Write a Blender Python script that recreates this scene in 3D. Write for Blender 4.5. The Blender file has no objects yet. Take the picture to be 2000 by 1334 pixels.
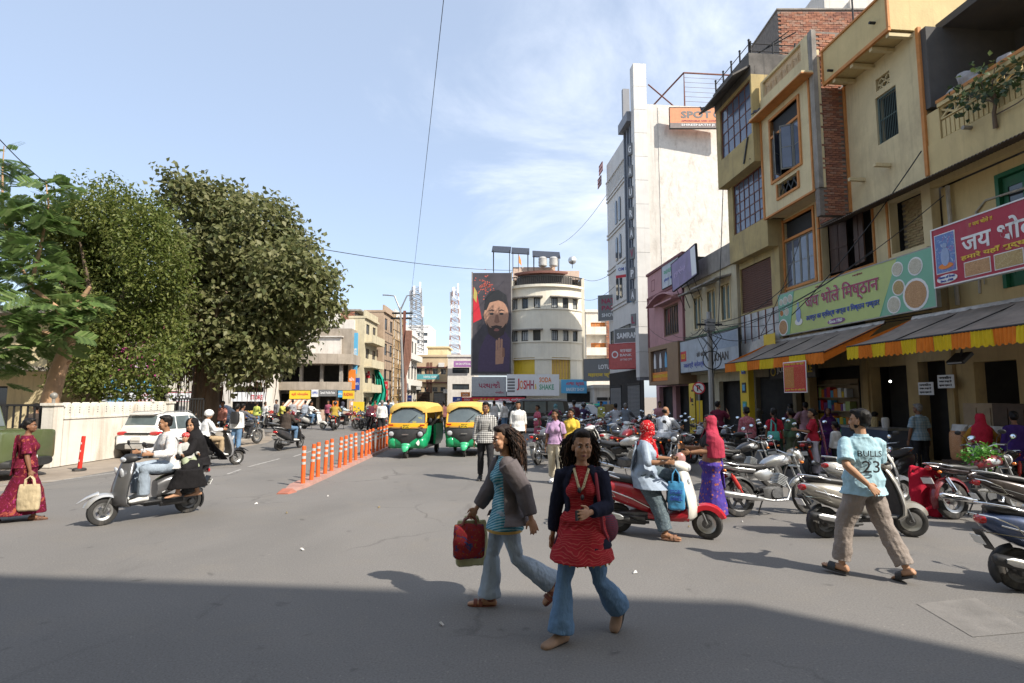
import bpy, math, random
import numpy as np
from mathutils import Vector as V, Matrix as MX, Euler
R = math.radians
sin, cos, pi = math.sin, math.cos, math.pi
random.seed(7); RNG = np.random.default_rng(7)
SC = bpy.context.scene
COL = SC.collection
# ------------------------------------------------------------------ camera
cam = bpy.data.cameras.new('camera'); cam.sensor_width = 36; cam.lens = 20; cam.clip_end = 3000; cam.clip_start = .05
cam_o = bpy.data.objects.new('camera', cam); COL.objects.link(cam_o)
PITCH = math.atan(108/1111)
cam_o.location = (0, 0, 1.9); cam_o.rotation_euler = (pi/2+PITCH, 0, 0)
SC.camera = cam_o
# ------------------------------------------------------------------ sky and sun (from the right, behind the camera)
SUN_AZ = V((.8, -.6, 0)).normalized(); SUN_EL = R(43)
world = bpy.data.worlds.new('World'); SC.world = world; world.use_nodes = True
nt = world.node_tree; bg = nt.nodes['Background']
sky = nt.nodes.new('ShaderNodeTexSky'); sky.sky_type = 'NISHITA'; sky.sun_disc = False
sky.sun_elevation = SUN_EL; sky.sun_rotation = math.atan2(SUN_AZ.x, SUN_AZ.y)
sky.air_density = 1.0; sky.dust_density = 1.5; sky.ozone_density = 1.2; sky.altitude = 300
tc = nt.nodes.new('ShaderNodeTexCoord')
def wn(t, **k):
 n = nt.nodes.new(t)
 for a, b in k.items(): setattr(n, a, b)
 return n
sepx = wn('ShaderNodeSeparateXYZ'); nt.links.new(tc.outputs['Generated'], sepx.inputs[0])
zc = wn('ShaderNodeMath', operation='MAXIMUM'); zc.inputs[1].default_value = .03; nt.links.new(sepx.outputs[2], zc.inputs[0])
za = wn('ShaderNodeMath', operation='ADD'); za.inputs[1].default_value = .18; nt.links.new(zc.outputs[0], za.inputs[0])
dx = wn('ShaderNodeMath', operation='DIVIDE'); nt.links.new(sepx.outputs[0], dx.inputs[0]); nt.links.new(za.outputs[0], dx.inputs[1])
dy = wn('ShaderNodeMath', operation='DIVIDE'); nt.links.new(sepx.outputs[1], dy.inputs[0]); nt.links.new(za.outputs[0], dy.inputs[1])
cmb = wn('ShaderNodeCombineXYZ'); nt.links.new(dx.outputs[0], cmb.inputs[0]); nt.links.new(dy.outputs[0], cmb.inputs[1])
n1 = wn('ShaderNodeTexNoise'); n1.inputs['Scale'].default_value = 1.5; n1.inputs['Detail'].default_value = 9; n1.inputs['Roughness'].default_value = .62; n1.inputs['Distortion'].default_value = .5
nt.links.new(cmb.outputs[0], n1.inputs['Vector'])
n2 = wn('ShaderNodeTexNoise'); n2.inputs['Scale'].default_value = .55; n2.inputs['Detail'].default_value = 2
nt.links.new(cmb.outputs[0], n2.inputs['Vector'])
mu = wn('ShaderNodeMath', operation='MULTIPLY'); nt.links.new(n1.outputs[0], mu.inputs[0]); nt.links.new(n2.outputs[0], mu.inputs[1])
bias = wn('ShaderNodeMath', operation='MULTIPLY_ADD'); bias.inputs[1].default_value = .115; nt.links.new(dx.outputs[0], bias.inputs[0]); nt.links.new(mu.outputs[0], bias.inputs[2])
mr = wn('ShaderNodeMapRange', interpolation_type='SMOOTHSTEP'); mr.inputs[1].default_value = .20; mr.inputs[2].default_value = .40; mr.inputs[4].default_value = .85
nt.links.new(bias.outputs[0], mr.inputs[0])
mix = wn('ShaderNodeMix', data_type='RGBA'); zf = wn('ShaderNodeMapRange', interpolation_type='SMOOTHSTEP'); zf.inputs[1].default_value = .10; zf.inputs[2].default_value = .34; nt.links.new(sepx.outputs[2], zf.inputs[0])
mz = wn('ShaderNodeMath', operation='MULTIPLY'); nt.links.new(mr.outputs[0], mz.inputs[0]); nt.links.new(zf.outputs[0], mz.inputs[1])
nt.links.new(mz.outputs[0], mix.inputs[0]); nt.links.new(sky.outputs[0], mix.inputs[6])
mix.inputs[7].default_value = (7.6, 7.7, 7.9, 1)
veil = wn('ShaderNodeMix', data_type='RGBA'); veil.inputs[0].default_value = .40; veil.inputs[7].default_value = (5.3, 6.2, 7.7, 1)
nt.links.new(mix.outputs[2], veil.inputs[6]); nt.links.new(veil.outputs[2], bg.inputs[0])
bg.inputs[1].default_value = .12
sun = bpy.data.lights.new('sun', 'SUN'); sun.energy = 4.6; sun.angle = R(.55); sun.color = (1, .93, .82)
sun_o = bpy.data.objects.new('sun', sun); COL.objects.link(sun_o)
sd = V((SUN_AZ.x*cos(SUN_EL), SUN_AZ.y*cos(SUN_EL), sin(SUN_EL)))
sun_o.rotation_euler = sd.to_track_quat('Z', 'Y').to_euler(); sun_o.location = sd*60
SC.view_settings.view_transform = 'Standard'; SC.view_settings.look = 'None'
SC.view_settings.exposure = 0.62; SC.view_settings.gamma = 1; SC.view_settings.use_curve_mapping = False
SC.render.engine = 'CYCLES'; SC.cycles.max_bounces = 6; SC.cycles.diffuse_bounces = 3; SC.cycles.glossy_bounces = 3
SC.cycles.transmission_bounces = 4; SC.cycles.transparent_max_bounces = 6; SC.cycles.use_denoising = True
SC.cycles.sample_clamp_indirect = 6
# ------------------------------------------------------------------ picture to world
CT, ST = cos(PITCH), sin(PITCH)
def ray(px, py):
 a, b = (px-1000)/1111, (667-py)/1111
 return V((a, CT-b*ST, ST+b*CT))
def G(px, py, z=0):
 d = ray(px, py); return V((0, 0, 1.9))+d*((z-1.9)/d.z)
def D(px, py, y):
 d = ray(px, py); return V((0, 0, 1.9))+d*(y/d.y)
# ------------------------------------------------------------------ materials
MATS = {}
def newmat(name):
 m = bpy.data.materials.new(name); m.use_nodes = True
 return m, m.node_tree, m.node_tree.nodes['Principled BSDF']
def c4(c): return (c[0], c[1], c[2], 1)
def node(nt, t, **k):
 n = nt.nodes.new(t)
 for a, b in k.items():
  if isinstance(a, str) and a.startswith('i_'):
   n.inputs[a[2:]].default_value = b
  else: setattr(n, a, b)
 return n
def mixc(nt, fac, a, b):
 n = node(nt, 'ShaderNodeMix', data_type='RGBA')
 for s, v in ((0, fac), (6, a), (7, b)):
  if isinstance(v, (int, float)): n.inputs[s].default_value = v
  elif isinstance(v, tuple): n.inputs[s].default_value = c4(v)
  else: nt.links.new(v, n.inputs[s])
 return n.outputs[2]
def ramp(nt, src, a, b, lo=0., hi=1.):
 n = node(nt, 'ShaderNodeMapRange'); nt.links.new(src, n.inputs[0])
 n.inputs[1].default_value = a; n.inputs[2].default_value = b; n.inputs[3].default_value = lo; n.inputs[4].default_value = hi
 return n.outputs[0]
def coords(nt, stretch=(1, 1, 1), rot=(0, 0, 0)):
 t = node(nt, 'ShaderNodeTexCoord'); mp = node(nt, 'ShaderNodeMapping')
 mp.inputs['Scale'].default_value = stretch; mp.inputs['Rotation'].default_value = rot
 nt.links.new(t.outputs['Object'], mp.inputs[0]); return mp.outputs[0]
def noise(nt, vec, scale, detail=4, rough=.55, dist=0):
 n = node(nt, 'ShaderNodeTexNoise'); n.inputs['Scale'].default_value = scale; n.inputs['Detail'].default_value = detail
 n.inputs['Roughness'].default_value = rough; n.inputs['Distortion'].default_value = dist
 nt.links.new(vec, n.inputs['Vector']); return n.outputs[0]
def finish(nt, b, col, rough, metal, bump, bscale, vec, coat=0, spec=.5, bdist=.02):
 if isinstance(col, tuple): b.inputs['Base Color'].default_value = c4(col)
 else: nt.links.new(col, b.inputs['Base Color'])
 b.inputs['Roughness'].default_value = rough; b.inputs['Metallic'].default_value = metal
 b.inputs['Coat Weight'].default_value = coat; b.inputs['Coat Roughness'].default_value = .12
 b.inputs['Specular IOR Level'].default_value = spec
 if bump:
  bn = node(nt, 'ShaderNodeBump'); bn.inputs['Strength'].default_value = bump; bn.inputs['Distance'].default_value = bdist
  nt.links.new(noise(nt, vec, bscale, 5, .6), bn.inputs['Height']); nt.links.new(bn.outputs[0], b.inputs['Normal'])
def mat(name, col, rough=.6, metal=0., var=.14, scale=5., bump=0., bscale=40., coat=0., spec=.5, stretch=(1, 1, 1), dirt=0., dcol=(.12, .10, .08), dscale=1.6, bdist=.02):
 if name in MATS: return MATS[name]
 m, nt, b = newmat(name); vec = coords(nt, stretch)
 n = noise(nt, vec, scale, 6, .6)
 out = mixc(nt, ramp(nt, n, .3, .7), tuple(x*(1-var) for x in col), tuple(min(1, x*(1+var)) for x in col))
 if dirt:
  dn = noise(nt, coords(nt, (1, 1, .35)), dscale, 8, .7, .6)
  out = mixc(nt, ramp(nt, dn, .52, .72, 0, dirt), out, dcol)
  if dscale < 2 and bump: out = mixc(nt, ramp(nt, noise(nt, coords(nt, (7, 7, .22)), 1.1, 6, .65), .54, .72, 0, dirt*.8), out, dcol)
 finish(nt, b, out, rough, metal, bump, bscale, vec, coat, spec, bdist)
 MATS[name] = m; return m
def pat(name, kind, c1, c2, c3=None, scale=20., rough=.85, bump=.25, bscale=14., rot=(0, 0, 0), stretch=(1, 1, 1)):
 """printed cloth: check, stripe, spots, swirl, floral, paint"""
 if name in MATS: return MATS[name]
 m, nt, b = newmat(name); vec = coords(nt, stretch, rot); base = coords(nt)
 if kind == 'check':
  w = []
  for ax in ('X', 'Z'):
   n = node(nt, 'ShaderNodeTexWave', wave_type='BANDS', bands_direction=ax); n.inputs['Scale'].default_value = scale
   nt.links.new(vec, n.inputs['Vector']); w.append(ramp(nt, n.outputs['Fac'], .42, .58))
  s = node(nt, 'ShaderNodeMath', operation='ADD'); nt.links.new(w[0], s.inputs[0]); nt.links.new(w[1], s.inputs[1])
  out = mixc(nt, ramp(nt, s.outputs[0], .2, 1.8), c1, c2)
 elif kind == 'stripe':
  n = node(nt, 'ShaderNodeTexWave', wave_type='BANDS', bands_direction='Z'); n.inputs['Scale'].default_value = scale; n.inputs['Distortion'].default_value = 1.2; n.inputs['Detail Scale'].default_value = 1.
  nt.links.new(vec, n.inputs['Vector']); out = mixc(nt, ramp(nt, n.outputs['Fac'], .4, .6), c1, c2)
 elif kind == 'swirl':
  n = node(nt, 'ShaderNodeTexWave', wave_type='RINGS'); n.inputs['Scale'].default_value = scale; n.inputs['Distortion'].default_value = 14; n.inputs['Detail'].default_value = 1; n.inputs['Detail Scale'].default_value = .6
  nt.links.new(vec, n.inputs['Vector']); out = mixc(nt, ramp(nt, n.outputs['Fac'], .82, .95, 0, .7), c1, c2)
 elif kind == 'spots':
  n = node(nt, 'ShaderNodeTexVoronoi'); n.inputs['Scale'].default_value = scale; nt.links.new(vec, n.inputs['Vector'])
  out = mixc(nt, ramp(nt, n.outputs['Distance'], .2, .3, 1, 0), c1, c2)
  if c3:
   n = node(nt, 'ShaderNodeTexVoronoi'); n.inputs['Scale'].default_value = scale*1.7; nt.links.new(vec, n.inputs['Vector'])
   out = mixc(nt, ramp(nt, n.outputs['Distance'], .12, .2, 1, 0), out, c3)
 elif kind == 'floral':
  n = noise(nt, vec, scale, 3, .7, 2.5); out = mixc(nt, ramp(nt, n, .56, .6), c1, c2)
  if c3:
   n = noise(nt, vec, scale*1.3+3, 2, .6, 3.5); out = mixc(nt, ramp(nt, n, .6, .64), out, c3)
 if kind: out = mixc(nt, ramp(nt, noise(nt, base, 6), .3, .7, 0, .22), out, (c1[0]*.6, c1[1]*.6, c1[2]*.6))
 finish(nt, b, out, rough, 0, bump*2, bscale, base, 0, .2, .025)
 MATS[name] = m; return m
def glassy(name, col, rough=.06):
 """dark reflecting window glass"""
 return mat(name, col, rough, 0, .2, 2, spec=.8)
def emis(name, col, s):
 if name in MATS: return MATS[name]
 m, nt, b = newmat(name); b.inputs['Base Color'].default_value = c4(col); b.inputs['Emission Color'].default_value = c4(col); b.inputs['Emission Strength'].default_value = s
 MATS[name] = m; return m
def cloth(name, col, var=.18, bump=.35):
 return mat('cloth '+name, col, .88, 0, var, 9, bump*1.7, 11, spec=.2, stretch=(1, 1, .45), bdist=.03)
# ------------------------------------------------------------------ mesh builder
class MB:
 def __init__(s): s.v, s.f, s.m = [], [], []
 def add(s, vs, fs, mi=0):
  k = len(s.v); s.v += [tuple(x) for x in vs]; s.f += [tuple(i+k for i in f) for f in fs]; s.m += [mi]*len(fs); return s
 def box(s, a, b, mi=0):
  (x0, y0, z0), (x1, y1, z1) = a, b
  x0, x1 = min(x0, x1), max(x0, x1); y0, y1 = min(y0, y1), max(y0, y1); z0, z1 = min(z0, z1), max(z0, z1)
  return s.add([(x0, y0, z0), (x1, y0, z0), (x1, y1, z0), (x0, y1, z0), (x0, y0, z1), (x1, y0, z1), (x1, y1, z1), (x0, y1, z1)],
     [(0, 3, 2, 1), (4, 5, 6, 7), (0, 1, 5, 4), (1, 2, 6, 5), (2, 3, 7, 6), (3, 0, 4, 7)], mi)
 def obox(s, c, size, rot=None, mi=0):
  m = (Euler(rot).to_matrix() if isinstance(rot, tuple) else rot) if rot is not None else MX.Identity(3)
  c = V(c); h = [x/2 for x in size]
  vs = [c+m@V((sx*h[0], sy*h[1], sz*h[2])) for sz in (-1, 1) for sx, sy in ((-1, -1), (1, -1), (1, 1), (-1, 1))]
  return s.add(vs, [(0, 3, 2, 1), (4, 5, 6, 7), (0, 1, 5, 4), (1, 2, 6, 5), (2, 3, 7, 6), (3, 0, 4, 7)], mi)
 def loft(s, rings, caps=True, mi=0, closed=True):
  n = len(rings[0]); vs = [p for r in rings for p in r]; fs = []
  for i in range(len(rings)-1):
   for j in range(n if closed else n-1):
    k = (j+1) % n; fs.append((i*n+j, i*n+k, (i+1)*n+k, (i+1)*n+j))
  if caps and closed: fs += [tuple(range(n-1, -1, -1)), tuple((len(rings)-1)*n+j for j in range(n))]
  return s.add(vs, fs, mi)
 def tube(s, pts, r, n=8, mi=0, caps=True):
  pts = [V(p) for p in pts]; rr = r if isinstance(r, (list, tuple)) else [r]*len(pts); rings = []; up = None
  for i, p in enumerate(pts):
   t = (pts[min(i+1, len(pts)-1)]-pts[max(i-1, 0)]).normalized()
   if up is None: up = V((0, 0, 1)) if abs(t.z) < .9 else V((0, 1, 0))
   a = t.cross(up)
   if a.length < 1e-4: a = t.cross(V((1, 0, 0)))
   a.normalize(); b = a.cross(t).normalized(); up = b
   rings.append([p+a*(rr[i]*cos(2*pi*k/n))+b*(rr[i]*sin(2*pi*k/n)) for k in range(n)])
  return s.loft(rings, caps, mi)
 def cyl(s, a, b, r, r2=None, n=10, mi=0): return s.tube([a, b], [r, r if r2 is None else r2], n, mi)
 def ell(s, c, r, rot=None, n=10, m=7, mi=0):
  c = V(c); q = rot if rot is not None else MX.Identity(3); r = r if isinstance(r, (tuple, list)) else (r, r, r)
  vs = [c+q@V((0, 0, -r[2]))]; fs = []
  for i in range(1, m):
   t = -pi/2+pi*i/m
   vs += [c+q@V((r[0]*cos(t)*cos(2*pi*j/n), r[1]*cos(t)*sin(2*pi*j/n), r[2]*sin(t))) for j in range(n)]
  vs.append(c+q@V((0, 0, r[2]))); L = len(vs)-1
  for j in range(n):
   k = (j+1) % n; fs.append((0, 1+k, 1+j)); fs.append((L, 1+(m-2)*n+j, 1+(m-2)*n+k))
   for i in range(m-2): fs.append((1+i*n+j, 1+i*n+k, 1+(i+1)*n+k, 1+(i+1)*n+j))
  return s.add(vs, fs, mi)
 def lathe(s, prof, c=(0, 0, 0), axis='X', n=20, mi=0):
  """closed profile of (radius, along) revolved about an axis"""
  rings = []
  for k in range(n):
   a = 2*pi*k/n; u, w = cos(a), sin(a)
   if axis == 'X': rings.append([(c[0]+h, c[1]+r*u, c[2]+r*w) for r, h in prof])
   elif axis == 'Y': rings.append([(c[0]+r*u, c[1]+h, c[2]+r*w) for r, h in prof])
   else: rings.append([(c[0]+r*u, c[1]+r*w, c[2]+h) for r, h in prof])
  m = len(prof); vs = [p for r in rings for p in r]; fs = []
  for k in range(n):
   k2 = (k+1) % n
   for j in range(m):
    j2 = (j+1) % m; fs.append((k*m+j, k*m+j2, k2*m+j2, k2*m+j))
  return s.add(vs, fs, mi)
 def prism(s, poly, o, ux, uy, d, mi=0):
  """2-D polygon extruded: point = o + x*ux + y*uy, depth vector d"""
  o, ux, uy, d = V(o), V(ux), V(uy), V(d); n = len(poly)
  a = [o+ux*x+uy*y for x, y in poly]; vs = a+[p+d for p in a]
  return s.add(vs, [tuple(range(n-1, -1, -1)), tuple(range(n, 2*n))]+[(i, (i+1) % n, n+(i+1) % n, n+i) for i in range(n)], mi)
 def quad(s, a, b, c, d, mi=0): return s.add([a, b, c, d], [(0, 1, 2, 3)], mi)
 def mesh(s, name, mats, off=(0, 0, 0), smooth=35):
  me = bpy.data.meshes.new(name)
  vs = s.v if off == (0, 0, 0) else [(x+off[0], y+off[1], z+off[2]) for x, y, z in s.v]
  me.from_pydata(vs, [], s.f)
  for m in (mats if isinstance(mats, (list, tuple)) else [mats]): me.materials.append(m)
  if any(s.m): me.polygons.foreach_set('material_index', s.m)
  if smooth:
   me.shade_smooth()
   if smooth < 170: me.set_sharp_from_angle(angle=R(smooth))
  return me
 def build(s, name, mats, parent=None, off=(0, 0, 0), smooth=35, loc=None, rot=None, fixn=False, **props):
  me = s.mesh(name, mats, off, smooth)
  if fixn: fix_normals(me)
  return link(name, me, parent, loc, rot, **props)
def fix_normals(me):
 import bmesh
 b = bmesh.new(); b.from_mesh(me); bmesh.ops.recalc_face_normals(b, faces=b.faces); b.to_mesh(me); b.free()
def link(name, me, parent=None, loc=None, rot=None, **props):
 o = bpy.data.objects.new(name, me); COL.objects.link(o)
 if parent is not None: o.parent = parent
 if loc is not None: o.location = loc
 if rot is not None: o.rotation_euler = rot
 for k, v in props.items(): o[k] = v
 return o
def thing(name, label, cat, loc=(0, 0, 0), rz=0., group=None):
 o = bpy.data.objects.new(name, None); COL.objects.link(o); o.empty_display_size = .1
 o.location = loc; o.rotation_euler = (0, 0, rz); o['label'] = label; o['category'] = cat
 if group: o['group'] = group
 return o
def tag(o, label, cat, group=None):
 o['label'] = label; o['category'] = cat
 if group: o['group'] = group
 return o
def dup(root, loc, rz, label, group=None):
 kids = {}
 for o in list(COL.objects):
  if o.parent: kids.setdefault(o.parent, []).append(o)
 def cp(o, par):
  c = o.copy(); COL.objects.link(c); c.parent = par
  for k in kids.get(o, []): cp(k, c)
  return c
 c = cp(root, None); c.location = loc; c.rotation_euler = (0, 0, rz); c['label'] = label
 if group: c['group'] = group
 return c
def bevel(o, w, seg=2):
 m = o.modifiers.new('bevel', 'BEVEL'); m.width = w; m.segments = seg; m.limit_method = 'ANGLE'; m.angle_limit = R(40); m.harden_normals = False
 return o
def remesh(o, vox, it=4, disp=0., dsc=.2):
 m = o.modifiers.new('remesh', 'REMESH'); m.mode = 'VOXEL'; m.voxel_size = vox; m.use_smooth_shade = True
 if disp:
  key = 'folds%.2f' % dsc
  t = bpy.data.textures.get(key) or bpy.data.textures.new(key, 'CLOUDS'); t.noise_scale = dsc; t.noise_depth = 2
  d = o.modifiers.new('folds', 'DISPLACE'); d.texture = t; d.strength = disp; d.mid_level = .5
 sm = o.modifiers.new('smooth', 'SMOOTH'); sm.factor = .5; sm.iterations = it
 return o
# ------------------------------------------------------------------ lettering
_TXT = {}
def text_mesh(s, bold=0., depth=.01):
 k = (s, bold, depth)
 if k in _TXT: return _TXT[k]
 c = bpy.data.curves.new('t', 'FONT'); c.body = s; c.size = 1; c.extrude = depth; c.offset = bold; c.resolution_u = 2
 o = bpy.data.objects.new('t', c); COL.objects.link(o); bpy.context.view_layer.update()
 m = bpy.data.meshes.new_from_object(o.evaluated_get(bpy.context.evaluated_depsgraph_get()))
 bpy.data.objects.remove(o); n = len(m.vertices); a = np.empty(n*3, 'f'); m.vertices.foreach_get('co', a); a = a.reshape(-1, 3)
 fs = [tuple(p.vertices) for p in m.polygons]; lo, hi = a.min(0), a.max(0); bpy.data.meshes.remove(m)
 _TXT[k] = (a, fs, lo, hi); return _TXT[k]
def letter(mb, s, o, ux, uy, w=None, h=None, mi=0, bold=.012, depth=.006, center=False, slant=0.):
 """write s with its ink box's lower-left corner at o, spanning w x h along ux, uy (unit vectors)"""
 a, fs, lo, hi = text_mesh(s, bold); o, ux, uy = V(o), V(ux).normalized(), V(uy).normalized(); nz = ux.cross(uy)
 sz = hi-lo; kx = (w/sz[0]) if w else None; ky = (h/sz[1]) if h else None
 kx = kx or ky; ky = ky or kx
 sh = -sz[0]*kx/2 if center else 0
 vs = []
 for x, y, z in a:
  X, Y = (x-lo[0])*kx+sh, (y-lo[1])*ky; vs.append(o+ux*(X+slant*Y)+uy*Y+nz*(depth*(1 if z > 0 else -.5)))
 mb.add(vs, fs, mi)
# ------------------------------------------------------------------ people
def skin(n, c): return mat('skin '+n, c, .55, 0, .08, 12, .12, 90, spec=.35, bdist=.004)
SK = {'a': skin('tan', (.30, .155, .085)), 'b': skin('brown', (.20, .095, .052)), 'c': skin('dark brown', (.12, .056, .033)), 'd': skin('light', (.40, .22, .13)), 'e': skin('warm brown', (.42, .225, .135))}
HAIR = mat('black hair', (.010, .0085, .008), .5, 0, .4, 40, .5, 90, spec=.22, stretch=(1, 1, .25), bdist=.008)
HAIRB = mat('brown black hair', (.020, .012, .009), .6, 0, .5, 25, .4, 70, spec=.25)
GREY_HAIR = mat('grey hair', (.18, .17, .165), .6, 0, .3, 30, .4, 80)
EYEW = mat('eye white', (.72, .68, .64), .25, var=.02); EYED = mat('eye iris', (.015, .009, .006), .12, var=.02); LIP = mat('lips', (.23, .075, .065), .45)
SOLE = mat('rubber sole', (.035, .032, .03), .8); SHOE_B = mat('black shoe', (.02, .019, .018), .5); SHOE_W = mat('white trainer', (.62, .62, .6), .6); TANB = mat('tan suede', (.27, .17, .11), .85, 0, .15, 12, .2, 60); LEATHR = mat('red brown leather', (.16, .04, .022), .5)
VOX = {0: .0065, 1: .012, 2: .019}
def dirv(sw, out, side):
 s, o = R(sw), R(out); return V((side*sin(o), sin(s)*cos(o), -cos(s)*cos(o)))
def ik(a, t, l1, l2, pole):
 d = t-a; L = min(d.length, (l1+l2)*.995); u = d.normalized()
 x = (l1*l1-l2*l2+L*L)/(2*L); h = math.sqrt(max(0, l1*l1-x*x)); p = (pole-u*pole.dot(u)).normalized()
 return a+u*x+p*h, a+u*L
def ringe(c, rx, ry, q, n=16, p=2.2):
 out = []
 for k in range(n):
  a = 2*pi*k/n; x, y = cos(a), sin(a)
  out.append(c+q@V((rx*math.copysign(abs(x)**(2/p), x), ry*math.copysign(abs(y)**(2/p), y), 0)))
 return out
def cshell(mb, st, n=20, mi=0):
 """open-fronted shell: stations (centre, rx, ry, frame, gap centre, gap half angle, thickness)"""
 rings = []
 for c, rx, ry, q, gc, gh, th in st:
  o, i = [], []
  for k in range(n+1):
   a = R(gc+gh+(360-2*gh)*k/n); o.append(c+q@V((rx*cos(a), ry*sin(a), 0))); i.append(c+q@V(((rx-th)*cos(a), (ry-th)*sin(a), 0)))
  rings.append(o+i[::-1])
 mb.loft(rings, True, mi)
TORSO_M = [(-.10, .10, .085, 0), (-.03, .152, .105, 0), (.05, .147, .10, 0), (.14, .138, .094, 0), (.25, .150, .105, .01), (.34, .165, .11, .01), (.42, .158, .088, 0), (.465, .105, .065, -.01), (.50, .058, .058, -.01)]
TORSO_F = [(-.10, .11, .09, -.005), (-.03, .166, .112, -.008), (.05, .150, .102, 0), (.14, .120, .084, 0), (.25, .130, .092, .008), (.34, .142, .098, .008), (.42, .134, .078, 0), (.465, .088, .058, -.01), (.50, .050, .052, -.01)]
class Fig:
 def __init__(s, label, loc, yaw, h=1.7, fem=False, skin='b', lod=1, group=None, pel=None, lean=0, bend=0, twist=0, la=(4, 9, 12, 6), ra=(-4, 9, 6, 6), ll=(0, 3, 0, 3), rl=(0, 3, 0, 3),
    head=(0, 0), fl=0, fr=0, big=1., hs=1., cat='person', hands=(.35, .35), lth=None, rth=None, face=True, fyl=8, fyr=8, wide=1., name='person', bare=True):
  s.k = h/1.7; s.lod = lod; s.fem = fem; s.big = big
  s.root = thing(name, label, cat, loc, R(yaw), group); s.root.scale = (s.k,)*3
  s.Q = (MX.Rotation(R(twist), 3, 'Z')@MX.Rotation(R(-lean), 3, 'X')@MX.Rotation(R(bend), 3, 'Y'))
  s.head_a = head; hip = .092; I = MX.Identity(3)
  def leg(p0, spec, side, fp):
   H = p0+V((side*hip, 0, -.03))
   if isinstance(spec, dict):
    kn, an = ik(H, V(spec['t'])/s.k, .43, .40, V(spec.get('pole', (side*.25, 1, .2))))
   else:
    kn = H+dirv(spec[0], spec[1], side)*.43; an = kn+dirv(spec[2], spec[3], side)*.40
   return H, kn, an
  P0 = V((0, 0, 0))
  if pel is not None: P0 = V(pel)/s.k
  else:
   low = 9
   for spec, side, fp in ((ll, -1, fl), (rl, 1, fr)):
    H, kn, an = leg(P0, spec, side, fp); low = min(low, an.z-.082, (an+V((0, .19*cos(R(fp)), .19*sin(R(fp))))).z-.075*cos(R(fp))-.004)
   P0 = V((0, 0, -low))
  s.P0 = P0; Q = s.Q
  s.legs = {-1: leg(P0, ll, -1, fl), 1: leg(P0, rl, 1, fr)}; s.fp = {-1: fl, 1: fr}; s.fy = {-1: fyl, 1: fyr}
  s.sp = lambda z, y=0, x=0: P0+Q@V((x, y, z))
  s.neck = s.sp(.50, -.01); s.sh = {}; s.el = {}; s.wr = {}; s.hd = {}
  sw = (.150 if fem else .172)*wide
  for spec, side in ((la, -1), (ra, 1)):
   S = s.sp(.430, -.005, side*sw); s.sh[side] = S
   if isinstance(spec, dict): e, w = ik(S, V(spec['t'])/s.k, .285, .25, V(spec.get('pole', (side*.6, -.5, -1))))
   else:
    tq = MX.Rotation(R(twist), 3, 'Z'); e = S+tq@dirv(spec[0], spec[1], side)*.285; w = e+tq@dirv(spec[2], spec[3], side)*.25
   s.el[side], s.wr[side] = e, w
  hy, hp = head
  s.HQ = Q.lerp(I, .5) if False else MX.Rotation(R(twist), 3, 'Z')@MX.Rotation(R(-lean*.35), 3, 'X')@MX.Rotation(R(hy), 3, 'Z')@MX.Rotation(R(-hp), 3, 'X')
  s.HC = s.neck+Q@V((0, .012, .055))+s.HQ@V((0, .012, .095*hs)); s.hs = hs
  s.hp = lambda x, y, z: s.HC+s.HQ@(V((x, y, z))*s.hs)
  # ---- one continuous body
  b = MB(); T = TORSO_F if fem else TORSO_M; bg = big
  b.loft([ringe(s.sp(z, y), rx*bg*wide, ry*bg, Q if z > .02 else I, 14) for z, rx, ry, y in T])
  if fem:
   for sd in (-1, 1): b.ell(s.sp(.29, .075*bg, sd*.062), (.058, .05, .06), Q)
  b.tube([s.neck-V((0, 0, .04)), s.neck+Q@V((0, .008, .05)), s.hp(0, -.012, -.05)], [.058*(.85 if fem else 1), .05*(.86 if fem else 1), .05*(.86 if fem else 1)], 10)
  q, e = s.HQ, lambda c, r, n=12, m=8: b.ell(s.hp(*c), tuple(x*hs for x in r), s.HQ, n, m)
  e((0, -.012, .03), (.074, .09, .085)); e((0, .022, -.04), (.060, .066, .074)); e((0, .058, -.095), (.028, .022, .02)); e((0, .03, -.085), (.048, .05, .03))
  if lod < 2 and face:
   b.loft([ringe(s.hp(0, y, z)+s.HQ@V((0, 0, 0)), rx*hs, ry*hs, s.HQ, 8, 2) for y, z, rx, ry in ((.074, .016, .008, .010), (.082, -.005, .009, .014), (.088, -.03, .016, .018), (.080, -.042, .012, .012))])
   for sd in (-1, 1):
    e((sd*.028, .070, .020), (.024, .016, .008)); e((sd*.038, .056, -.034), (.028, .028, .028)); e((sd*.036, .045, -.065), (.026, .03, .03)); e((sd*.012, .088, -.037), (.008, .009, .007), 8, 6)
   e((0, .080, -.064), (.022, .013, .007)); e((0, .078, -.074), (.019, .013, .007))
  else: e((0, .083, -.028), (.013, .018, .02), 8, 6)
  for sd in (-1, 1): e((sd*.073, -.005, -.022), (.010, .02, .03), 8, 6)
  fr_ = 1 if lod < 2 else 1.35
  for sd in (-1, 1):
   S, E, W = s.sh[sd], s.el[sd], s.wr[sd]; a = bg*(.86 if fem else 1)
   b.ell(S-V((sd*.012, 0, .012)), .050*a); b.tube([S, S.lerp(E, .5), E], [.054*a, .048*a, .040*a], 10); b.ell(E, .040*a, n=8, m=6)
   b.tube([E, E.lerp(W, .3), W], [.040*a, .042*a, .026*a], 10)
   d = (W-E).normalized(); th = V((lth, rth)[sd > 0] or ((0, 1, 0) if abs(d.z) > .75 else (0, 0, 1))); t = (th-d*th.dot(d)).normalized(); n = t.cross(d)*(-sd)
   if n.dot(V((-sd, 0, 0))) < 0 and abs(n.x) > .3 and not (lth, rth)[sd > 0]: n = -n
   s.hd[sd] = (W, d, t, n)
   hq = MX((t, n, d)).transposed(); cu = hands[sd > 0]
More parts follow.
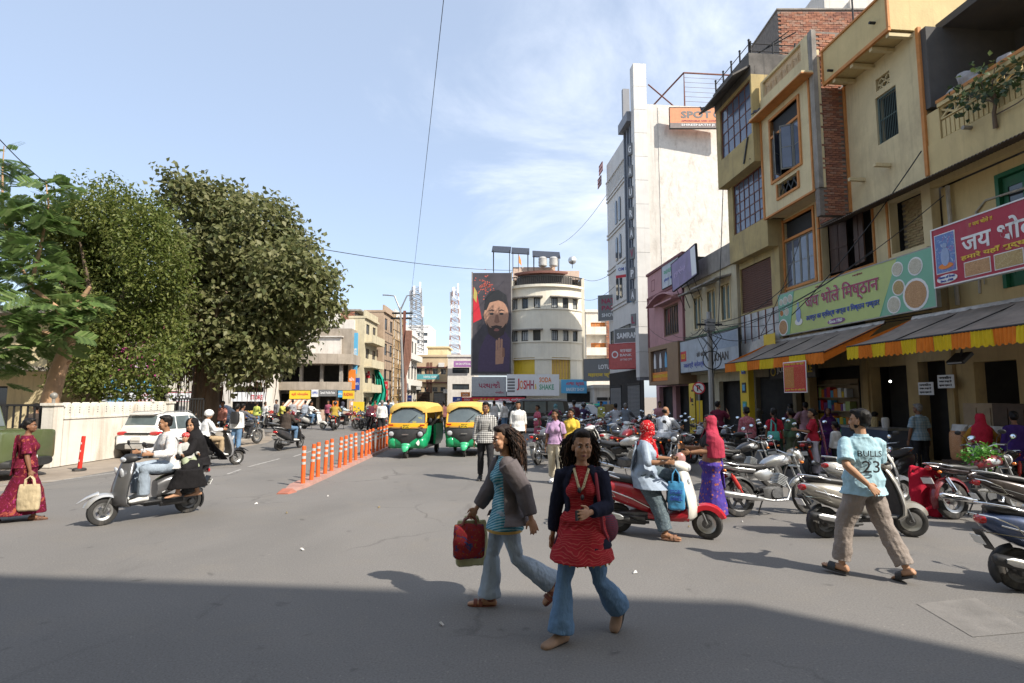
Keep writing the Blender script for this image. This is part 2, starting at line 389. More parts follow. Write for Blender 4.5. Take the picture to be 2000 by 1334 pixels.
   b.ell(W+d*.012, (.026, .020, .03), hq, 8, 6); b.ell(W+d*.052, (.039, .015*fr_, .046), hq, 10, 7); b.ell(W+d*.055+t*.02+n*.006, (.018, .015, .03), hq, 8, 6)
   for i, L in enumerate((.066, .076, .070, .054)):
    p = W+d*(.092-.004*abs(i-1.2))+t*(.031-.0207*i); pts = [p-d*.02, p]; a_ = cu*.35
    for sg in (.45, .32, .23):
     dd = d*cos(a_)+n*sin(a_)+t*(.09*(1.4-i)); p = p+dd.normalized()*(L*sg); pts.append(p); a_ += cu*1.15
    b.tube(pts, [.0095*fr_, .0095*fr_, .009*fr_, .0085*fr_, .007*fr_], 7)
   p = W+d*.022+t*.028; d1 = (t*.72+d*.62+n*.25).normalized(); d2 = (t*.25+d*.85+n*(.25+.4*cu)).normalized()
   b.tube([p, p+d1*.032, p+d1*.032+d2*.026, p+d1*.032+d2*.05], [.014*fr_, .0115*fr_, .0105*fr_, .008*fr_], 7)
   Hh, K, A = s.legs[sd]
   b.ell(Hh, (.088*bg, .092*bg, .09)); b.tube([Hh, Hh.lerp(K, .5), K], [.086*bg, .072*bg, .053], 10); b.ell(K, .053, n=8, m=6)
   b.tube([K, K.lerp(A, .3), K.lerp(A, .7), A], [.052, .056, .044, .034], 10)
   s.foot(b, sd, 0)
  s.body = remesh(b.build('body', SK[skin], s.root, smooth=180), VOX[lod], 3 if lod < 2 else 2)
  if face:
   ew, ed, br, lp = MB(), MB(), MB(), MB()
   for sd in (-1, 1):
    ew.ell(s.hp(sd*.029, .0735, -.002), (.0125*hs, .0095*hs, .0058*hs), s.HQ, 8, 6); ed.ell(s.hp(sd*.029+.002*math.copysign(1, -hy) if hy else sd*.029, .0815, -.002), (.0065*hs, .004*hs, .0068*hs), s.HQ, 8, 6)
    br.tube([s.hp(sd*.014, .0885, .019), s.hp(sd*.03, .0865, .0245), s.hp(sd*.046, .070, .019)], [.0035, .0042, .002], 6)
    br.tube([s.hp(sd*.015, .0805, .006), s.hp(sd*.029, .0845, .0085), s.hp(sd*.043, .0735, .003)], [.0015, .0022, .0015], 5)
   ew.build('eye', EYEW, s.root, smooth=180); ed.build('iris', EYED, s.root, smooth=180); br.build('eyebrow', HAIR, s.root, smooth=180)
   if lod < 2:
    lp.tube([s.hp(-.021, .0825, -.068), s.hp(0, .0945, -.0645), s.hp(.021, .0825, -.068)], [.002, .0048, .002], 6); lp.tube([s.hp(-.018, .0825, -.0715), s.hp(0, .0935, -.0745), s.hp(.018, .0825, -.0715)], [.002, .0055, .002], 6)
    lp.build('lips', LIP, s.root, smooth=180)
 def foot_frame(s, sd):
  A = s.legs[sd][2]; p, y = R(s.fp[sd]), R(s.fy[sd])*sd
  f = V((sin(y)*cos(p), cos(y)*cos(p), sin(p))); r = V((cos(y), -sin(y), 0)); return A, f, r, r.cross(f)
 def foot(s, b, sd, g, mi=0):
  A, f, r, u = s.foot_frame(sd)
  rows = ((-.075, .020, .02, .045), (-.06, .032, .07, .0), (-.01, .036, .085, 0), (.05, .038, .068, 0), (.10, .044, .046, 0), (.145, .045, .036, 0), (.185, .036, .03, 0), (.205, .018, .018, .005))
  rings = []
  for y, w, h, lift in rows:
   c = A+f*y-u*(.082-lift*.3-h/2); rings.append([c+r*((w+g)*math.copysign(abs(cos(2*pi*k/10))**.8, cos(2*pi*k/10)))+u*((h/2+g)*sin(2*pi*k/10)) for k in range(10)])
  b.loft(rings, True, mi)
 # ---- clothes (each its own piece)
 def shoes(s, m, kind='shoe', strap=None):
  for sd in (-1, 1):
   A, f, r, u = s.foot_frame(sd); b = MB()
   if kind == 'shoe':
    s.foot(b, sd, .009); b.tube([A-u*.03, A+u*.025], [.045, .044], 10)
    o = remesh(b.build('shoe', m, s.root, smooth=180), max(.008, VOX[s.lod]*.8), 2)
   else: o = None
   c = MB(); n = 12; rings = []
   for z in (-.100, -.078):
    rings.append([A+f*(.065+.14*cos(2*pi*k/n))+r*(.047*math.copysign(abs(sin(2*pi*k/n))**.7, sin(2*pi*k/n)))+u*z for k in range(n)])
   c.loft(rings)
   so = c.build('sole' if o else 'sandal', SOLE if o else m, o or s.root)
   if not o:
    d = MB(); 
    for yy in ((.08, .13) if strap != 'slide' else (.085,)):
     w = .018 if strap != 'slide' else .04
     for a0 in range(8):
      t0, t1 = R(180*a0/8), R(180*(a0+1)/8)
      P = lambda t, y: A+f*y-u*.078+r*(.052*cos(t))+u*((.062 if strap == 'slide' else .055)*sin(t))
      d.quad(P(t0, yy-w), P(t1, yy-w), P(t1, yy+w), P(t0, yy+w))
    if strap != 'slide': d.tube([A-u*.03+f*.04*cos(a)*.9+r*.043*sin(a)-f*.01 for a in [k*pi/6 for k in range(13)]], .007, 6)
    d.build('strap', m, so)
 def trousers(s, m, loose=.014, flare=0., knee=0., length=.97, name='trousers', disp=.016, top=.09):
  b = MB(); T = TORSO_F if s.fem else TORSO_M; g = loose+.004
  b.loft([ringe(s.sp(z, y), rx*s.big+g, ry*s.big+g, MX.Identity(3) if z < .02 else s.Q, 14) for z, rx, ry, y in T[:2]+[(.03, .15, .10, 0)]])
  for sd in (-1, 1):
   H, K, A = s.legs[sd]; E = K.lerp(A, length); bg = s.big
   b.ell(H, (.088*bg+g, .094*bg+g, .09)); k1 = .055+g+knee
   b.tube([H, H.lerp(K, .5), K, K.lerp(E, .35), K.lerp(E, .75), E], [.087*bg+g, .075*bg+g, k1, .058+g+flare*.3, .05+g+flare*.75, .048+g+flare], 14); b.ell(K, k1, n=10, m=7)
  return remesh(b.build(name, m, s.root, smooth=180), max(.008, VOX[s.lod]), 3, disp*(1 if s.lod < 2 else .5), .11)
 def top(s, m, sleeve=.95, hem=-.06, flare=.012, loose=.012, name='shirt', collar=True, cuff=.0, disp=.016, le=.03, wide=0.):
  """sleeve: fraction of the arm covered (0 none, .28 short, .95 long); hem: height relative to the pelvis"""
  b = MB(); T = TORSO_F if s.fem else TORSO_M; g = loose; I = MX.Identity(3); rows = []
  if hem < -.03:
   for i in range(4):
    z = hem+(-.03-hem)*i/4; fl = flare*(1-i/4); rows.append((z, (.152 if not s.fem else .166)+fl, .108+fl, -.004))
  rows += [r for r in T if r[0] > max(hem, -.05) and r[0] < .48]
  rows.append((.487, .072, .066, -.012))
  loose_end = le if hem < -.05 else .012
  def at(z):
   if z > -.03 or hem > -.1: return V((0, 0, 0)), 0, 0
   f = (-.03-z)/.43*1.25; p = [s.legs[k][0].lerp(s.legs[k][1], f)-s.P0 for k in (-1, 1)]; m_ = (p[0]+p[1])/2
   return V((m_.x, m_.y, 0)), max(0, abs(p[0].x-p[1].x)/2-.092), abs(p[0].y-p[1].y)/2
  rg = []
  for z, rx, ry, y in rows:
   dv, ex, ey = at(z); lo_ = g+loose_end*(z < .1)+wide*(z < .2)
   lo_ = lo_*.55 if z > .4 else lo_; rg.append(ringe(s.sp(z, y)+dv, rx*s.big+lo_+ex, ry*s.big+lo_+ey, I if z < 0 else s.Q, 16))
  b.loft(rg)
  if s.fem:
   for sd in (-1, 1): b.ell(s.sp(.29, .078*s.big, sd*.062), (.058+g, .05+g, .06+g), s.Q)
  if sleeve:
   for sd in (-1, 1):
    S, E, W = s.sh[sd], s.el[sd], s.wr[sd]; a = (.86 if s.fem else 1)*s.big; g2 = min(g, .016)+.004
    b.ell(S-V((sd*.02, 0, .012)), .050*a+g2*.6)
    if sleeve < .5: b.tube([S, S.lerp(E, sleeve*2)], [.050*a+g2*.7, .05*a+g2+.006+max(0, g-.016)*.7], 12)
    else:
     w = E.lerp(W, (sleeve-.5)*2); b.tube([S, S.lerp(E, .5), E], [.050*a+g2*.8, .049*a+g2, .043*a+g2], 12); b.ell(E, .043*a+g2, n=8, m=6); b.tube([E, E.lerp(w, .5), w], [.043*a+g2, .040*a+g2, .032*a+g2+cuff], 12)
  o = remesh(b.build(name, m, s.root, smooth=180), max(.008, VOX[s.lod]), 3, disp*(1 if s.lod < 2 else .5), .1)
  if collar and s.lod < 2:
   c = MB(); cshell(c, [(s.sp(.468, -.012), .085, .076, s.Q, 90, 24, .014), (s.sp(.512, -.008), .068, .066, s.Q, 90, 20, .012)], 16); c.build('collar', m, o)
  return o
 def spread(s, z):
  if z > -.03: return 0, 0
  f = (-.03-z)/.43*1.25; p = [s.legs[k][0].lerp(s.legs[k][1], f) for k in (-1, 1)]
  return max(0, abs(p[0].x-p[1].x)/2-.092), abs(p[0].y-p[1].y)/2
 def jacket(s, m, hem=-.2, gap=38, loose=.03, sleeve=.96, name='jacket', flare=.03, gc=90):
  b = MB(); T = TORSO_F if s.fem else TORSO_M; I = MX.Identity(3); st = []
  rows = [(hem, .166+flare, .115+flare, -.01), (hem*.5, .166+flare*.6, .115+flare*.6, -.01)]+[r for r in T if -.05 < r[0] < .47]+[(.49, .075, .07, -.014)]
  for z, rx, ry, y in rows: st.append((s.sp(z, y), rx+loose+s.spread(z)[0], ry+loose+.012+s.spread(z)[1], I if z < 0 else s.Q, gc, gap*(1 if z < .4 else .8), .022))
  cshell(b, st, 24)
  for sd in (-1, 1):
   S, E, W = s.sh[sd], s.el[sd], s.wr[sd]; a = .9; g = loose+.002; w = E.lerp(W, (sleeve-.5)*2)
   b.ell(S-V((sd*.024, 0, .012)), .050*a+g*.7); b.tube([S, S.lerp(E, .5), E], [.056*a+g, .05*a+g, .043*a+g], 12); b.ell(E, .043*a+g, n=8, m=6); b.tube([E, E.lerp(w, .5), w], [.043*a+g, .040*a+g*.9, .034*a+g*.7], 12)
  return remesh(b.build(name, m, s.root, smooth=180), .010 if s.lod == 0 else .013, 3, .022, .12)
 def skirt(s, m, z0=.06, end=.94, r0=.02, r1=.11, name='skirt', disp=.03, pinch=0.):
  """long wrap that follows both legs from the waist to near the ankles"""
  b = MB(); I = MX.Identity(3); rings = [ringe(s.sp(z0), (.15 if s.fem else .155)*s.big+r0, .105*s.big+r0, s.Q, 18), ringe(s.P0+V((0, 0, -.05)), .175*s.big+r0, .125*s.big+r0, I, 18)]
  for f in (.35, .7, 1.0, 1.35, 1.7, 2*end):
   pt = [(s.legs[sd][0].lerp(s.legs[sd][1], f) if f <= 1 else s.legs[sd][1].lerp(s.legs[sd][2], f-1)) for sd in (-1, 1)]
   c = (pt[0]+pt[1])/2; d = pt[1]-pt[0]; rr = .085*s.big+(r1-.085)*(f/2); c.z = (min(pt[0].z, pt[1].z) if f > 1.1 and pinch == 0 else c.z)
   t = (pt[0]-s.P0).normalized(); rings.append(ringe(c, abs(d.x)/2+rr, abs(d.y)/2+rr*(1 if f <= 1 else 1.05), I, 18))
  b.loft(rings)
  return remesh(b.build(name, m, s.root, smooth=180), max(.010, VOX[s.lod]), 3, disp, .16)
 def veil(s, m, drop=.32, gap=52, name='scarf', back=.1, full=False, thick=.016):
  """cloth over the head, open at the face, falling on the shoulders"""
  b = MB(); q = s.HQ; h = s.hp; I = MX.Identity(3); Q = s.Q
  st = [(h(0, -.02, .128), .02, .03, q, 90, 8, .012), (h(0, -.015, .116), .062, .075, q, 90, 10, thick), (h(0, -.015, .075), .092, .108, q, 90, gap*.55, thick), (h(0, -.015, .02), .100, .116, q, 90, gap, thick), (h(0, -.012, -.06), .097, .112, q, 90, gap, thick),
   (s.neck+Q@V((0, 0, .02)), .115, .115, Q, 90, gap*.5, thick), (s.sp(.43, -.005), .205*s.big, .135, Q, 90, 10 if full else gap*.7, thick), (s.sp(.34, -.005), .215*s.big, .15*s.big, Q, 90, 12 if full else gap, thick)]
  if drop > .2: st.append((s.sp(.43-drop, -.012), .20*s.big, .16*s.big, Q, 90, 16 if full else gap*1.1, thick))
  cshell(b, st, 22)
  return remesh(b.build(name, m, s.root, smooth=180), max(.011, VOX[s.lod]*.9), 3, .022, .1)
 def hood(s, m, name='headscarf'):
  b = MB(); q = s.HQ
  b.ell(s.hp(0, -.01, .02), (.098, .112, .112), q, 14, 9); b.ell(s.hp(0, .01, -.05), (.088, .098, .095), q, 14, 9); b.tube([s.hp(0, 0, -.08), s.neck, s.sp(.42, 0)], [.085, .09, .13], 14)
  b.tube([s.neck+s.Q@V((.03, .09, .0)), s.sp(.36, .135, .03), s.sp(.24, .14, .05)], [.04, .045, .05], 10)
  return remesh(b.build(name, m, s.root, smooth=180), max(.010, VOX[s.lod]*.9), 2, .028, .06)
 def hair(s, kind='short', m=None):
  m = m or HAIR; b = MB(); h = s.hp; q = s.HQ; hs = s.hs; e = lambda c, r: b.ell(h(*c), tuple(x*hs for x in r), q, 12, 8)
  e((0, -.026, .046), (.082, .092, .088)); e((0, .030, .092), (.062, .05, .032))
  if s.fem or kind in ('long', 'bun', 'braid', 'curly'): e((0, -.035, .01), (.083, .078, .09))
  else: e((0, -.045, .0), (.074, .062, .07)); e((-.02, .06, .095), (.035, .03, .024))
  if kind == 'bun': e((0, -.115, .0), (.045, .04, .042))
  if kind in ('long', 'braid'):
   w = .075 if kind == 'long' else .034
   pts = [h(0, -.075, -.02), h(0, -.095, -.10), s.sp(.44, -.115), s.sp(.30, -.135), s.sp(.16, -.125)]
   for p, r in zip(pts, (1, 1, .95, .85, .6)): b.ell(p, (w*r, .034 if kind == 'long' else w*r, .085), s.Q, 10, 7)
  o = remesh(b.build('hair', m, s.root, smooth=180), max(.009, VOX[s.lod]*.8), 2, .018, .04)
  return o
 def curls(s, n, m, tipm, length=.34, seed=3, out=.05, side=None):
  """loose curly hair: many separate helical locks"""
  rd = random.Random(seed); b = MB(); h = s.hp
  for i in range(n):
   a = rd.uniform(0, 2*pi) if side is None else rd.gauss(side, 1.0); el = rd.uniform(-.1, 1.25)
   y_ = sin(a)*cos(el)
   if y_ > .16 or (sin(a) > .1 and el > .9 and y_ > .05): continue
   p = V((.082*cos(a)*cos(el), -.018+.098*y_, .03+.095*sin(el))); d = V((cos(a)*.6, sin(a)*.5-.25, .15)).normalized()
   L = length*rd.uniform(.55, 1.05); k = 9; pts = []; ph = rd.uniform(0, 6.28); rr = rd.uniform(.005, .017); o = out*rd.uniform(.4, 1.7)
   for j in range(k+1):
    t = j/k; c = p+d*(o*math.sin(min(1, t*2.2)*pi/2))+V((0, -.02*t, -L*t)); pts.append(h(*(c+V((cos(ph+t*15)*rr, sin(ph+t*13)*rr, 0))*min(1, t*3))))
   b.tube(pts, [.003, .0036, .0038, .0038, .0036, .0034, .0032, .003, .0026, .0014], 4, 1 if rd.random() < .22 else 0)
  return b.build('hair_locks', [m, tipm], s.root, smooth=180)
 def beard(s):
  b = MB(); b.loft([ringe(s.hp(0, y, z), rx, ry, s.HQ, 12) for y, z, rx, ry in ((.02, -.045, .063, .058), (.032, -.075, .056, .055), (.045, -.10, .04, .042), (.055, -.118, .022, .022))])
  b.tube([s.hp(-.026, .08, -.056), s.hp(0, .094, -.05), s.hp(.026, .08, -.056)], [.004, .007, .004], 6)
  return b.build('beard', HAIR, s.root, smooth=180)
 def strap(s, m, pts, w=.03, name='strap'):
  b = MB(); b.tube(pts, w/2, 6); return b.build(name, m, s.root, smooth=180)
 def helmet(s, m, visor=False):
  b = MB(); b.ell(s.hp(0, -.012, .04), (.115, .135, .115), s.HQ, 16, 10); b.tube([s.hp(0, -.03, .03), s.hp(0, -.035, -.03)], [.117, .108], 14)
  b.loft([ringe(s.hp(0, y, .045), .09-.02*i, .012, s.HQ, 10) for i, y in enumerate((.09, .16))])
  o = remesh(b.build('helmet', m, s.root, smooth=180), .011, 2); return o
 def pos(s, p): return s.root.matrix_basis@V(p)
def rows_cloth(mb, rows, th=.012):
 """sheet through rows of points, given thickness"""
 n = len(rows[0]); off = V((0, -th, 0)); vs = [V(p) for r in rows for p in r]; k = len(vs); vs += [p+off for p in vs]; fs = []
 for i in range(len(rows)-1):
  for j in range(n-1):
   a, b_, c, d = i*n+j, i*n+j+1, (i+1)*n+j+1, (i+1)*n+j; fs += [(a, b_, c, d), (k+d, k+c, k+b_, k+a)]
 ed = [i*n for i in range(len(rows))]; 
 edge = [j for j in range(n)]+[i*n+n-1 for i in range(1, len(rows))]+[(len(rows)-1)*n+j for j in range(n-2, -1, -1)]+[i*n for i in range(len(rows)-2, 0, -1)]
 for a, b_ in zip(edge, edge[1:]+edge[:1]): fs.append((b_, a, k+a, k+b_))
 mb.add(vs, fs)
# ------------------------------------------------------------------ two-wheelers, rickshaws, cars
RUB = mat('tyre rubber', (.030, .029, .028), .85, 0, .2, 6, .25, 120, dirt=.75, dcol=(.15, .13, .11), dscale=5, bdist=.004)
PLA = mat('black plastic', (.022, .022, .023), .5, 0, .2, 8, dirt=.35, dcol=(.10, .09, .08), dscale=6)
ALU = mat('alloy', (.55, .55, .54), .32, .9, .12, 10, dirt=.3, dcol=(.16, .14, .12), dscale=8)
STE = mat('chrome', (.72, .72, .72), .12, 1., .05, 8)
ENG = mat('engine metal', (.14, .14, .14), .45, .7, .25, 20, .2, 80, dirt=.4)
SEA = mat('black vinyl seat', (.026, .025, .025), .48, 0, .15, 14, .15, 160, bdist=.004)
LEN = mat('clear lamp lens', (.62, .64, .66), .08, .35, .1, 20, spec=.8)
REDL = mat('red lamp lens', (.42, .012, .012), .12, 0, .2, 20, coat=.6)
ORL = mat('amber lens', (.75, .20, .02), .15, 0, .1, 20, coat=.5)
MIR = mat('mirror glass', (.70, .76, .82), .03, 1., .02)
PLW = mat('white number plate', (.70, .70, .68), .45, 0, .06, 9, dirt=.3); PLY = mat('yellow number plate', (.75, .5, .03), .45); INK = mat('black ink', (.02, .02, .02), .6, var=.05)
def paint(n, c, metal=.0, rough=.28, dirt=.22): return mat('paint '+n, c, rough, metal, .06, 3, coat=.55, dirt=dirt, dcol=(.23, .20, .17), dscale=4)
def sring(y, z, hw, hh, p=2.6, n=16, x=0.):
 o = []
 for k in range(n):
  a = 2*pi*k/n; u, w = cos(a), sin(a)
  o.append((x+hw*math.copysign(abs(u)**(2/p), u), y, z+hh*math.copysign(abs(w)**(2/p), w)))
 return o
def wheel(root, y, r, w, rimm, spokes='alloy', x=0., turn=0., lod=1):
 n = 28 if lod < 2 else 16; t = MB(); k = r-w*.95
 t.lathe([(k, -w*.34), (k, w*.34), (r-w*.45, w*.5), (r-w*.12, w*.40), (r, w*.14), (r, -w*.14), (r-w*.12, -w*.40), (r-w*.45, -w*.5)], (0, 0, 0), 'X', n)
 T = t.build('tyre', RUB, root, loc=(x, y, r), rot=(0, 0, turn))
 m = MB(); m.lathe([(k*.80, -w*.30), (k*.80, w*.30), (k+.006, w*.42), (k+.006, -w*.42)], (0, 0, 0), 'X', n)
 m.lathe([(.012, -w*.6), (.012, w*.6), (r*.24, w*.38), (r*.24, -w*.38)], (0, 0, 0), 'X', 12)
 if spokes == 'alloy':
  for i in range(5):
   a = 2*pi*i/5+.3; m.obox((0, cos(a)*k*.52, sin(a)*k*.52), (w*.36, .034, k*.78), (a-pi/2, 0, 0))
 elif spokes == 'wire':
  for i in range(16 if lod < 2 else 8):
   a = 2*pi*i/16+.1; s_ = (-1)**i; m.cyl((s_*w*.3, cos(a)*.04, sin(a)*.04), (0, cos(a)*k*.85, sin(a)*k*.85), .0035, n=4)
 else: m.lathe([(.02, -w*.05), (.02, w*.12), (k*.84, w*.22), (k*.84, w*.1)], (0, 0, 0), 'X', n)
 m.build('rim', rimm, T)
 return T
def arc_fender(mb, cy, cz, r, w, a0, a1, lip=.03, n=12, x=0):
 rings = []
 for i in range(n+1):
  a = R(a0+(a1-a0)*i/n); k = min(1, .55+1.2*sin(pi*i/n)); u = (cos(a), sin(a)); ww = w*k
  prof = [(-ww, -lip), (-ww*.92, .004), (-ww*.5, .022), (0, .03), (ww*.5, .022), (ww*.92, .004), (ww, -lip), (ww*.85, -lip), (ww*.78, -.006), (0, .016), (-ww*.78, -.006), (-ww*.85, -lip)]
  rings.append([(x+px, cy+u[0]*(r+h), cz+u[1]*(r+h)) for px, h in prof])
 mb.loft(rings)
def mirrors(root, y, z, w=.30, stem=.16, lod=1, dz=.0):
 for sd in (-1, 1):
  b = MB(); p = (sd*w*.75, y, z); q = (sd*(w+.03), y+.02, z+stem); b.tube([p, (sd*w*.85, y+.0, z+stem*.6), q], .006, 5)
  rot = Euler((R(80), R(sd*6), R(-sd*12))).to_matrix(); b.ell(V(q)+V((sd*.03, 0, .035)), (.066, .046, .02), rot, 10, 6)
  o = b.build('mirror', PLA, root, smooth=60)
  g = MB(); c = V(q)+V((sd*.03, -.016, .032)); g.ell(c, (.058, .039, .008), rot, 10, 6); g.build('mirror_glass', MIR, o, smooth=60)
def plate(root, y, z, txt=None, yaw=0., tilt=18, m=None, w=.20, h=.10, x=0):
 b = MB(); b.obox((0, 0, 0), (w, .008, h)); o = b.build('number_plate', m or PLW, root, loc=(x, y, z), rot=(R(tilt), 0, R(yaw)))
 if txt:
  l = MB()
  rows = txt.split('|'); hh = h*.36
  for i, t in enumerate(rows): letter(l, t, (0, -.0045, h*(.06 if len(rows) > 1 and i == 0 else (-.42 if len(rows) > 1 else -.2))), (1, 0, 0), (0, 0, 1), w*.78, hh, center=True, depth=.002, bold=.02)
  l.build('lettering', INK, o)
 return o
def scooter(label, loc, yaw, body=(.25, .25, .26), metal=.5, apron=None, seat=None, lod=1, lean=0., turn=0., style='round', fender=None, group=None, plates='RJ 27|SB 4106', inner=None, stand=True, rack=True, rimm=None, low=None, name='scooter'):
 r = thing(name, label, 'scooter', loc, R(yaw), group); r.rotation_euler = (0, R(lean), R(yaw)); r.scale = (.95,)*3
 P = paint('%s%s' % (str(body), metal), body, metal); A = paint('%s%s' % (str(apron), metal if apron is None else 0), apron or body, metal if apron is None else 0.); W = .215
 L = paint('low'+str(low), low, 0) if low else P
 s = MB()
 if style == 'round':
  s.loft([sring(y, z, w, h, 2.5, 20) for y, z, w, h in ((-.93, .70, .035, .03), (-.90, .69, .09, .07), (-.80, .665, .150, .12), (-.62, .62, .195, .165), (-.42, .575, .205, .185), (-.24, .53, .185, .195), (-.10, .48, .15, .18), (-.03, .43, .11, .13))])
 else:
  s.loft([sring(y, z, w, h, 3.2, 20) for y, z, w, h in ((-.96, .80, .03, .02), (-.92, .775, .075, .05), (-.75, .70, .135, .095), (-.55, .635, .165, .13), (-.35, .57, .170, .15), (-.20, .52, .155, .16), (-.08, .47, .13, .14))])
 s.build('body_panel', P, r, smooth=50)
 if lod < 2:
  t = MB()
  for sd in (-1, 1): t.tube([(sd*.155, -.80, .66), (sd*.203, -.58, .60), (sd*.208, -.36, .53), (sd*.16, -.14, .42)], .009, 6)
  t.build('side_trim', STE if style == 'round' else (fender and paint(str(fender), fender) or PLA), r, smooth=60)
 t = MB(); zt = .80
 t.loft([sring(y, z, w, h, 3, 16) for y, z, w, h in ((-.86, zt+.03, .05, .02), (-.80, zt+.02, .115, .045), (-.60, zt, .145, .055), (-.40, zt-.025, .150, .05), (-.30, zt-.05, .145, .045), (-.10, zt-.055, .125, .05), (-.02, zt-.06, .085, .04), (.0, zt-.065, .05, .02))])
 t.build('seat', SEA if seat is None else mat('seat'+str(seat), seat, .5, bump=.1), r, smooth=60)
 f = MB(); f.box((-.19, -.14, .27), (.19, .33, .315)); f.box((-.12, -.5, .22), (.12, .1, .30)); bevel(f.build('footboard', PLA, r), .02)
 g = MB(); g.loft([sring(y, z, w, h, 3.5, 14) for y, z, w, h in ((-.70, .24, .05, .05), (-.6, .25, .11, .075), (-.35, .27, .12, .09), (-.1, .30, .09, .06))]); g.box((.05, -.66, .16), (.13, -.2, .28)); g.cyl((-.16, -.62, .215), (.16, -.62, .215), .05, n=12)
 bevel(g.build('engine', ENG, r), .012, 1)
 e = MB(); e.tube([(.12, -.15, .2), (.155, -.3, .2), (.16, -.45, .23)], [.02, .022, .05], 10); e.tube([(.165, -.42, .23), (.175, -.6, .27), (.175, -.9, .33), (.175, -.93, .333)], [.055, .062, .058, .03], 12)
 ex = e.build('exhaust', PLA, r, smooth=50); h = MB(); h.loft([sring(y, z, .02, hh, 2.5, 10, .235) for y, z, hh in ((-.50, .262, .02), (-.55, .272, .042), (-.78, .315, .042), (-.84, .325, .02))]); h.build('heat_shield', ALU, ex)
 a = MB(); st = ((.26, .20, .36), (.32, .235, .42), (.45, .245, .43), (.60, .232, .405), (.75, .205, .365), (.88, .165, .325), (.965, .11, .29))
 rings = []
 for z, w, y0 in st:
  fr = [(w*cos(t), y0-.02+(.115 if style == 'round' else .09+.06*abs(sin(t))**6)*sin(t), z) for t in [pi*k/10 for k in range(11)]]
  bk = [(x*.93, y0-.035+(yy-y0+.02)*.55, z) for x, yy, z in fr[::-1]]; rings.append(fr+bk)
 a.loft(rings); a.build('apron', A, r, smooth=50)
 i_ = MB(); i_.loft([[(-w*.84, y0-.036, z), (w*.84, y0-.036, z), (w*.8, y0-.058, z), (-w*.8, y0-.058, z)] for z, w, y0 in st[:6]]); i_.build('leg_shield', inner and mat('inner'+str(inner), inner, .5) or PLA, r)
 k = MB(); yf = .64
 for sd in (-1, 1): k.tube([(sd*.062, yf, W), (sd*.06, yf-.06, W+.16), (sd*.04, yf-.17, .56)], [.02, .018, .018], 8)
 k.tube([(0, yf-.17, .5), (0, .30, .98)], .026, 8); k.build('fork', ENG if lod < 2 else PLA, r, smooth=50)
 wf = wheel(r, yf, W, .092, rimm or ALU, 'alloy' if style != 'round' else 'disc', 0, turn, lod); wheel(r, -.62, W, .096, ENG if rimm is None else rimm, 'disc', 0, 0, lod)
 if lod < 2:
  h = MB(); h.cyl((-.052, 0, 0), (.052, 0, 0), .062, n=12); h.build('hub', ENG, wf)
 n_ = MB(); arc_fender(n_, yf, W+.01, W+.035, .088, 18, 168, .06 if style == 'round' else .03)
 if style != 'round': n_.loft([sring(y, z, w, h, 2.5, 10) for y, z, w, h in ((.72, .50, .07, .03), (.86, .45, .045, .022), (.99, .375, .01, .006))])
 n_.build('front_fender', paint('f'+str(fender), fender, metal) if fender else P, r, smooth=50)
 m = MB(); arc_fender(m, -.62, W, W+.02, .07, 100, 215, .02); m.obox((0, -.90, .50), (.17, .015, .22), (R(28), 0, 0)); m.build('rear_mudguard', PLA, r, smooth=50)
 hs = MB(); hs.loft([sring(y, z, w, h, 2.4, 16) for y, z, w, h in ((.15, 1.02, .06, .025), (.19, 1.015, .14, .05), (.27, 1.01, .165, .07), (.35, 1.0, .135, .075), (.405, .985, .075, .055), (.42, .98, .04, .03))]); hs.build('handlebar_cowl', A if style == 'round' else PLA, r, smooth=50)
 hb = MB(); hb.tube([(-.34, .18, 1.04), (-.14, .25, 1.02), (.14, .25, 1.02), (.34, .18, 1.04)], .012, 6)
 hbo = hb.build('handlebar', STE, r, smooth=50)
 for sd in (-1, 1):
  q = MB(); q.cyl((sd*.22, .225, 1.028), (sd*.355, .175, 1.042), .019, n=8); q.build('grip', PLA, hbo)
  q = MB(); q.tube([(sd*.2, .27, 1.03), (sd*.34, .245, 1.035)], .006, 5); q.build('brake_lever', ALU, hbo)
 hl = MB()
 if style == 'round': hl.ell((0, .405, .985), (.075, .04, .055), None, 14, 8)
 else:
  hl.ell((0, .40, .99), (.10, .04, .045), None, 12, 8)
  for sd in (-1, 1): hl.ell((sd*.10, .44, .78), (.055, .03, .10), Euler((R(-15), R(sd*28), 0)).to_matrix(), 10, 7)
 hl.build('headlight', LEN, r, smooth=60)
 for sd in (-1, 1):
  q = MB(); q.ell((sd*.135, .41, .80) if style == 'round' else (sd*.16, .375, .70), (.032, .022, .05), None, 8, 6); q.build('indicator', ORL if style != 'round' else LEN, r, smooth=60)
 mirrors(r, .21, 1.03, .28, .17, lod)
 tl = MB(); tl.loft([sring(y, .705, w, h, 2.4, 12) for y, w, h in ((-.90, .10, .05), (-.935, .085, .045), (-.95, .05, .025))]); tl.build('tail_light', REDL, r, smooth=60)
 gr = MB(); gr.tube([(.13, -.55, .80), (.145, -.72, .85), (.10, -.90, .875), (0, -.94, .88), (-.10, -.90, .875), (-.145, -.72, .85), (-.13, -.55, .80)], .014, 8); gr.build('grab_rail', mat('rail grey', (.42, .42, .42), .35, .4) if style != 'round' else STE, r, smooth=60)
 plate(r, -.955, .50, plates, 180, -28)
 if stand:
  q = MB(); q.tube([(-.10, -.2, .25), (-.20, -.22, .02), (-.22, -.19, .0)], .011, 6); q.build('side_stand', ENG, r)
 if rack:
  q = MB()
  for sd in (-1, 1): q.tube([(sd*.10, -.965, .76), (sd*.17, -.86, .74), (sd*.225, -.7, .66), (sd*.215, -.62, .55), (sd*.12, -.93, .585)], .007, 5)
  q.build('rear_guard', STE, r)
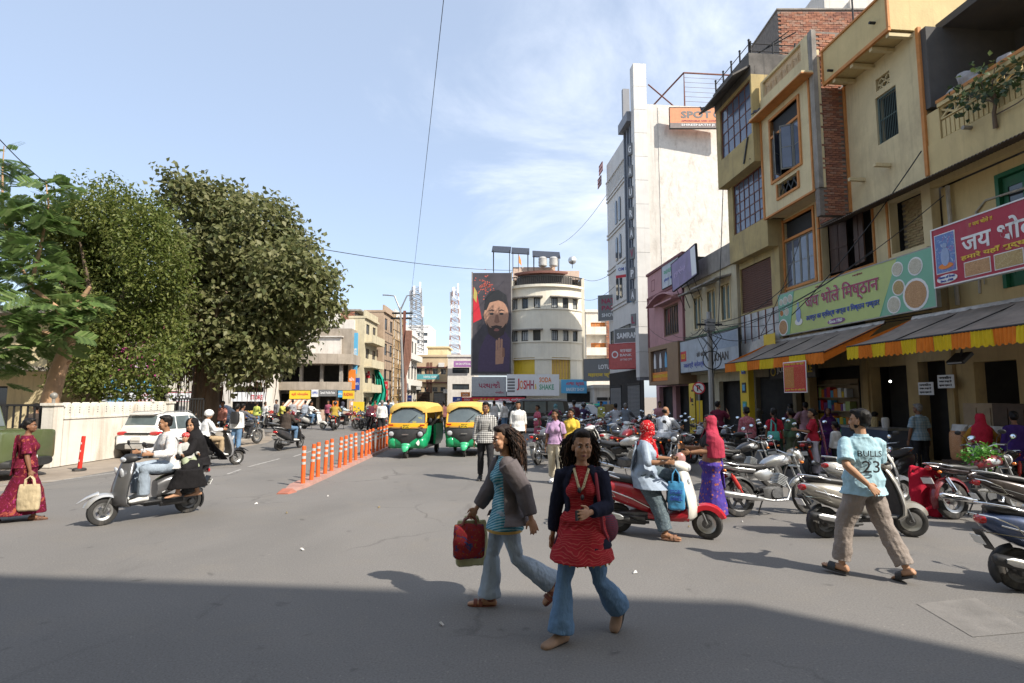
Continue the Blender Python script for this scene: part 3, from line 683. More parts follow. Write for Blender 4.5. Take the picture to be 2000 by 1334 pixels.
 return r
def motorcycle(label, loc, yaw, body=(.02, .02, .022), metal=.3, tank=None, lod=1, lean=0., turn=0., style='commuter', group=None, plates='RJ 27|BS 2073', helmet=None, name='motorcycle', wires=None):
 r = thing(name, label, 'motorcycle', loc, R(yaw), group); r.rotation_euler = (0, R(lean), R(yaw)); r.scale = (.96,)*3
 P = paint('%s%s' % (str(body), metal), body, metal); T = paint('%s%s' % (str(tank), metal), tank, metal) if tank else P; W = .30; wt = .085 if style == 'commuter' else .10
 sp = 'alloy' if style == 'commuter' else 'wire'
 wheel(r, .66, W, wt, PLA if style == 'commuter' else ALU, sp, 0, turn, lod); wr = wheel(r, -.64, W, wt+.012, ALU if style != 'commuter' else ENG, sp, 0, 0, lod)
 f = MB()
 f.tube([(0, .42, .92), (0, .30, .72), (0, .20, .42), (0, -.12, .32), (0, -.30, .45)], .022, 7); f.tube([(0, .42, .9), (0, .1, .80), (0, -.3, .70), (0, -.80, .76)], .02, 7)
 for sd in (-1, 1): f.tube([(sd*.07, -.2, .36), (sd*.085, -.45, .31), (sd*.085, -.64, W)], .018, 7)
 f.build('frame', PLA, r, smooth=50)
 t = MB(); t.loft([sring(y, z, w, h, 2.4, 18) for y, z, w, h in ((.43, .90, .05, .04), (.37, .91, .115, .085), (.22, .915, .145, .11), (.05, .885, .135, .10), (-.08, .845, .10, .07), (-.14, .82, .07, .035))]); t.build('fuel_tank', T, r, smooth=60)
 if lod < 2:
  q = MB()
  for sd in (-1, 1): q.ell((sd*.132, .20, .90), (.012, .11, .05), None, 12, 6)
  q.build('tank_emblem', mat('silver badge', (.5, .5, .5), .3, .7), r, smooth=60)
 s = MB(); s.loft([sring(y, z, w, h, 3, 14) for y, z, w, h in ((-.06, .80, .06, .02), (-.14, .81, .11, .04), (-.35, .80, .14, .045), (-.50, .825, .15, .05), (-.75, .845, .12, .045), (-.83, .85, .06, .02))]); s.build('seat', SEA, r, smooth=60)
 p = MB()
 for sd in (-1, 1): p.loft([sring(y, z, .02, h, 2.5, 10, sd*(.10+.02*sin(i))) for i, (y, z, h) in enumerate(((-.02, .68, .03), (-.10, .67, .10), (-.28, .66, .09), (-.36, .68, .03)))])
 p.build('side_panel', P, r, smooth=60)
 c = MB(); c.loft([sring(y, z, w, h, 2.6, 14) for y, z, w, h in ((-.34, .745, .13, .04), (-.60, .775, .13, .05), (-.85, .82, .085, .045), (-.98, .85, .04, .03))]); c.build('tail_panel', P, r, smooth=60)
 e = MB(); e.loft([sring(y, z, w, h, 4, 12) for y, z, w, h in ((-.20, .36, .09, .09), (-.12, .36, .125, .12), (.08, .36, .125, .12), (.17, .37, .08, .08))]); e.cyl((-.145, .0, .36), (.145, .0, .36), .085, n=14)
 eo = e.build('engine', ENG, r)
 q = MB()
 for i in range(7): q.obox((0, .14+.012*i, .50+.024*i), (.20-.004*i, .17, .010), (R(-25), 0, 0))
 q.obox((0, .17, .58), (.09, .09, .20), (R(-25), 0, 0)); q.build('cylinder_fins', ALU if lod < 2 else ENG, r)
 x = MB(); x.tube([(.05, .26, .55), (.09, .30, .40), (.13, .20, .25), (.15, -.10, .25), (.16, -.32, .29)], .021, 8); x.tube([(.165, -.28, .285), (.175, -.42, .31), (.185, -1.0, .40), (.185, -1.03, .405)], [.03, .05, .052, .025], 12); x.build('exhaust', STE if style != 'commuter' else ALU, r, smooth=60)
 k = MB()
 for sd in (-1, 1): k.tube([(sd*.085, .66, W), (sd*.085, .585, .55)], .025, 8); k.tube([(sd*.085, .585, .55), (sd*.08, .43, 1.0)], .017, 8)
 k.obox((0, .44, .98), (.22, .05, .03), (R(-24), 0, 0)); k.obox((0, .50, .80), (.22, .05, .03), (R(-24), 0, 0)); k.build('fork', ALU, r, smooth=50)
 n = MB(); arc_fender(n, .66, W, W+.03, .06, 25, 150, .03); n.build('front_fender', P if style == 'commuter' else T, r, smooth=60)
 m = MB(); arc_fender(m, -.64, W, W+.05, .075, 20, 200, .03); m.obox((0, -1.0, .60), (.15, .015, .20), (R(22), 0, 0)); m.build('rear_mudguard', PLA if style == 'commuter' else T, r, smooth=60)
 hb = MB(); hb.tube([(-.36, .30, 1.06), (-.24, .36, 1.08), (-.08, .43, 1.01), (.08, .43, 1.01), (.24, .36, 1.08), (.36, .30, 1.06)], .012, 6); ho = hb.build('handlebar', STE, r, smooth=60)
 for sd in (-1, 1):
  q = MB(); q.cyl((sd*.24, .355, 1.078), (sd*.37, .295, 1.06), .018, n=8); q.build('grip', PLA, ho)
  q = MB(); q.tube([(sd*.22, .40, 1.075), (sd*.36, .36, 1.06)], .006, 5); q.build('brake_lever', ALU, ho)
 mirrors(r, .35, 1.07, .30, .20, lod)
 h = MB()
 if style == 'commuter':
  h.loft([sring(y, z, w, hh, 2.3, 14) for y, z, w, hh in ((.44, .98, .09, .10), (.52, .97, .135, .14), (.60, .94, .12, .12), (.66, .915, .07, .07))]); h.build('headlight_cowl', P, r, smooth=60); l = MB(); l.ell((0, .635, .92), (.085, .05, .075), None, 12, 8); l.build('headlight', LEN, r, smooth=60)
 else:
  h.ell((0, .53, .93), (.098, .10, .098), None, 14, 9); h.build('headlight_shell', PLA, r, smooth=60); l = MB(); l.ell((0, .60, .93), (.085, .045, .085), None, 14, 8); l.build('headlight', LEN, r, smooth=60)
  l = MB(); l.cyl((0, .43, 1.05), (0, .40, 1.09), .05, n=12); l.build('speedometer', PLA, r)
 for sd in (-1, 1):
  q = MB(); q.tube([(sd*.10, -.78, .70), (sd*.115, -.60, .36)], .016, 6); q.tube([(sd*.10, -.765, .665), (sd*.112, -.655, .46)], .034, 10); q.build('shock_absorber', mat('red spring', (.45, .03, .02), .4) if style == 'commuter' else STE, r)
  for y, z in ((-.93, .76), (.54, .86)):
   q = MB(); q.ell((sd*.15, y, z), (.035, .03, .025), None, 8, 6); q.build('indicator', ORL, r, smooth=60)
  q = MB(); q.cyl((sd*.1, -.02, .28), (sd*.25, -.03, .28), .014, n=6); q.cyl((sd*.1, -.40, .34), (sd*.24, -.42, .34), .014, n=6); q.build('foot_peg', PLA, r)
 tl = MB(); tl.ell((0, -.985, .815), (.065, .035, .045), None, 10, 7); tl.build('tail_light', REDL, r, smooth=60)
 g = MB(); g.tube([(.12, -.6, .83), (.13, -.85, .88), (.07, -1.0, .90), (-.07, -1.0, .90), (-.13, -.85, .88), (-.12, -.6, .83)], .012, 7); g.build('grab_rail', STE, r, smooth=60)
 c = MB(); c.loft([sring(y, z, .012, hh, 3, 8, -.105) for y, z, hh in ((-.66, .32, .06), (-.4, .34, .055), (-.12, .37, .06))]); c.build('chain_guard', PLA, r, smooth=60)
 plate(r, -1.035, .62, plates, 180, -22)
 q = MB(); q.tube([(-.09, -.1, .28), (-.22, -.14, .01), (-.24, -.11, 0)], .012, 6); q.build('side_stand', ENG, r)
 return r
GREEN = mat('rickshaw green', (.006, .30, .115), .32, 0, .06, 3, coat=.4, dirt=.3, dcol=(.13, .20, .12), dscale=3)
GREEN2 = mat('rickshaw light green fender', (.05, .42, .20), .38, 0, .08, 3, coat=.3)
YEL = mat('rickshaw yellow', (.80, .38, .015), .4, 0, .06, 4, coat=.3, dirt=.2, dcol=(.4, .27, .1))
CANV = mat('yellow rexine canopy', (.66, .43, .10), .7, 0, .12, 4, .3, 12, dirt=.35, dcol=(.42, .31, .15))
SCREEN = mat('windscreen glass', (.10, .125, .13), .05, 0, .3, 1.5, spec=.9)
def rickshaw(label, loc, yaw, group):
 r = thing('auto_rickshaw', label, 'auto rickshaw', loc, R(yaw), group)
 b = MB()   # front shell, open behind the windscreen
 b.loft([[(x*w, y+dy_, z) for x, dy_ in ((-1, -.55), (-1, -.12), (-.86, .02), (-.5, .09), (0, .12), (.5, .09), (.86, .02), (1, -.12), (1, -.55), (.93, -.55), (.92, -.10), (.5, .02), (0, .05), (-.5, .02), (-.92, -.10), (-.93, -.55))] for z, w, y in ((.30, .40, .95), (.36, .52, 1.0), (.50, .60, 1.02), (.70, .64, .99), (.90, .64, .93), (.98, .63, .90))])
 b.build('front_body', GREEN, r, smooth=50)
 for sd in (-1, 1):   # bulging front corners
  c = MB(); c.loft([sring(y, .48, w, h, 2.6, 14, sd*.44) for y, w, h in ((.55, .14, .18), (.78, .18, .21), (.98, .17, .19), (1.08, .11, .13), (1.11, .05, .06))]); c.build('front_corner', GREEN, r, smooth=60)
 k = MB(); k.loft([[(x*w, y-.10*abs(x)**2+d, z) for x in [-1+.2*i for i in range(11)] for d in (0,)]+[(x*w, y-.10*abs(x)**2-.10, z) for x in [1-.2*i for i in range(11)]] for z, w, y in ((.40, .17, 1.15), (.52, .26, 1.17), (.66, .46, 1.155), (.78, .60, 1.12), (.90, .615, 1.07), (.93, .60, 1.05))]); k.build('black_fascia', PLA, r, smooth=50)
 y_ = MB(); y_.loft([[(x*w, y-.10*abs(x)**2, z) for x in [-1+.2*i for i in range(11)]]+[(x*w, y-.10*abs(x)**2-.14, z) for x in [1-.2*i for i in range(11)]] for z, w, y in ((.925, .61, 1.055), (1.0, .615, 1.05), (1.08, .615, 1.02))]); y_.build('yellow_band', YEL, r, smooth=50)
 s = MB(); s.obox((0, 1.075, .945), (.98, .02, .014)); s.build('silver_strip', ALU, r)
 for sd in (-1, 1):
  h = MB(); h.ell((sd*.46, 1.085, .755), (.105, .05, .09), None, 14, 8); ho = h.build('headlight', LEN, r, smooth=60); h = MB(); h.lathe([(.085, -.01), (.085, .02), (.11, .02), (.11, -.02)], (sd*.46, 1.10, .755), 'Y', 16); h.build('bezel', PLA, ho)
  h = MB(); h.obox((sd*.50, 1.045, 1.02), (.15, .03, .045)); h.build('indicator', REDL, r)
 plate(r, 1.085, .985, 'RJ27|PA', 180, 0, PLY, .25, .12)
 l = MB(); l.obox((0, 1.19, .74), (.2, .01, .03)); l.build('badge', ALU, r)
 g = MB(); g.loft([[(x*w, y-.08*abs(x)**2, z) for x in [-1+.2*i for i in range(11)]]+[(x*w, y-.08*abs(x)**2-.02, z) for x in [1-.2*i for i in range(11)]] for z, w, y in ((1.08, .56, 1.0), (1.30, .55, .92), (1.52, .52, .84))]); g.build('windscreen', SCREEN, r, smooth=60)
 f = MB(); f.tube([(-.585, .93, 1.06), (-.575, .85, 1.3), (-.53, .78, 1.52), (-.44, .79, 1.575), (0, .86, 1.595), (.44, .79, 1.575), (.53, .78, 1.52), (.575, .85, 1.3), (.585, .93, 1.06)], .032, 8); f.build('windscreen_frame', YEL, r, smooth=60)
 w = MB(); w.tube([(-.05, 1.02, 1.10), (-.32, .94, 1.34)], .008, 5); w.build('wiper', PLA, r)
 w = MB(); w.obox((-.40, .905, 1.21), (.12, .004, .12), (R(-18), 0, 0)); w.obox((-.24, .998, 1.115), (.12, .004, .06), (R(-18), 0, 0)); w.build('windscreen_sticker', mat('pale sticker', (.62, .66, .35), .5), r)
 c = MB(); c.loft([[(x, y, z) for x, z in ((-w, 1.40), (-w*1.0, z1-.14), (-w*.86, z1-.04), (-w*.4, z1), (w*.4, z1), (w*.86, z1-.04), (w, z1-.14), (w, 1.40), (w-.02, 1.40), (w-.03, z1-.16), (w*.4, z1-.03), (-w*.4, z1-.03), (-w+.03, z1-.16), (-w+.02, 1.40))] for y, w, z1 in ((.90, .50, 1.60), (.84, .60, 1.66), (.4, .66, 1.72), (-.2, .68, 1.74), (-.8, .68, 1.72), (-1.22, .66, 1.66), (-1.28, .62, 1.60))]); c.build('canopy', CANV, r, smooth=40)
 c = MB(); c.box((-.66, -1.30, .55), (.66, -1.24, 1.55)); c.build('rear_curtain', CANV, r)
 bd = MB()
 for sd in (-1, 1): bd.loft([[(sd*.66, y, z0), (sd*.68, y, (z0+z1)/2), (sd*.66, y, z1), (sd*.60, y, z1), (sd*.60, y, z0)] for y, z0, z1 in ((-1.32, .45, .98), (-.9, .32, 1.0), (-.30, .34, 1.02), (-.12, .36, .98))])
 bd.box((-.64, -1.34, .40), (.64, -1.28, .96)); bd.build('rear_body', GREEN, r, smooth=40)
 fl = MB(); fl.box((-.60, -1.28, .30), (.60, .96, .36)); fl.build('floor', PLA, r)
 st = MB(); st.box((-.58, -1.1, .36), (.58, -.5, .66)); st.box((-.58, -1.2, .66), (.58, -1.05, 1.15)); bevel(st.build('passenger_seat', SEA, r), .03)
 st = MB(); st.box((-.30, .0, .36), (.30, .34, .70)); st.box((-.28, -.06, .70), (.28, .02, .95)); bevel(st.build('driver_seat', SEA, r), .03)
 p = MB()
 for sd in (-1, 1):
  p.tube([(sd*.63, -.20, .95), (sd*.655, -.22, 1.6)], .018, 6); p.tube([(sd*.63, -1.2, .9), (sd*.655, -1.2, 1.6)], .018, 6)
 p.build('roof_post', PLA, r)
 for sd in (-1, 1):
  m = MB(); m.tube([(sd*.56, .93, 1.1), (sd*.70, .98, 1.15)], .008, 5); m.ell((sd*.74, .98, 1.17), (.05, .02, .075), None, 10, 7); m.build('mirror', PLA, r, smooth=60)
  wheel(r, -.95, .21, .10, ENG, 'disc', sd*.52)
 wheel(r, 1.0, .21, .10, ENG, 'disc', 0)
 n = MB(); arc_fender(n, 1.0, .22, .24, .115, 0, 175, .05, x=0); n.ell((0, 1.06, .40), (.17, .14, .11), None, 14, 8); n.build('front_fender', GREEN2, r, smooth=60)
 q = MB(); q.tube([(-.07, 1.0, .21), (-.12, .9, .3), (-.1, .8, .5)], .03, 8); q.tube([(-.13, .86, .26), (-.13, .78, .46)], .035, 8); q.build('front_suspension', ENG, r)
 l = MB(); l.prism([(0, -.09), (.07, 0), (0, .09), (-.07, 0)], (-.40, 1.10, .48), (1, .25, 0), (0, 0, 1), (0, .02, 0)); l.build('white_diamond', PLW, r)
 return r
def car(label, loc, yaw, body, style='suv', group=None, rear_txt=None, cat='car', lod=1, name='parked_car'):
 """y forward; rear at -y"""
 r = thing(name, label, cat, loc, R(yaw), group); P = paint('car'+str(body), body, .0, .25, .12); H = {'suv': 1.6, 'sedan': 1.46, 'van': 1.8, 'jeep': 1.8}[style]; W = .88 if style != 'van' else .78; Z = .92 if style != 'sedan' else .82
 b = MB(); y0, y1 = -1.95, 1.95
 if style == 'jeep': sec = ((y0, .72, .55, .36), (y0+.05, .75, .80, .38), (.55, .75, .80, .38), (1.9, .75, .74, .36), (1.93, .75, .70, .34))
 else: sec = ((y0, .60, W*.86, .22), (y0+.10, .62, W*.97, .33), (-1.2, .62, W, .36), (0, .60, W, .36), (1.0, .58, W*.99, .34), (1.6, .55, W*.93, .28), (1.88, .50, W*.80, .20), (y1, .48, W*.66, .13))
 b.loft([sring(y, z, w, h, 5 if style != 'jeep' else 10, 24) for y, z, w, h in sec]); b.build('body', P, r, smooth=40)
 if style == 'suv': cb = ((-1.86, 1.12, .62), (-1.62, H-.04, .60), (-1.3, H, .64), (0, H+.01, .65), (.35, H-.05, .62), (1.05, Z+.02, .74))
 elif style == 'van': cb = ((-1.9, 1.1, .66), (-1.75, H-.05, .64), (-1.3, H, .66), (.6, H-.02, .66), (.9, H-.15, .63), (1.45, 1.0, .70))
 elif style == 'jeep': cb = ((-1.88, 1.1, .70), (-1.85, H-.04, .68), (-1.8, H, .70), (.35, H, .70), (.42, H-.06, .69), (.62, 1.1, .70))
 else: cb = ((-1.55, .90, .66), (-.95, H-.05, .56), (-.6, H, .58), (.2, H, .58), (.45, H-.06, .56), (1.1, .90, .68))
 c = MB(); rings = []
 for y, z, w in cb:
  wb = W*.93; rings.append([(-wb, y, Z-.12), (-w-.02, y, z-.09 if z > Z+.2 else z-.03), (-w+.05, y, z), (0, y, z+.02), (w-.05, y, z), (w+.02, y, z-.09 if z > Z+.2 else z-.03), (wb, y, Z-.12)])
 c.loft(rings); c.build('cabin', P, r, smooth=30)
 gl = SCREEN
 def pane(pts, nm='window', out=V((0, 0, 0))):
  m = MB(); ps = [V(p) for p in pts]; n = (ps[1]-ps[0]).cross(ps[2]-ps[0]).normalized(); cc = sum(ps, V())/len(ps)
  if n.dot(cc-V((0, 0, 1.1))) < 0: n = -n
  k = len(ps); m.add([p+n*.012 for p in ps]+[p-n*.03 for p in ps], [tuple(range(k)), tuple(range(2*k-1, k-1, -1))]+[(i, k+i, k+(i+1) % k, (i+1) % k) for i in range(k)]); m.build(nm, gl, r, fixn=True)
 def on(i, t, s_, sd):   # point on the cabin side between ring i and i+1 at height fraction s_
  a, b_ = rings[i], rings[i+1]; k0, k1 = (0, 1) if sd < 0 else (6, 5)
  p = V(a[k0]).lerp(V(a[k1]), s_); q = V(b_[k0]).lerp(V(b_[k1]), s_); return p.lerp(q, t)
 for sd in (-1, 1):
  if style in ('suv', 'van', 'jeep'):
   pane([on(1, .3, .30, sd), on(2, .30, .30, sd), on(2, .30, .95, sd), on(1, .5, .95, sd)]); pane([on(2, .36, .28, sd), on(2, .95, .28, sd), on(2, .95, .95, sd), on(2, .36, .95, sd)])
   if style != 'jeep': pane([on(3, .02, .28, sd), on(4, .45, .55, sd), on(3, .98, .95, sd), on(3, .02, .95, sd)])
  else:
   pane([on(1, .2, .35, sd), on(2, .45, .35, sd), on(2, .45, .95, sd), on(1, .9, .95, sd)]); pane([on(2, .55, .35, sd), on(4, .25, .5, sd), on(3, .9, .95, sd), on(2, .55, .95, sd)])
 def mid(i, t, x, s_): # sloping front/back panel between rings i and i+1
  a, b_ = rings[i], rings[i+1]; return V((x*(1-t)*V(a[5]).x/.6+x*t*V(b_[5]).x/.6, a[3][1]*(1-t)+b_[3][1]*t, a[3][2]*(1-t)+b_[3][2]*t-.01))
 lo, hi = (.12, .86)
 pane([mid(0, lo, -.54, 0), mid(0, lo, .54, 0), mid(0, hi, .52, 0), mid(0, hi, -.52, 0)], 'rear_window'); k = len(rings)-2
 pane([mid(k, .06, -.54, 0), mid(k, .06, .54, 0), mid(k, .9, .56, 0), mid(k, .9, -.56, 0)], 'windscreen')
 m = MB(); m.loft([sring(y, z, w, h, 4, 16) for y, z, w, h in ((y0-.05, .42, W*.82, .12), (y0+.1, .40, W*.97, .16), (y0+.3, .38, W, .14))]); m.build('rear_bumper', PLA, r, smooth=40)
 m = MB(); m.loft([sring(y, z, w, h, 4, 16) for y, z, w, h in ((y1-.3, .36, W*.92, .12), (y1-.05, .36, W*.80, .12), (y1+.06, .36, W*.66, .09))]); m.build('front_bumper', PLA if style in ('jeep', 'suv') else P, r, smooth=40)
 for sd in (-1, 1):
  m = MB(); m.loft([sring(y, .88 if style != 'sedan' else .76, w, h, 3, 12, sd*W*.70) for y, w, h in ((y0+.20, .20, .085), (y0+.04, .17, .075), (y0-.014, .13, .05))]); m.build('tail_light', REDL, r, smooth=50)
  m = MB(); m.ell((sd*W*.68, y1-.14, .70), (.17, .10, .08), None, 12, 8); m.build('headlight', LEN, r, smooth=60)
  m = MB(); m.ell((sd*(W+.10), .85, 1.02), (.10, .06, .075), None, 10, 7); m.tube([(sd*W*.9, .85, .97), (sd*(W+.08), .85, 1.0)], .02, 6); m.build('wing_mirror', P if style != 'jeep' else PLA, r, smooth=60)
  for y in (-1.25, 1.25): 
   wheel(r, y, .33 if style != 'jeep' else .37, .20, ALU, 'alloy', sd*(W-.10))
   a = MB(); arc_fender(a, y, .34, .40, .11, 5, 175, .03, x=sd*(W-.09)); a.build('wheel_arch', PLA if style in ('suv', 'jeep') else P, r, smooth=50)
  if style == 'suv': m = MB(); m.tube([(sd*.60, -1.45, H), (sd*.60, -1.3, H+.05), (sd*.60, .1, H+.06), (sd*.60, .25, H)], .018, 6); m.build('roof_rail', ALU, r)
  m = MB(); m.obox((sd*(W+.005), -.35, .86), (.03, .16, .03)); m.obox((sd*(W+.005), .55, .86), (.03, .16, .03)); m.build('door_handle', P, r)
 if style == 'suv':
  m = MB(); m.box((-.46, y0-.03, .845), (.46, y0+.05, .915)); bevel(m.build('tailgate_trim', PLA, r), .015)
  m = MB(); m.loft([sring(y, z, w, .025, 4, 12) for y, z, w in ((-1.78, H-.02, .5), (-1.6, H+.0, .58), (-1.4, H+.0, .56))]); m.build('spoiler', P, r, smooth=50)
  m = MB(); m.box((-.38, y0-.085, .33), (.38, y0-.02, .50)); bevel(m.build('skid_plate', mat('skid grey', (.40, .39, .37), .5), r), .02)
  m = MB(); m.tube([(0, -1.82, 1.2), (-.25, -1.76, 1.3)], .008, 5); m.build('wiper', PLA, r)
 plate(r, y0-.052, .70, rear_txt, 180, -6, None, .36, .12); plate(r, y1+.03, .46, rear_txt, 0, 5, None, .36, .12)
 return r
# ------------------------------------------------------------------ ground and road
def asphalt():
 m, nt, b = newmat('asphalt'); v = coords(nt)
 big = noise(nt, v, .22, 5, .6, .8); mid_ = noise(nt, v, 1.3, 7, .65, .4); fine = noise(nt, v, 60, 3, .7)
 c = mixc(nt, ramp(nt, big, .35, .65), (.180, .170, .160), (.228, .214, .200))
 c = mixc(nt, ramp(nt, mid_, .52, .70, 0, .55), c, (.225, .205, .180)); c = mixc(nt, ramp(nt, noise(nt, coords(nt, (1, .35, 1)), .9, 8, .7, 1.2), .60, .72, 0, .45), c, (.095, .09, .086))
 c = mixc(nt, ramp(nt, fine, .35, .7, 0, .6), c, (.08, .075, .07)); c = mixc(nt, ramp(nt, noise(nt, v, 3.2, 2, .5, .3), .68, .76, 0, .5), c, (.07, .066, .062)); c = mixc(nt, ramp(nt, noise(nt, v, 24, 2, .6), .66, .72, 0, .6), c, (.27, .25, .22))
 cr = node(nt, 'ShaderNodeTexVoronoi', feature='DISTANCE_TO_EDGE'); cr.inputs['Scale'].default_value = .34
 wv = node(nt, 'ShaderNodeVectorMath', operation='ADD'); nn = node(nt, 'ShaderNodeTexNoise'); nn.inputs['Scale'].default_value = 1.1; nn.inputs['Detail'].default_value = 6; nt.links.new(v, nn.inputs['Vector'])
 nt.links.new(v, wv.inputs[0]); nt.links.new(nn.outputs['Color'], wv.inputs[1]); nt.links.new(wv.outputs[0], cr.inputs['Vector'])
 k = node(nt, 'ShaderNodeMath', operation='MULTIPLY'); nt.links.new(ramp(nt, cr.outputs['Distance'], .002, .012, 1, 0), k.inputs[0]); nt.links.new(ramp(nt, big, .5, .62, 0, .5), k.inputs[1])
 c = mixc(nt, k.outputs[0], c, (.06, .056, .052))
 finish(nt, b, c, .88, 0, .35, 95, v, 0, .25, .006); return m
ASPH = asphalt()
DUST = mat('dusty earth paving', (.27, .225, .18), .95, 0, .22, 1.2, .3, 30, dirt=.4, dcol=(.16, .14, .12), dscale=.9)
g = MB(); g.quad((-1200, -400, -.02), (1200, -400, -.02), (1200, 1800, -.02), (-1200, 1800, -.02)); g.build('ground', DUST, smooth=0, kind='structure')
rd = MB(); rd.add([(-11.2, -60, 0), (40, -60, 0), (40, 30, 0), (9.6, 30, 0), (7.3, 56, 0), (3.4, 110, 0), (-13, 110, 0), (-13.6, 50, 0), (-60, 50, 0), (-60, 31, 0), (-12.2, 31, 0), (-10.2, 24, 0)], [(0, 1, 2, 3, 4, 5, 6, 7, 8, 9, 10, 11)])
rd.build('road', ASPH, smooth=0, kind='structure')
PAINTW = mat('worn road paint', (.36, .345, .325), .85, 0, .35, 7, dirt=.8, dcol=(.19, .175, .16), dscale=14)
lm = MB()
def mark(a, b, w=.09):
 a, b = V(a), V(b); d = (b-a).normalized(); n = V((-d.y, d.x, 0))*w/2; q = V((0, 0, .004)); N = max(2, int((b-a).length/.25)); L = []
 for i in range(N+1):
  p = a.lerp(b, i/N)+q; L.append((p-n*(1+random.uniform(-.3, .12)), p+n*(1+random.uniform(-.3, .12))))
 for i in range(N): lm.quad(L[i][0], L[i+1][0], L[i+1][1], L[i][1])
mark(G(0, 948), G(120, 938)); mark(G(125, 937), G(235, 922)); mark(G(485, 912), G(546, 896)); mark(G(573, 892), G(612, 880), .08); mark(G(660, 868), G(700, 858), .08); mark(G(445, 926), G(470, 917), .08)
lm.build('road_markings', PAINTW, smooth=0, kind='structure')
pt = MB()  # repaired trench patches
for a, b, c, d in (((1790, 1180), (1905, 1168), (2010, 1235), (1900, 1245)),):
 P = [G(*p)+V((0, 0, .004)) for p in (a, b, c, d)]; pt.quad(*P)
pt.build('road_patch', mat('patched asphalt', (.172, .16, .148), .92, 0, .2, 3, .4, 60), smooth=0, kind='structure')
LIT = [cloth('litter', (.6, .58, .55), bump=.1), mat('leaf litter', (.22, .17, .09), .9)]
for i, (px, py) in enumerate(((862, 1222), (590, 1075), (640, 970), (585, 945), (500, 985), (1345, 1030), (1450, 1020), (740, 992), (955, 1010), (1905, 1048), (170, 985), (560, 1003), (1240, 1120))):
 p = G(px, py); s = random.uniform(.012, .03); a = random.uniform(0, 3); b = MB()
 b.add([(-s, -s*.6, .006), (s, -s*.7, .012), (s*.8, s*.6, .03), (-s*.9, s*.5, .008), (0, 0, .035)], [(0, 1, 4), (1, 2, 4), (2, 3, 4), (3, 0, 4)])
 o = b.build('litter_scrap', LIT[i % 2 if i > 3 else 0], loc=p, rot=(0, 0, a), smooth=0); tag(o, ('%s scrap on the road ' % ('pale paper' if (i % 2 == 0 or i <= 3) else 'brown dry leaf'))+('in the shade near the walking women', 'left of the walking women', 'near the kerb tip', 'beside the kerb tip', 'in the left lane', 'below the red scooter', 'near the silver motorcycle', 'in the middle of the road', 'behind the woman in teal', 'near the blue scooter', 'near the saree walker', 'in the left lane by the dashes', 'between the women and the shirt walker')[i], 'litter', 'litter scraps on the road')
# ------------------------------------------------------------------ building helpers (local x = reading direction of the facade, y = into the building)
PH = math.atan2(-1, .09)
def facade(u, off=0.): return V((12.3-.09*u-off*1.004, u-off*.09, 0))
def wall(mb, x0, x1, z0, z1, y=0., th=.25, ops=(), mi=0):
 xs = sorted({x0, x1, *[v for o in ops for v in o[:2] if x0 < v < x1]}); zs = sorted({z0, z1, *[v for o in ops for v in o[2:4] if z0 < v < z1]})
 for i in range(len(xs)-1):
  run = None
  for j in range(len(zs)-1):
   cx, cz = (xs[i]+xs[i+1])/2, (zs[j]+zs[j+1])/2; hole = any(o[0] < cx < o[1] and o[2] < cz < o[3] for o in ops)
   if not hole: run = (run[0], zs[j+1]) if run else (zs[j], zs[j+1])
   if (hole or j == len(zs)-2) and run: mb.box((xs[i], y, run[0]), (xs[i+1], y+th, run[1]), mi); run = None
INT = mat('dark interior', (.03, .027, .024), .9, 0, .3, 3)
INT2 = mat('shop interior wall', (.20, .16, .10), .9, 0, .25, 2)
BARS = mat('dark iron', (.035, .034, .033), .6, .4, .2, 9)
PANE = glassy('window glass', (.045, .055, .065)); PANEB = glassy('bluish glass', (.10, .12, .17), .1); BLUEG = glassy('blue glass', (.07, .20, .36), .08)
CONC = mat('raw concrete', (.29, .265, .235), .9, 0, .22, 2.4, .35, 26, dirt=.6, dcol=(.07, .064, .058), dscale=1.1)
WHITEW = mat('white stained plaster', (.63, .595, .545), .9, 0, .09, 2, .35, 14, dirt=.6, dcol=(.30, .25, .20), dscale=.8)
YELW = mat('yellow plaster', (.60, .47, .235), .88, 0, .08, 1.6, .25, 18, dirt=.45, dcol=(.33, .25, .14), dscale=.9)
CREAM = mat('cream plaster', (.63, .525, .315), .88, 0, .10, 1.6, .25, 18, dirt=.55, dcol=(.33, .26, .17), dscale=.9)
ORTR = mat('orange trim', (.52, .215, .06), .75, 0, .15, 4, dirt=.3)
BRK = [mat('brick %d' % i, c, .92, 0, .25, 8, .4, 40) for i, c in enumerate(((.28, .115, .07), (.34, .15, .09), (.22, .095, .065), (.30, .17, .12)))]
MORT = mat('mortar', (.19, .165, .145), .95, 0, .25, 6, .4, 40)
def pieces(name, parent, me, spots, limit=300):
 out = []
 for i, (loc, rot) in enumerate(spots[:limit]): out.append(link(name, me[i % len(me)] if isinstance(me, list) else me, parent, loc, rot))
 return out
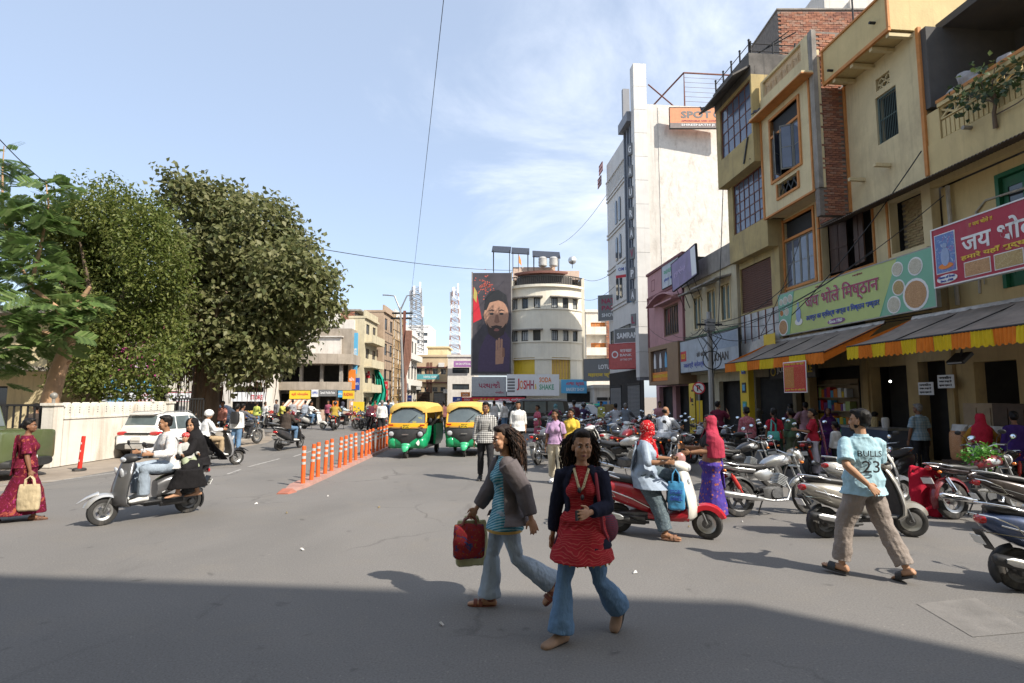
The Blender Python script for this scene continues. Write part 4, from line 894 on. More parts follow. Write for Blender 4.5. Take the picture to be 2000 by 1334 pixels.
def brickwork(parent, o, ux, w, h, n, limit=300, mats=BRK, bw=.225, bh=.075, name='brick', back=True):
 """courses of separate bricks proud of a mortar bed; ux, n: 2-D directions in the parent's frame"""
 o, ux, n = V(o), V(ux), V(n); rz = math.atan2(ux.y, ux.x); ms = []
 for m in mats:
  b = MB(); b.box((-bw/2+.006, -.02, -bh/2+.006), (bw/2-.006, .03, bh/2-.006)); ms.append(b.mesh('brick', m))
 spots = []; r = random.Random(5)
 for j in range(int(h/bh)):
  x = -(j % 2)*bw/2
  while x < w:
   c = x+bw/2
   if bw*.3 < c < w-bw*.3: spots.append((o+ux*c+V((0, 0, j*bh+bh/2))+n*r.uniform(-.004, .016), r.randrange(len(ms))))
   x += bw
 for loc, k in sorted(spots, key=lambda q: -q[0].z)[:0]: pass
 r.shuffle(spots) if len(spots) <= limit else None
 for loc, k in spots[:limit]: link(name, ms[k], parent, loc, (0, 0, rz))
 if len(spots) > limit:
  st = MB()
  for loc, k in spots[limit:]: st.obox(loc, (bw-.012, .05, bh-.012), MX.Rotation(rz, 3, 'Z'), k)
  st.build('brick_courses', mats, parent, kind='stuff')
def window(par, x0, x1, z0, z1, y, nx=2, nz=2, fm=None, pm=None, fw=.05, d=.06, name='window', bars=0, label=None):
 f = MB(); f.box((x0, y, z0), (x0+fw, y+d, z1)); f.box((x1-fw, y, z0), (x1, y+d, z1)); f.box((x0+fw, y, z0), (x1-fw, y+d, z0+fw)); f.box((x0+fw, y, z1-fw), (x1-fw, y+d, z1))
 ix0, ix1, iz0, iz1 = x0+fw, x1-fw, z0+fw, z1-fw; m = fw*.32
 for i in range(1, nx): c = ix0+(ix1-ix0)*i/nx; f.box((c-m, y+.004, iz0), (c+m, y+d-.004, iz1))
 for j in range(1, nz): c = iz0+(iz1-iz0)*j/nz; f.box((ix0, y+.008, c-m), (ix1, y+d-.008, c+m))
 for i in range(bars): c = ix0+(ix1-ix0)*(i+.5)/bars; f.cyl((c, y-.01, iz0), (c, y-.01, iz1), .008, n=5)
 o = f.build(name, fm or BARS, par)
 if pm:
  pw, ph = (ix1-ix0)/nx-2*m, (iz1-iz0)/nz-2*m; b = MB(); b.box((-pw/2, -.004, -ph/2), (pw/2, .004, ph/2)); me = b.mesh('pane', pm, smooth=0); r = random.Random(int(x0*91+z0*17))
  for i in range(nx):
   for j in range(nz): link('pane', me, o, (ix0+(ix1-ix0)*(i+.5)/nx, y+d*.55, iz0+(iz1-iz0)*(j+.5)/nz), (R(r.uniform(-1.2, 1.2)), 0, R(r.uniform(-1.5, 1.5))))
 if label: o['label'] = label
 return o
def shutter(par, x0, x1, z0, z1, y, m, name='rolling_shutter', step=.09):
 n = int((z1-z0)/step); n = min(n, 60); b = MB(); b.box((x0, y, -step*.46+0), (x1, y+.02, step*.40)); b.cyl((x0, y+.004, 0), (x1, y+.004, 0), step*.34, n=8); me = b.mesh('slat', m)
 f = MB(); f.box((x0-.07, y-.01, z0), (x0-.005, y+.08, z1)); f.box((x1+.005, y-.01, z0), (x1+.07, y+.08, z1)); f.box((x0-.07, y-.03, z1), (x1+.07, y+.12, z1+.18)); o = f.build(name, BARS, par)
 for i in range(n): link('slat', me, o, (0, 0, z0+(z1-z0)*(i+.5)/n))
 return o
def sign(name, label, p, rz, w, h, bm, cat='sign', d=.08, frame=None, group=None):
 r = thing(name, label, cat, p, rz, group); b = MB(); b.box((0, 0, 0), (w, d, h)); b.build('board', bm, r)
 if frame:
  f = MB(); t = .03; f.box((-t, -.015, -t), (0, d+.01, h+t)); f.box((w, -.015, -t), (w+t, d+.01, h+t)); f.box((0, -.015, -t), (w, d+.01, 0)); f.box((0, -.015, h), (w, d+.01, h+t)); f.build('frame', frame, r)
 return r
def words(r, s, x, z, m, w=None, h=None, bold=.014, name='lettering', center=False, y=-.004, slant=0., depth=.006):
 b = MB(); letter(b, s, (x, y, z), (1, 0, 0), (0, 0, 1), w, h, 0, bold, depth, center, slant); return b.build(name, m, r, smooth=0)
def disc(r, x, z, rad, m, name, y=-.008, n=18, rz=None, d=.008):
 b = MB(); b.prism([(rad*cos(2*pi*k/n), (rz or rad)*sin(2*pi*k/n)) for k in range(n)], (x, y, z), (1, 0, 0), (0, 0, 1), (0, d, 0)); return b.build(name, m, r, smooth=0)
def poly(r, pts, m, name, y=-.006, d=.006):
 b = MB(); b.prism(pts, (0, y, 0), (1, 0, 0), (0, 0, 1), (0, d, 0)); return b.build(name, m, r, smooth=0, fixn=True)
def flat(n, c, rough=.45): return mat('print '+n, c, rough, 0, .04, 3, dirt=.15, dcol=(.3, .27, .22))
F_W = flat('white', (.72, .72, .72)); F_K = flat('black', (.02, .02, .022)); F_R = flat('red', (.55, .02, .035)); F_Y = flat('yellow', (.72, .50, .03)); F_B = flat('blue', (.03, .07, .35)); F_M = flat('maroon', (.30, .025, .07)); F_G = flat('green', (.07, .33, .18))
F_O = flat('orange', (.70, .20, .02)); F_LB = flat('sky blue', (.10, .38, .62)); F_LG = flat('lime', (.42, .50, .16)); F_MINT = flat('mint green', (.16, .40, .27)); F_P = flat('purple', (.20, .06, .22)); F_GR = flat('grey', (.16, .16, .16)); F_PK = flat('crimson', (.36, .006, .03))
NAMK = [pat('snack print %d' % i, 'floral', a, b, c, scale=16) for i, (a, b, c) in enumerate((((.50, .30, .16), (.65, .42, .25), (.25, .12, .05)), ((.45, .33, .16), (.60, .50, .30), (.22, .15, .07)), ((.50, .20, .06), (.62, .32, .14), (.3, .25, .16)), ((.55, .52, .42), (.70, .68, .6), (.3, .26, .15))))]
def jaali(par, x0, x1, z0, z1, y, m, sx=.32, n='lattice'):
 """pierced parapet panel: diamonds between rails"""
 b = MB(); k = max(1, round((x1-x0)/sx)); s = (x1-x0)/k; h = z1-z0
 b.box((x0, y, z1-.04), (x1, y+.07, z1)); b.box((x0, y, z0), (x1, y+.07, z0+.035))
 L = math.hypot(s, h-.07); a = math.atan2(h-.07, s)
 for i in range(k):
  c = x0+(i+.5)*s; zc = (z0+z1)/2-.002
  for sg in (-1, 1): b.obox((c, y+.035+.004*sg, zc), (L, .05, .05), (0, sg*a, 0))
  b.ell((c, y+.035, zc), (.08, .03, .06), None, 10, 6); b.box((x0+i*s-.014, y+.01, z0+.03), (x0+i*s+.014, y+.06, z1-.03))
 return b.build(n, m, par)
def corrugated(name, par, p0, p1, dy, dz, m, amp=.018, pitch=.09):
 """sheet between edge p0-p1 and the line offset by (dy, dz)"""
 p0, p1 = V(p0), V(p1); L = (p1-p0).length; n = int(L/pitch*4); b = MB(); vs = []; fs = []
 for i in range(n+1):
  a = p0.lerp(p1, i/n); h = amp*sin(i*pi/2); vs += [(a.x, a.y, a.z+h), (a.x, a.y+dy, a.z+dz+h), (a.x, a.y, a.z+h-.008), (a.x, a.y+dy, a.z+dz+h-.008)]
 for i in range(n):
  q = i*4; fs += [(q, q+1, q+5, q+4), (q+2, q+6, q+7, q+3), (q, q+4, q+6, q+2)]
 b.add(vs, fs); return b.build(name, m, par, smooth=60)
# ------------------------------------------------------------------ right row of buildings
A = thing('balcony_house', 'dark yellow house with pierced balcony parapet above the red sign', 'building', facade(14.5), PH); X = lambda u: 14.5-u
b = MB(); wall(b, 0, X(8.6), 3.95, 7.35, .3, .25, [(X(12.98), X(11.6), 4.4, 7.1), (X(10.6), X(9.5), 4.4, 7.1)]); b.build('upper_wall', YELW, A)
b = MB(); ops = [(X(14.0), X(12.9), .25, 2.75), (X(12.2), X(11.2), .25, 2.8), (X(10.6), X(9.4), .25, 2.8)]
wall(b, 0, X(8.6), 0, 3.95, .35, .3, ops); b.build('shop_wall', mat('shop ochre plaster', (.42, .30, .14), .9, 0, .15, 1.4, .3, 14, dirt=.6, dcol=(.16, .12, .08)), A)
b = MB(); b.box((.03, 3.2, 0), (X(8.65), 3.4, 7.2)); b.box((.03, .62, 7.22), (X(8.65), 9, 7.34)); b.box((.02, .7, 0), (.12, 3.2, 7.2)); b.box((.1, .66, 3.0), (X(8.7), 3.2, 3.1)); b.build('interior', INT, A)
b = MB(); b.box((X(12.86), .6, 0), (X(12.24), .75, 3)); b.box((X(11.15), .66, 0), (X(10.65), .8, 3)); b.build('shop_partition', INT2, A)
b = MB(); wall(b, 0, X(8.6), 7.36, 8.5, 0, .2); b.box((0, .02, 8.5), (.42, .18, 9.35)); b.box((.42, -.03, 9.35), (X(8.6), .2, 9.46)); b.box((X(9.0), .0, 8.5), (X(8.6), .2, 9.35)); b.build('balcony_parapet', YELW, A)
b = MB(); b.box((.40, -.045, 9.46), (X(8.6), .21, 9.54)); b.build('orange_coping', ORTR, A)
jaali(A, .42, X(9.0), 9.02, 9.35, .05, YELW, .42)
fl = MB(); fl.box((-.05, 0, 0), (.05, .08, .44)); me = fl.mesh('baluster', YELW); k = 0
for i in range(int((X(9.0)-.44)/.13)): link('baluster', me, A, (.49+.13*i, .06, 8.54))
b = MB(); b.box((.42, .10, 8.5), (X(9.0), .16, 9.03)); b.build('baluster_backing', CREAM, A)
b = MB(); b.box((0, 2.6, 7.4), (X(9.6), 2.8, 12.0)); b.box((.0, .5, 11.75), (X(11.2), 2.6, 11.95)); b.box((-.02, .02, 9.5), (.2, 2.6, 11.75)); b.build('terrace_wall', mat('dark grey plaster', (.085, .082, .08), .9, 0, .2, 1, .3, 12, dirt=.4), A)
GRD = mat('green door paint', (.015, .14, .065), .5, 0, .15, 4, dirt=.3)
for u0, u1 in ((12.98, 11.6), (10.6, 9.5)):
 f = MB(); x0, x1 = X(u0), X(u1); f.box((x0, .26, 4.4), (x0+.09, .42, 7.1)); f.box((x1-.09, .26, 4.4), (x1, .42, 7.1)); f.box((x0+.09, .26, 7.0), (x1-.09, .42, 7.1)); o = f.build('door_frame', GRD, A)
 for k in range(2):
  c0 = x0+.1+k*(x1-x0-.2)/2; w = (x1-x0-.22)/2; d = MB(); wall(d, c0, c0+w, 4.42, 6.98, .36, .05, [(c0+.12, c0+w-.12, 5.9, 6.75), (c0+.12, c0+w-.12, 4.7, 5.6)]); d.box((c0+.12, .375, 4.7), (c0+w-.12, .40, 5.6)); q = d.build('door_leaf', GRD, o)
  p = MB(); p.box((c0+.12, .38, 5.9), (c0+w-.12, .39, 6.75)); p.build('pane', PANE, A)
corrugated('corrugated_roof', A, (X(18.0), -.85, 7.28), (X(8.5), -.85, 7.28), .9, .28, mat('rusty tin', (.11, .085, .07), .7, .3, .25, 4, dirt=.5))
b = MB(); b.tube([(.35, .2, 4.2), (.33, .18, 7.3)], .05, 8); b.tube([(.9, .28, 4.4), (1.0, .26, 6.4), (1.25, .28, 6.6), (2.2, .28, 6.55)], .03, 6); b.tube([(1.05, .26, 6.3), (1.06, .26, 4.6)], .014, 5); b.build('pipe', mat('pvc pipe', (.4, .37, .31), .6, dirt=.4), A)
b = MB(); b.cyl((X(13.2), -.22, 8.38), (X(13.2), .1, 8.38), .05, n=8); b.build('drain_spout', CONC, A)
for u0, u1 in ((12.2, 11.25),):
 d = MB(); w = X(u1)-X(u0); x0 = X(u0); wall(d, x0, x0+w, .25, 2.6, .45, .06, [(x0+.1+i*.42, x0+.44+i*.42, .45+j*.56, .90+j*.56) for i in range(2) for j in range(4)]); d.box((x0+.02, .475, .27), (x0+w-.02, .495, 2.58)); d.build('panel_door', mat('brown door paint', (.24, .15, .07), .6, dirt=.4), A)
B = thing('yellow_house', 'yellow house with orange trim, barred window and jutting roof parapet', 'building', facade(17.5), PH); X = lambda u: 17.5-u
b = MB(); wall(b, 0, 3.0, 5.6, 11.85, 0, .25, [(X(16.2), X(15.4), 9.3, 10.75), (X(16.14), X(15.6), 10.93, 11.3), (-1.1, X(16.67), 5.88, 7.64), (X(15.93), X(14.8), 5.95, 7.45)]); b.build('wall', CREAM, B)
b = MB(); b.box((.02, .9, 0), (3.0, 6, 11.8)); b.build('interior', INT, B)
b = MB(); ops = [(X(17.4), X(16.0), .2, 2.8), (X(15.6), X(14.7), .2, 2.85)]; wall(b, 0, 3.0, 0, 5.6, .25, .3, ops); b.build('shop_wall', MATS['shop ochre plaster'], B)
for x in (-.04, 2.94): b = MB(); b.box((x, -.05, 7.7), (x+.10, .05, 11.85)); b.build('orange_pilaster', ORTR, B)
for x in (X(16.62), X(16.05)): b = MB(); b.box((x, -.03, 5.6), (x+.07, .06, 7.6)); b.build('orange_pilaster', ORTR, B)
b = MB(); b.box((.1, -.75, 11.86), (2.87, -.62, 12.92)); b.box((2.75, -.62, 11.86), (2.87, 5, 12.92)); b.box((.1, -.62, 11.86), (2.75, 5, 11.98)); b.build('parapet', YELW, B)
b = MB(); b.box((.07, -.80, 12.92), (2.92, -.58, 12.98)); b.box((2.72, -.58, 12.92), (2.92, 5, 12.98)); b.box((.07, -.785, 11.80), (2.9, -.70, 11.90)); b.box((2.84, -.785, 11.9), (2.91, -.72, 12.92)); b.box((.06, -.785, 11.9), (.13, -.72, 12.92)); b.build('orange_edging', ORTR, B)
for x in (.45, 1.25, 2.05, 2.7): b = MB(); b.box((x, -.7, 11.70), (x+.12, 0, 11.80)); b.build('beam', CREAM, B)
for x, z in ((.55, 12.05), (2.4, 12.35)): b = MB(); b.cyl((x, -.92, z), (x, -.7, z), .04, n=8); b.build('drain_spout', BARS, B)
for x, z in ((X(16.85), 8.52), (X(15.78), 8.53)): b = MB(); b.box((x-.05, -.5, z-.06), (x+.05, 0, z+.04)); b.build('ledge_bracket', CREAM, B)
window(B, X(16.2), X(15.4), 9.3, 10.75, .06, 1, 2, mat('green grey iron', (.10, .14, .13), .6), None, .05, .05, 'barred_window', 11)
b = MB(); x0 = X(16.14)
for i in range(4):
 for j in range(3): b.obox((x0+.07+.135*i, .1, 10.99+.12*j), (.15, .08, .03), (0, R(45 if (i+j) % 2 else -45), 0))
b.box((x0, .06, 11.10), (x0+.54, .14, 11.12)); b.box((x0, .06, 10.93), (x0+.54, .14, 10.95)); b.build('vent_lattice', CREAM, B)
SHB = mat('brown tin shutter', (.060, .030, .020), .6, .2, .3, 3, .1, 20, dirt=.4)
for x0, x1, a in ((X(18.5), X(17.85), 12), (X(17.35), X(16.72), -14)):
 f = MB(); f.box((0, -.02, 0), (x1-x0, .02, 1.62)); f.box((0, -.04, .78), (x1-x0, -.02, .83)); f.box((.28, -.035, 0), (.32, -.02, 1.62)); f.build('window_shutter', SHB, B, loc=(x0, -.06, 5.95), rot=(0, 0, R(a)))
b = MB(); b.box((X(18.62), -.04, 5.80), (X(16.62), .2, 5.88)); b.build('window_sill', ORTR, B)
b = MB(); b.box((X(15.95), -.10, 5.70), (X(14.6), .1, 5.84)); b.build('recess_ledge', CREAM, B)
brickwork(B, (X(15.93), .42, 5.9), (1, 0, 0), 1.13, 1.6, (0, -1, 0), 300, [mat('painted brick %d' % i, c, .9, 0, .2, 5, .4, 40) for i, c in enumerate(((.36, .28, .15), (.32, .24, .13)))])
b = MB(); b.box((X(15.97), .44, 5.84), (X(14.72), .6, 7.5)); b.build('recess_wall', MORT, B)
Dh = thing('bay_house', 'cream bay house with orange window frames beside a bare brick flank', 'building', facade(20.75), PH); X = lambda u: 20.75-u
w1 = (X(20.1), X(18.4), 9.68, 11.95); w2 = (X(19.8), X(18.6), 8.96, 9.46); XR = X(17.5)
b = MB(); wall(b, 0, XR, 8.5, 13.1, -1.0, .22, [w1, w2]); b.box((.0, -.78, 8.5), (.15, 0, 13.1)); b.box((.02, -.78, 8.5), (XR-.27, .3, 8.6)); b.build('bay_wall', CREAM, Dh)
b = MB(); b.box((.15, -.35, 8.61), (XR-.3, -.3, 13.0)); b.box((.02, .9, 0), (XR-.3, 6, 13.6)); b.build('interior', INT, Dh)
b = MB(); b.box((0, -.74, 13.0), (XR-.25, 6, 13.1)); b.build('roof', CONC, Dh)
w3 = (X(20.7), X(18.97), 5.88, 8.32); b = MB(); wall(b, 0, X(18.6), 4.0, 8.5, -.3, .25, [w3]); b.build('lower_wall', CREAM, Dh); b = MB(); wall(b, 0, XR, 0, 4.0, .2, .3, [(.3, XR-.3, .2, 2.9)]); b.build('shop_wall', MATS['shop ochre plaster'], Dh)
for w, yy, nz in ((w1, -1.03, 1), (w3, -.33, 1)):
 x0, x1, z0, z1 = w; zt = z0+(z1-z0)*.70; f = MB(); t = .09
 f.box((x0-t, yy-.02, z0-t), (x0, yy+.16, z1+t)); f.box((x1, yy-.02, z0-t), (x1+t, yy+.16, z1+t)); f.box((x0, yy-.02, z1), (x1, yy+.16, z1+t)); f.box((x0, yy-.02, z0-t), (x1, yy+.16, z0)); f.box((x0, yy-.01, zt), (x1, yy+.14, zt+.09)); f.build('orange_frame', ORTR, Dh)
 n = MB(); n.box((x0+.01, yy+.12, zt+.1), (x1-.01, yy+.14, z1-.01)); n.build('mesh_panel', mat('black wire mesh', (.018, .018, .018), .7, 0, .5, 60), Dh)
 q = (x1-x0)/4
 for i, a in enumerate((0, -58, -62, 0)):
  if i in (1, 2) and yy < -.5 or (i == 0 and yy > -.5): o = window(Dh, 0, q-.02, 0, zt-z0-.02, 0, 1, 2, mat('grey window steel', (.20, .20, .18), .6), PANEB, .04, .03, 'casement'); o.location = (x0+q*i+(.02 if i == 1 else q-.02 if i == 2 else 0), yy+.06, z0+.01); o.rotation_euler = (0, 0, R(a) if i != 2 else R(180-a-5))
  else: window(Dh, x0+q*i+.01, x0+q*(i+1)-.01, z0+.01, zt-.01, yy+.05, 1, 2, mat('grey window steel', (.20, .20, .18), .6), PANEB, .04, .03, 'casement')
x0, x1, z0, z1 = w2; f = MB(); t = .08; f.box((x0-t, -1.05, z0-t), (x0, -.9, z1)); f.box((x1, -1.05, z0-t), (x1+t, -.9, z1)); f.box((x0, -1.05, z0-t), (x1, -.9, z0)); f.build('orange_frame', ORTR, Dh)
f = MB()
for i in range(7): f.obox((x0+.085+i*.17, -.93, (z0+z1)/2), (.05, .02, .5), (0, R(35*(-1)**i), 0))
f.build('grille', BARS, Dh)
b = MB(); b.box((-.1, -1.42, 12.30), (XR, -1.0, 12.37)); b.build('window_canopy', CREAM, Dh); b = MB(); b.box((-.12, -1.44, 12.26), (XR+.02, -1.02, 12.30)); b.box((-.06, -1.03, 8.46), (XR-.2, -.95, 8.52)); b.box((-.05, -1.04, 8.5), (.04, -.98, 12.26)); b.box((XR-.32, -1.04, 8.5), (XR-.25, -.98, 12.26)); b.box((-.03, -.36, 5.6), (.04, -.28, 8.45)); b.box((X(18.72), -.36, 5.6), (X(18.62), -.28, 8.45)); b.build('orange_edging', ORTR, Dh)
b = MB(); b.box((.06, -1.0, 13.1), (.22, -.88, 13.78)); b.box((XR-.62, -1.0, 13.1), (XR-.25, -.88, 13.78)); b.box((.22, -1.0, 13.70), (XR-.62, -.88, 13.78)); b.build('parapet', CREAM, Dh)
n = MB()  # fan pattern pierced parapet
for i in range(7):
 c = .22+(i+.5)*(XR-.84)/7; r_ = (XR-.84)/14
 for k in range(1, 6):
  rr = r_*1.9*k/5; n.tube([(c+rr*cos(a)*.5, -.94, 13.12+rr*sin(a)*1.15) for a in [pi*j/8 for j in range(9)]], .014, 5)
n.box((.22, -.90, 13.1), (XR-.62, -.885, 13.70)); n.build('fan_lattice', mat('sandstone lattice', (.60, .44, .27), .9), Dh)
fk = MB(); fk.box((XR-.24, -1.0, 7.6), (XR-.03, 0, 13.75)); fk.build('flank_bed', MORT, Dh)
brickwork(Dh, (XR-.03, -.86, 7.6), (0, 1, 0), .84, 6.1, (1, 0, 0), 300)
b = MB(); b.box((XR-.2, -1.02, 8.5), (XR+.012, -.87, 13.78)); b.build('render_strip', CONC, Dh)
brickwork(Dh, (X(18.6), -.31, 7.64), (1, 0, 0), 1.1, .86, (0, -1, 0), 120); b = MB(); b.box((X(18.59), -.3, 7.6), (XR-.26, -.1, 8.49)); b.build('brick_backing', MORT, Dh)
T0 = D(1518, 20, 24.2); T1 = D(1672, 20, 24.2); zt_ = T0.z; T = thing('brick_tower', 'bare brick stair tower rising behind the rooftop parapets', 'building', (T0.x, 24.2, 0)); tw = T1.x-T0.x+1.5
b = MB(); b.box((0, 0, 12.0), (tw, 3, zt_)); b.build('tower_bed', MORT, T); brickwork(T, (0, -.005, zt_-2.9), (1, 0, 0), tw, 2.9, (0, -1, 0), 300, BRK, .25, .10)
b = MB(); b.box((-.04, -.05, zt_), (tw, 3.05, zt_+.07)); b.build('coping', CONC, T)
T = thing('roof_tank_block', 'weathered white rooftop tank block behind the brick tower', 'roof block', (D(1640, 0, 26).x, 26, 0)); b = MB(); b.box((0, 1.3, 14), (2.4, 3.5, 23)); b.box((1.2, 1.1, 14), (2.6, 1.3, 22)); b.build('block', WHITEW, T)
b = MB(); b.cyl((2.2, -2.4, 13), (2.2, -2.4, 18.5), .025, n=6); b.cyl((1.9, -2.4, 17.6), (2.5, -2.4, 17.6), .012, n=5); tag(b.build('antenna_mast', BARS, loc=facade(18.6, -2.0)+V((0, 0, 0)), rot=(0, 0, PH)), 'thin iron antenna mast on the roof before the brick tower', 'antenna')
E_ = thing('workshop_house', 'soot stained ochre house with gridded glass windows and rooftop railing', 'building', facade(23.8), PH); X = lambda u: 23.8-u; XR = 3.02
GRY = mat('sooty ochre plaster', (.42, .325, .15), .9, 0, .15, 1.5, .3, 16, dirt=.7, dcol=(.13, .115, .09), dscale=.8); RUST = mat('rust red steel', (.16, .055, .035), .7, .2, .2, 6)
u_ = (.37, 2.92, 11.9, 14.05); b = MB(); wall(b, 0, XR, 10.75, 14.2, -1.3, .2, [u_]); b.box((0, -1.1, 10.75), (XR, .2, 10.9)); b.box((0, -1.1, 10.9), (.15, 0, 14.2)); b.box((XR-.12, -1.1, 10.9), (XR, 0, 14.2)); b.build('upper_bay', GRY, E_)
l_ = (.43, 2.85, 8.62, 10.74); b = MB(); wall(b, 0, XR, 7.5, 10.75, -.9, .2, [l_]); b.box((0, -.7, 7.5), (XR, .2, 7.62)); b.box((0, -.7, 7.62), (.15, 0, 10.7)); b.box((XR-.12, -.7, 7.62), (XR, 0, 10.7)); b.build('lower_bay', GRY, E_)
s_ = (.05, 2.44, 5.35, 7.25); b = MB(); wall(b, 0, XR, 3.4, 7.5, -.5, .2, [s_]); b.build('wall', GRY, E_); b = MB(); wall(b, 0, XR, 0, 3.4, -.1, .2, [(.2, 2.8, .1, 2.7)]); b.build('shop_wall', INT2, E_)
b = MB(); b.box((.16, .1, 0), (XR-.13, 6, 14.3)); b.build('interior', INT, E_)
window(E_, *u_, -1.24, 5, 4, RUST, PANEB, .05, .05, 'grid_window'); window(E_, *l_, -.84, 6, 5, RUST, PANEB, .05, .05, 'grid_window')
shutter(E_, *s_, -.42, mat('brown shutter', (.15, .07, .05), .55, .3, .15, 4, dirt=.3))
SOOT = mat('soot black concrete', (.12, .11, .10), .95, 0, .4, 1.5, .4, 20, dirt=.6, dcol=(.03, .03, .03), dscale=1.4)
b = MB(); b.box((-.1, -1.35, 14.55), (XR, -1.15, 15.05)); b.box((XR-.2, -1.15, 14.2), (XR, 4, 15.05)); b.box((-.1, -1.1, 14.21), (XR-.21, 5, 14.35)); b.prism([(-2.0, 0), (-1.3, .42), (-1.3, .34), (-2.0, -.07)], (-.15, 0, 14.2), (0, 1, 0), (0, 0, 1), (XR+.1, 0, 0)); b.box((-.1, -1.3, 14.2), (XR, -1.12, 14.55)); b.build('parapet_canopy', SOOT, E_)
f = MB(); f.tube([(XR-.1, -.85, 11.0), (XR-.3, -1.33, 10.95)], .02, 5); f.obox((XR-.55, -1.335, 11.4), (.07, .03, 1.0), (0, R(22), 0)); f.build('leaning_stick', BARS, E_)
f = MB()
for i in range(5): f.cyl((.0+i*.72, -1.25, 15.05), (.0+i*.72, -1.25, 15.62), .035, n=6); f.ell((i*.72, -1.25, 15.66), .05, None, 6, 5)
for z in (15.2, 15.5): f.cyl((-.05, -1.25, z), (XR, -1.25, z), .018, n=5)
for i in range(4): f.cyl((XR-.1, -1.2+i*.9, 15.05), (XR-.1, -1.2+i*.9, 15.6), .03, n=6)
for z in (15.2, 15.5): f.cyl((XR-.1, -1.2, z), (XR-.1, 1.6, z), .018, n=5)
f.tube([(XR-.8, -1.0, 15.3), (XR, .6, 16.0)], .025, 5); f.tube([(XR-1.6, -1.2, 15.2), (XR+.2, .2, 15.9)], .02, 5); f.build('roof_railing', BARS, E_)
f = MB(); f.box((.1, -.56, 4.0), (2.9, -.51, 5.25)); 
fo = f.build('torn_banner_board', mat('torn pale banner', (.50, .50, .50), .8, 0, .2, 3, dirt=.8, dcol=(.2, .19, .18), dscale=2), E_)
f = MB()
for i in range(5): f.obox((.4+i*.55, -.58, 4.6), (.035, .03, 1.3), (0, 0, 0))
f.build('rusty_strut', RUST, fo)
f = MB(); rows_cloth(f, [[(x, -.75-.12*sin(x*5)-.1*k, 4.1-.32*k+.08*sin(x*7+k)) for x in [0, .3, .6, .9, 1.2, 1.5, 1.8, 2.1]] for k in range(4)]); f.build('torn_sheet', cloth('torn white sheet', (.45, .43, .40)), E_, smooth=60)
f = MB(); rows_cloth(f, [[(2.1+x, -.72-.06*sin(x*9), 4.25-.5*k) for x in [0, .3, .6, .9]] for k in range(3)]); f.build('yellow_sheet', F_Y, E_)
C_ = thing('cream_house', 'faded cream two storey house with arched shuttered windows under small ledges', 'building', facade(29.5, .6), PH); X = lambda u: 29.5-u; XR = 5.65
ws = [(X(28.3), X(27.5), 5.25, 6.85), (X(26.75), X(25.9), 5.3, 6.9), (X(25.3), X(24.5), 5.3, 6.9)]
CRM2 = mat('faded cream', (.52, .46, .32), .9, 0, .12, 1.2, .3, 14, dirt=.6, dcol=(.25, .21, .15), dscale=.8); TEAL = mat('grey teal shutter', (.10, .15, .15), .7, 0, .2, 5)
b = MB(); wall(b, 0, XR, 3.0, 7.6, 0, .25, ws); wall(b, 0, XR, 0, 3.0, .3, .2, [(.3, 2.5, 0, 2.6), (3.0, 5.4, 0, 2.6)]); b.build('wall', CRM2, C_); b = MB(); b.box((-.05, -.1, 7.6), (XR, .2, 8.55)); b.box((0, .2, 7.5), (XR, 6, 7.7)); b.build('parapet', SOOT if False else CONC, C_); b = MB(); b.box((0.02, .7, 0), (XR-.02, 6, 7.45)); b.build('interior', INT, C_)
for x0, x1, z0, z1 in ws:
 f = MB(); f.box((x0-.07, -.03, z0-.06), (x0, .1, z1)); f.box((x1, -.03, z0-.06), (x1+.07, .1, z1)); f.box((x0, -.03, z0-.06), (x1, .1, z0)); f.box((x0, -.03, z1-.04), (x1, .1, z1+.05)); m = (x0+x1)/2; f.box((m-.04, .0, z0), (m+.04, .1, z1-.04)); o = f.build('window', CREAM, C_)
 for s0, s1 in ((x0, m-.04), (m+.04, x1)):
  w = s1-s0; arch = [(s0+.04, z0+.03), (s1-.04, z0+.03), (s1-.04, z1-.25)]+[((s0+s1)/2+(w/2-.04)*cos(a), z1-.25+.16*sin(a)) for a in (R(45), R(90), R(135))]+[(s0+.04, z1-.25)]
  q = MB(); q.prism(arch, (0, .05, 0), (1, 0, 0), (0, 0, 1), (0, .03, 0)); q.build('shutter_leaf', TEAL, o, fixn=True); q = MB(); q.box((s0, .085, z0), (s1, .11, z1-.04)); q.build('shutter_backing', CREAM, o)
 f = MB(); f.prism([(-.75, -.08), (0, .12), (0, .04), (-.75, -.14)], (x0-.2, 0, z1+.22), (0, 1, 0), (0, 0, 1), (x1-x0+.4, 0, 0)); f.build('window_ledge', CONC, C_, fixn=True)
b = MB(); b.box((0, -.04, 4.75), (XR, .0, 4.9)); b.build('green_band', mat('green band', (.10, .17, .10), .8, dirt=.4), C_)
Pk = thing('pink_house', 'dusky pink house with curved window hood and maroon trim', 'building', facade(35.3, .6), PH); XR = 5.8
PNK = mat('pink plaster', (.47, .255, .26), .88, 0, .1, 1.4, .25, 16, dirt=.35, dcol=(.25, .14, .13)); MARO = mat('maroon trim', (.17, .055, .06), .7)
b = MB(); wall(b, 0, XR, 4.6, 9.4, 0, .25, [(2.7, 4.9, 5.3, 7.0)]); wall(b, 0, XR, 0, 4.6, .4, .25, [(.5, 2.7, 0, 2.5), (3.2, 5.4, 0, 2.5)]); b.build('wall', PNK, Pk); b = MB(); b.box((.02, .8, 0), (XR-.02, 7, 9.3)); b.build('interior', INT, Pk)
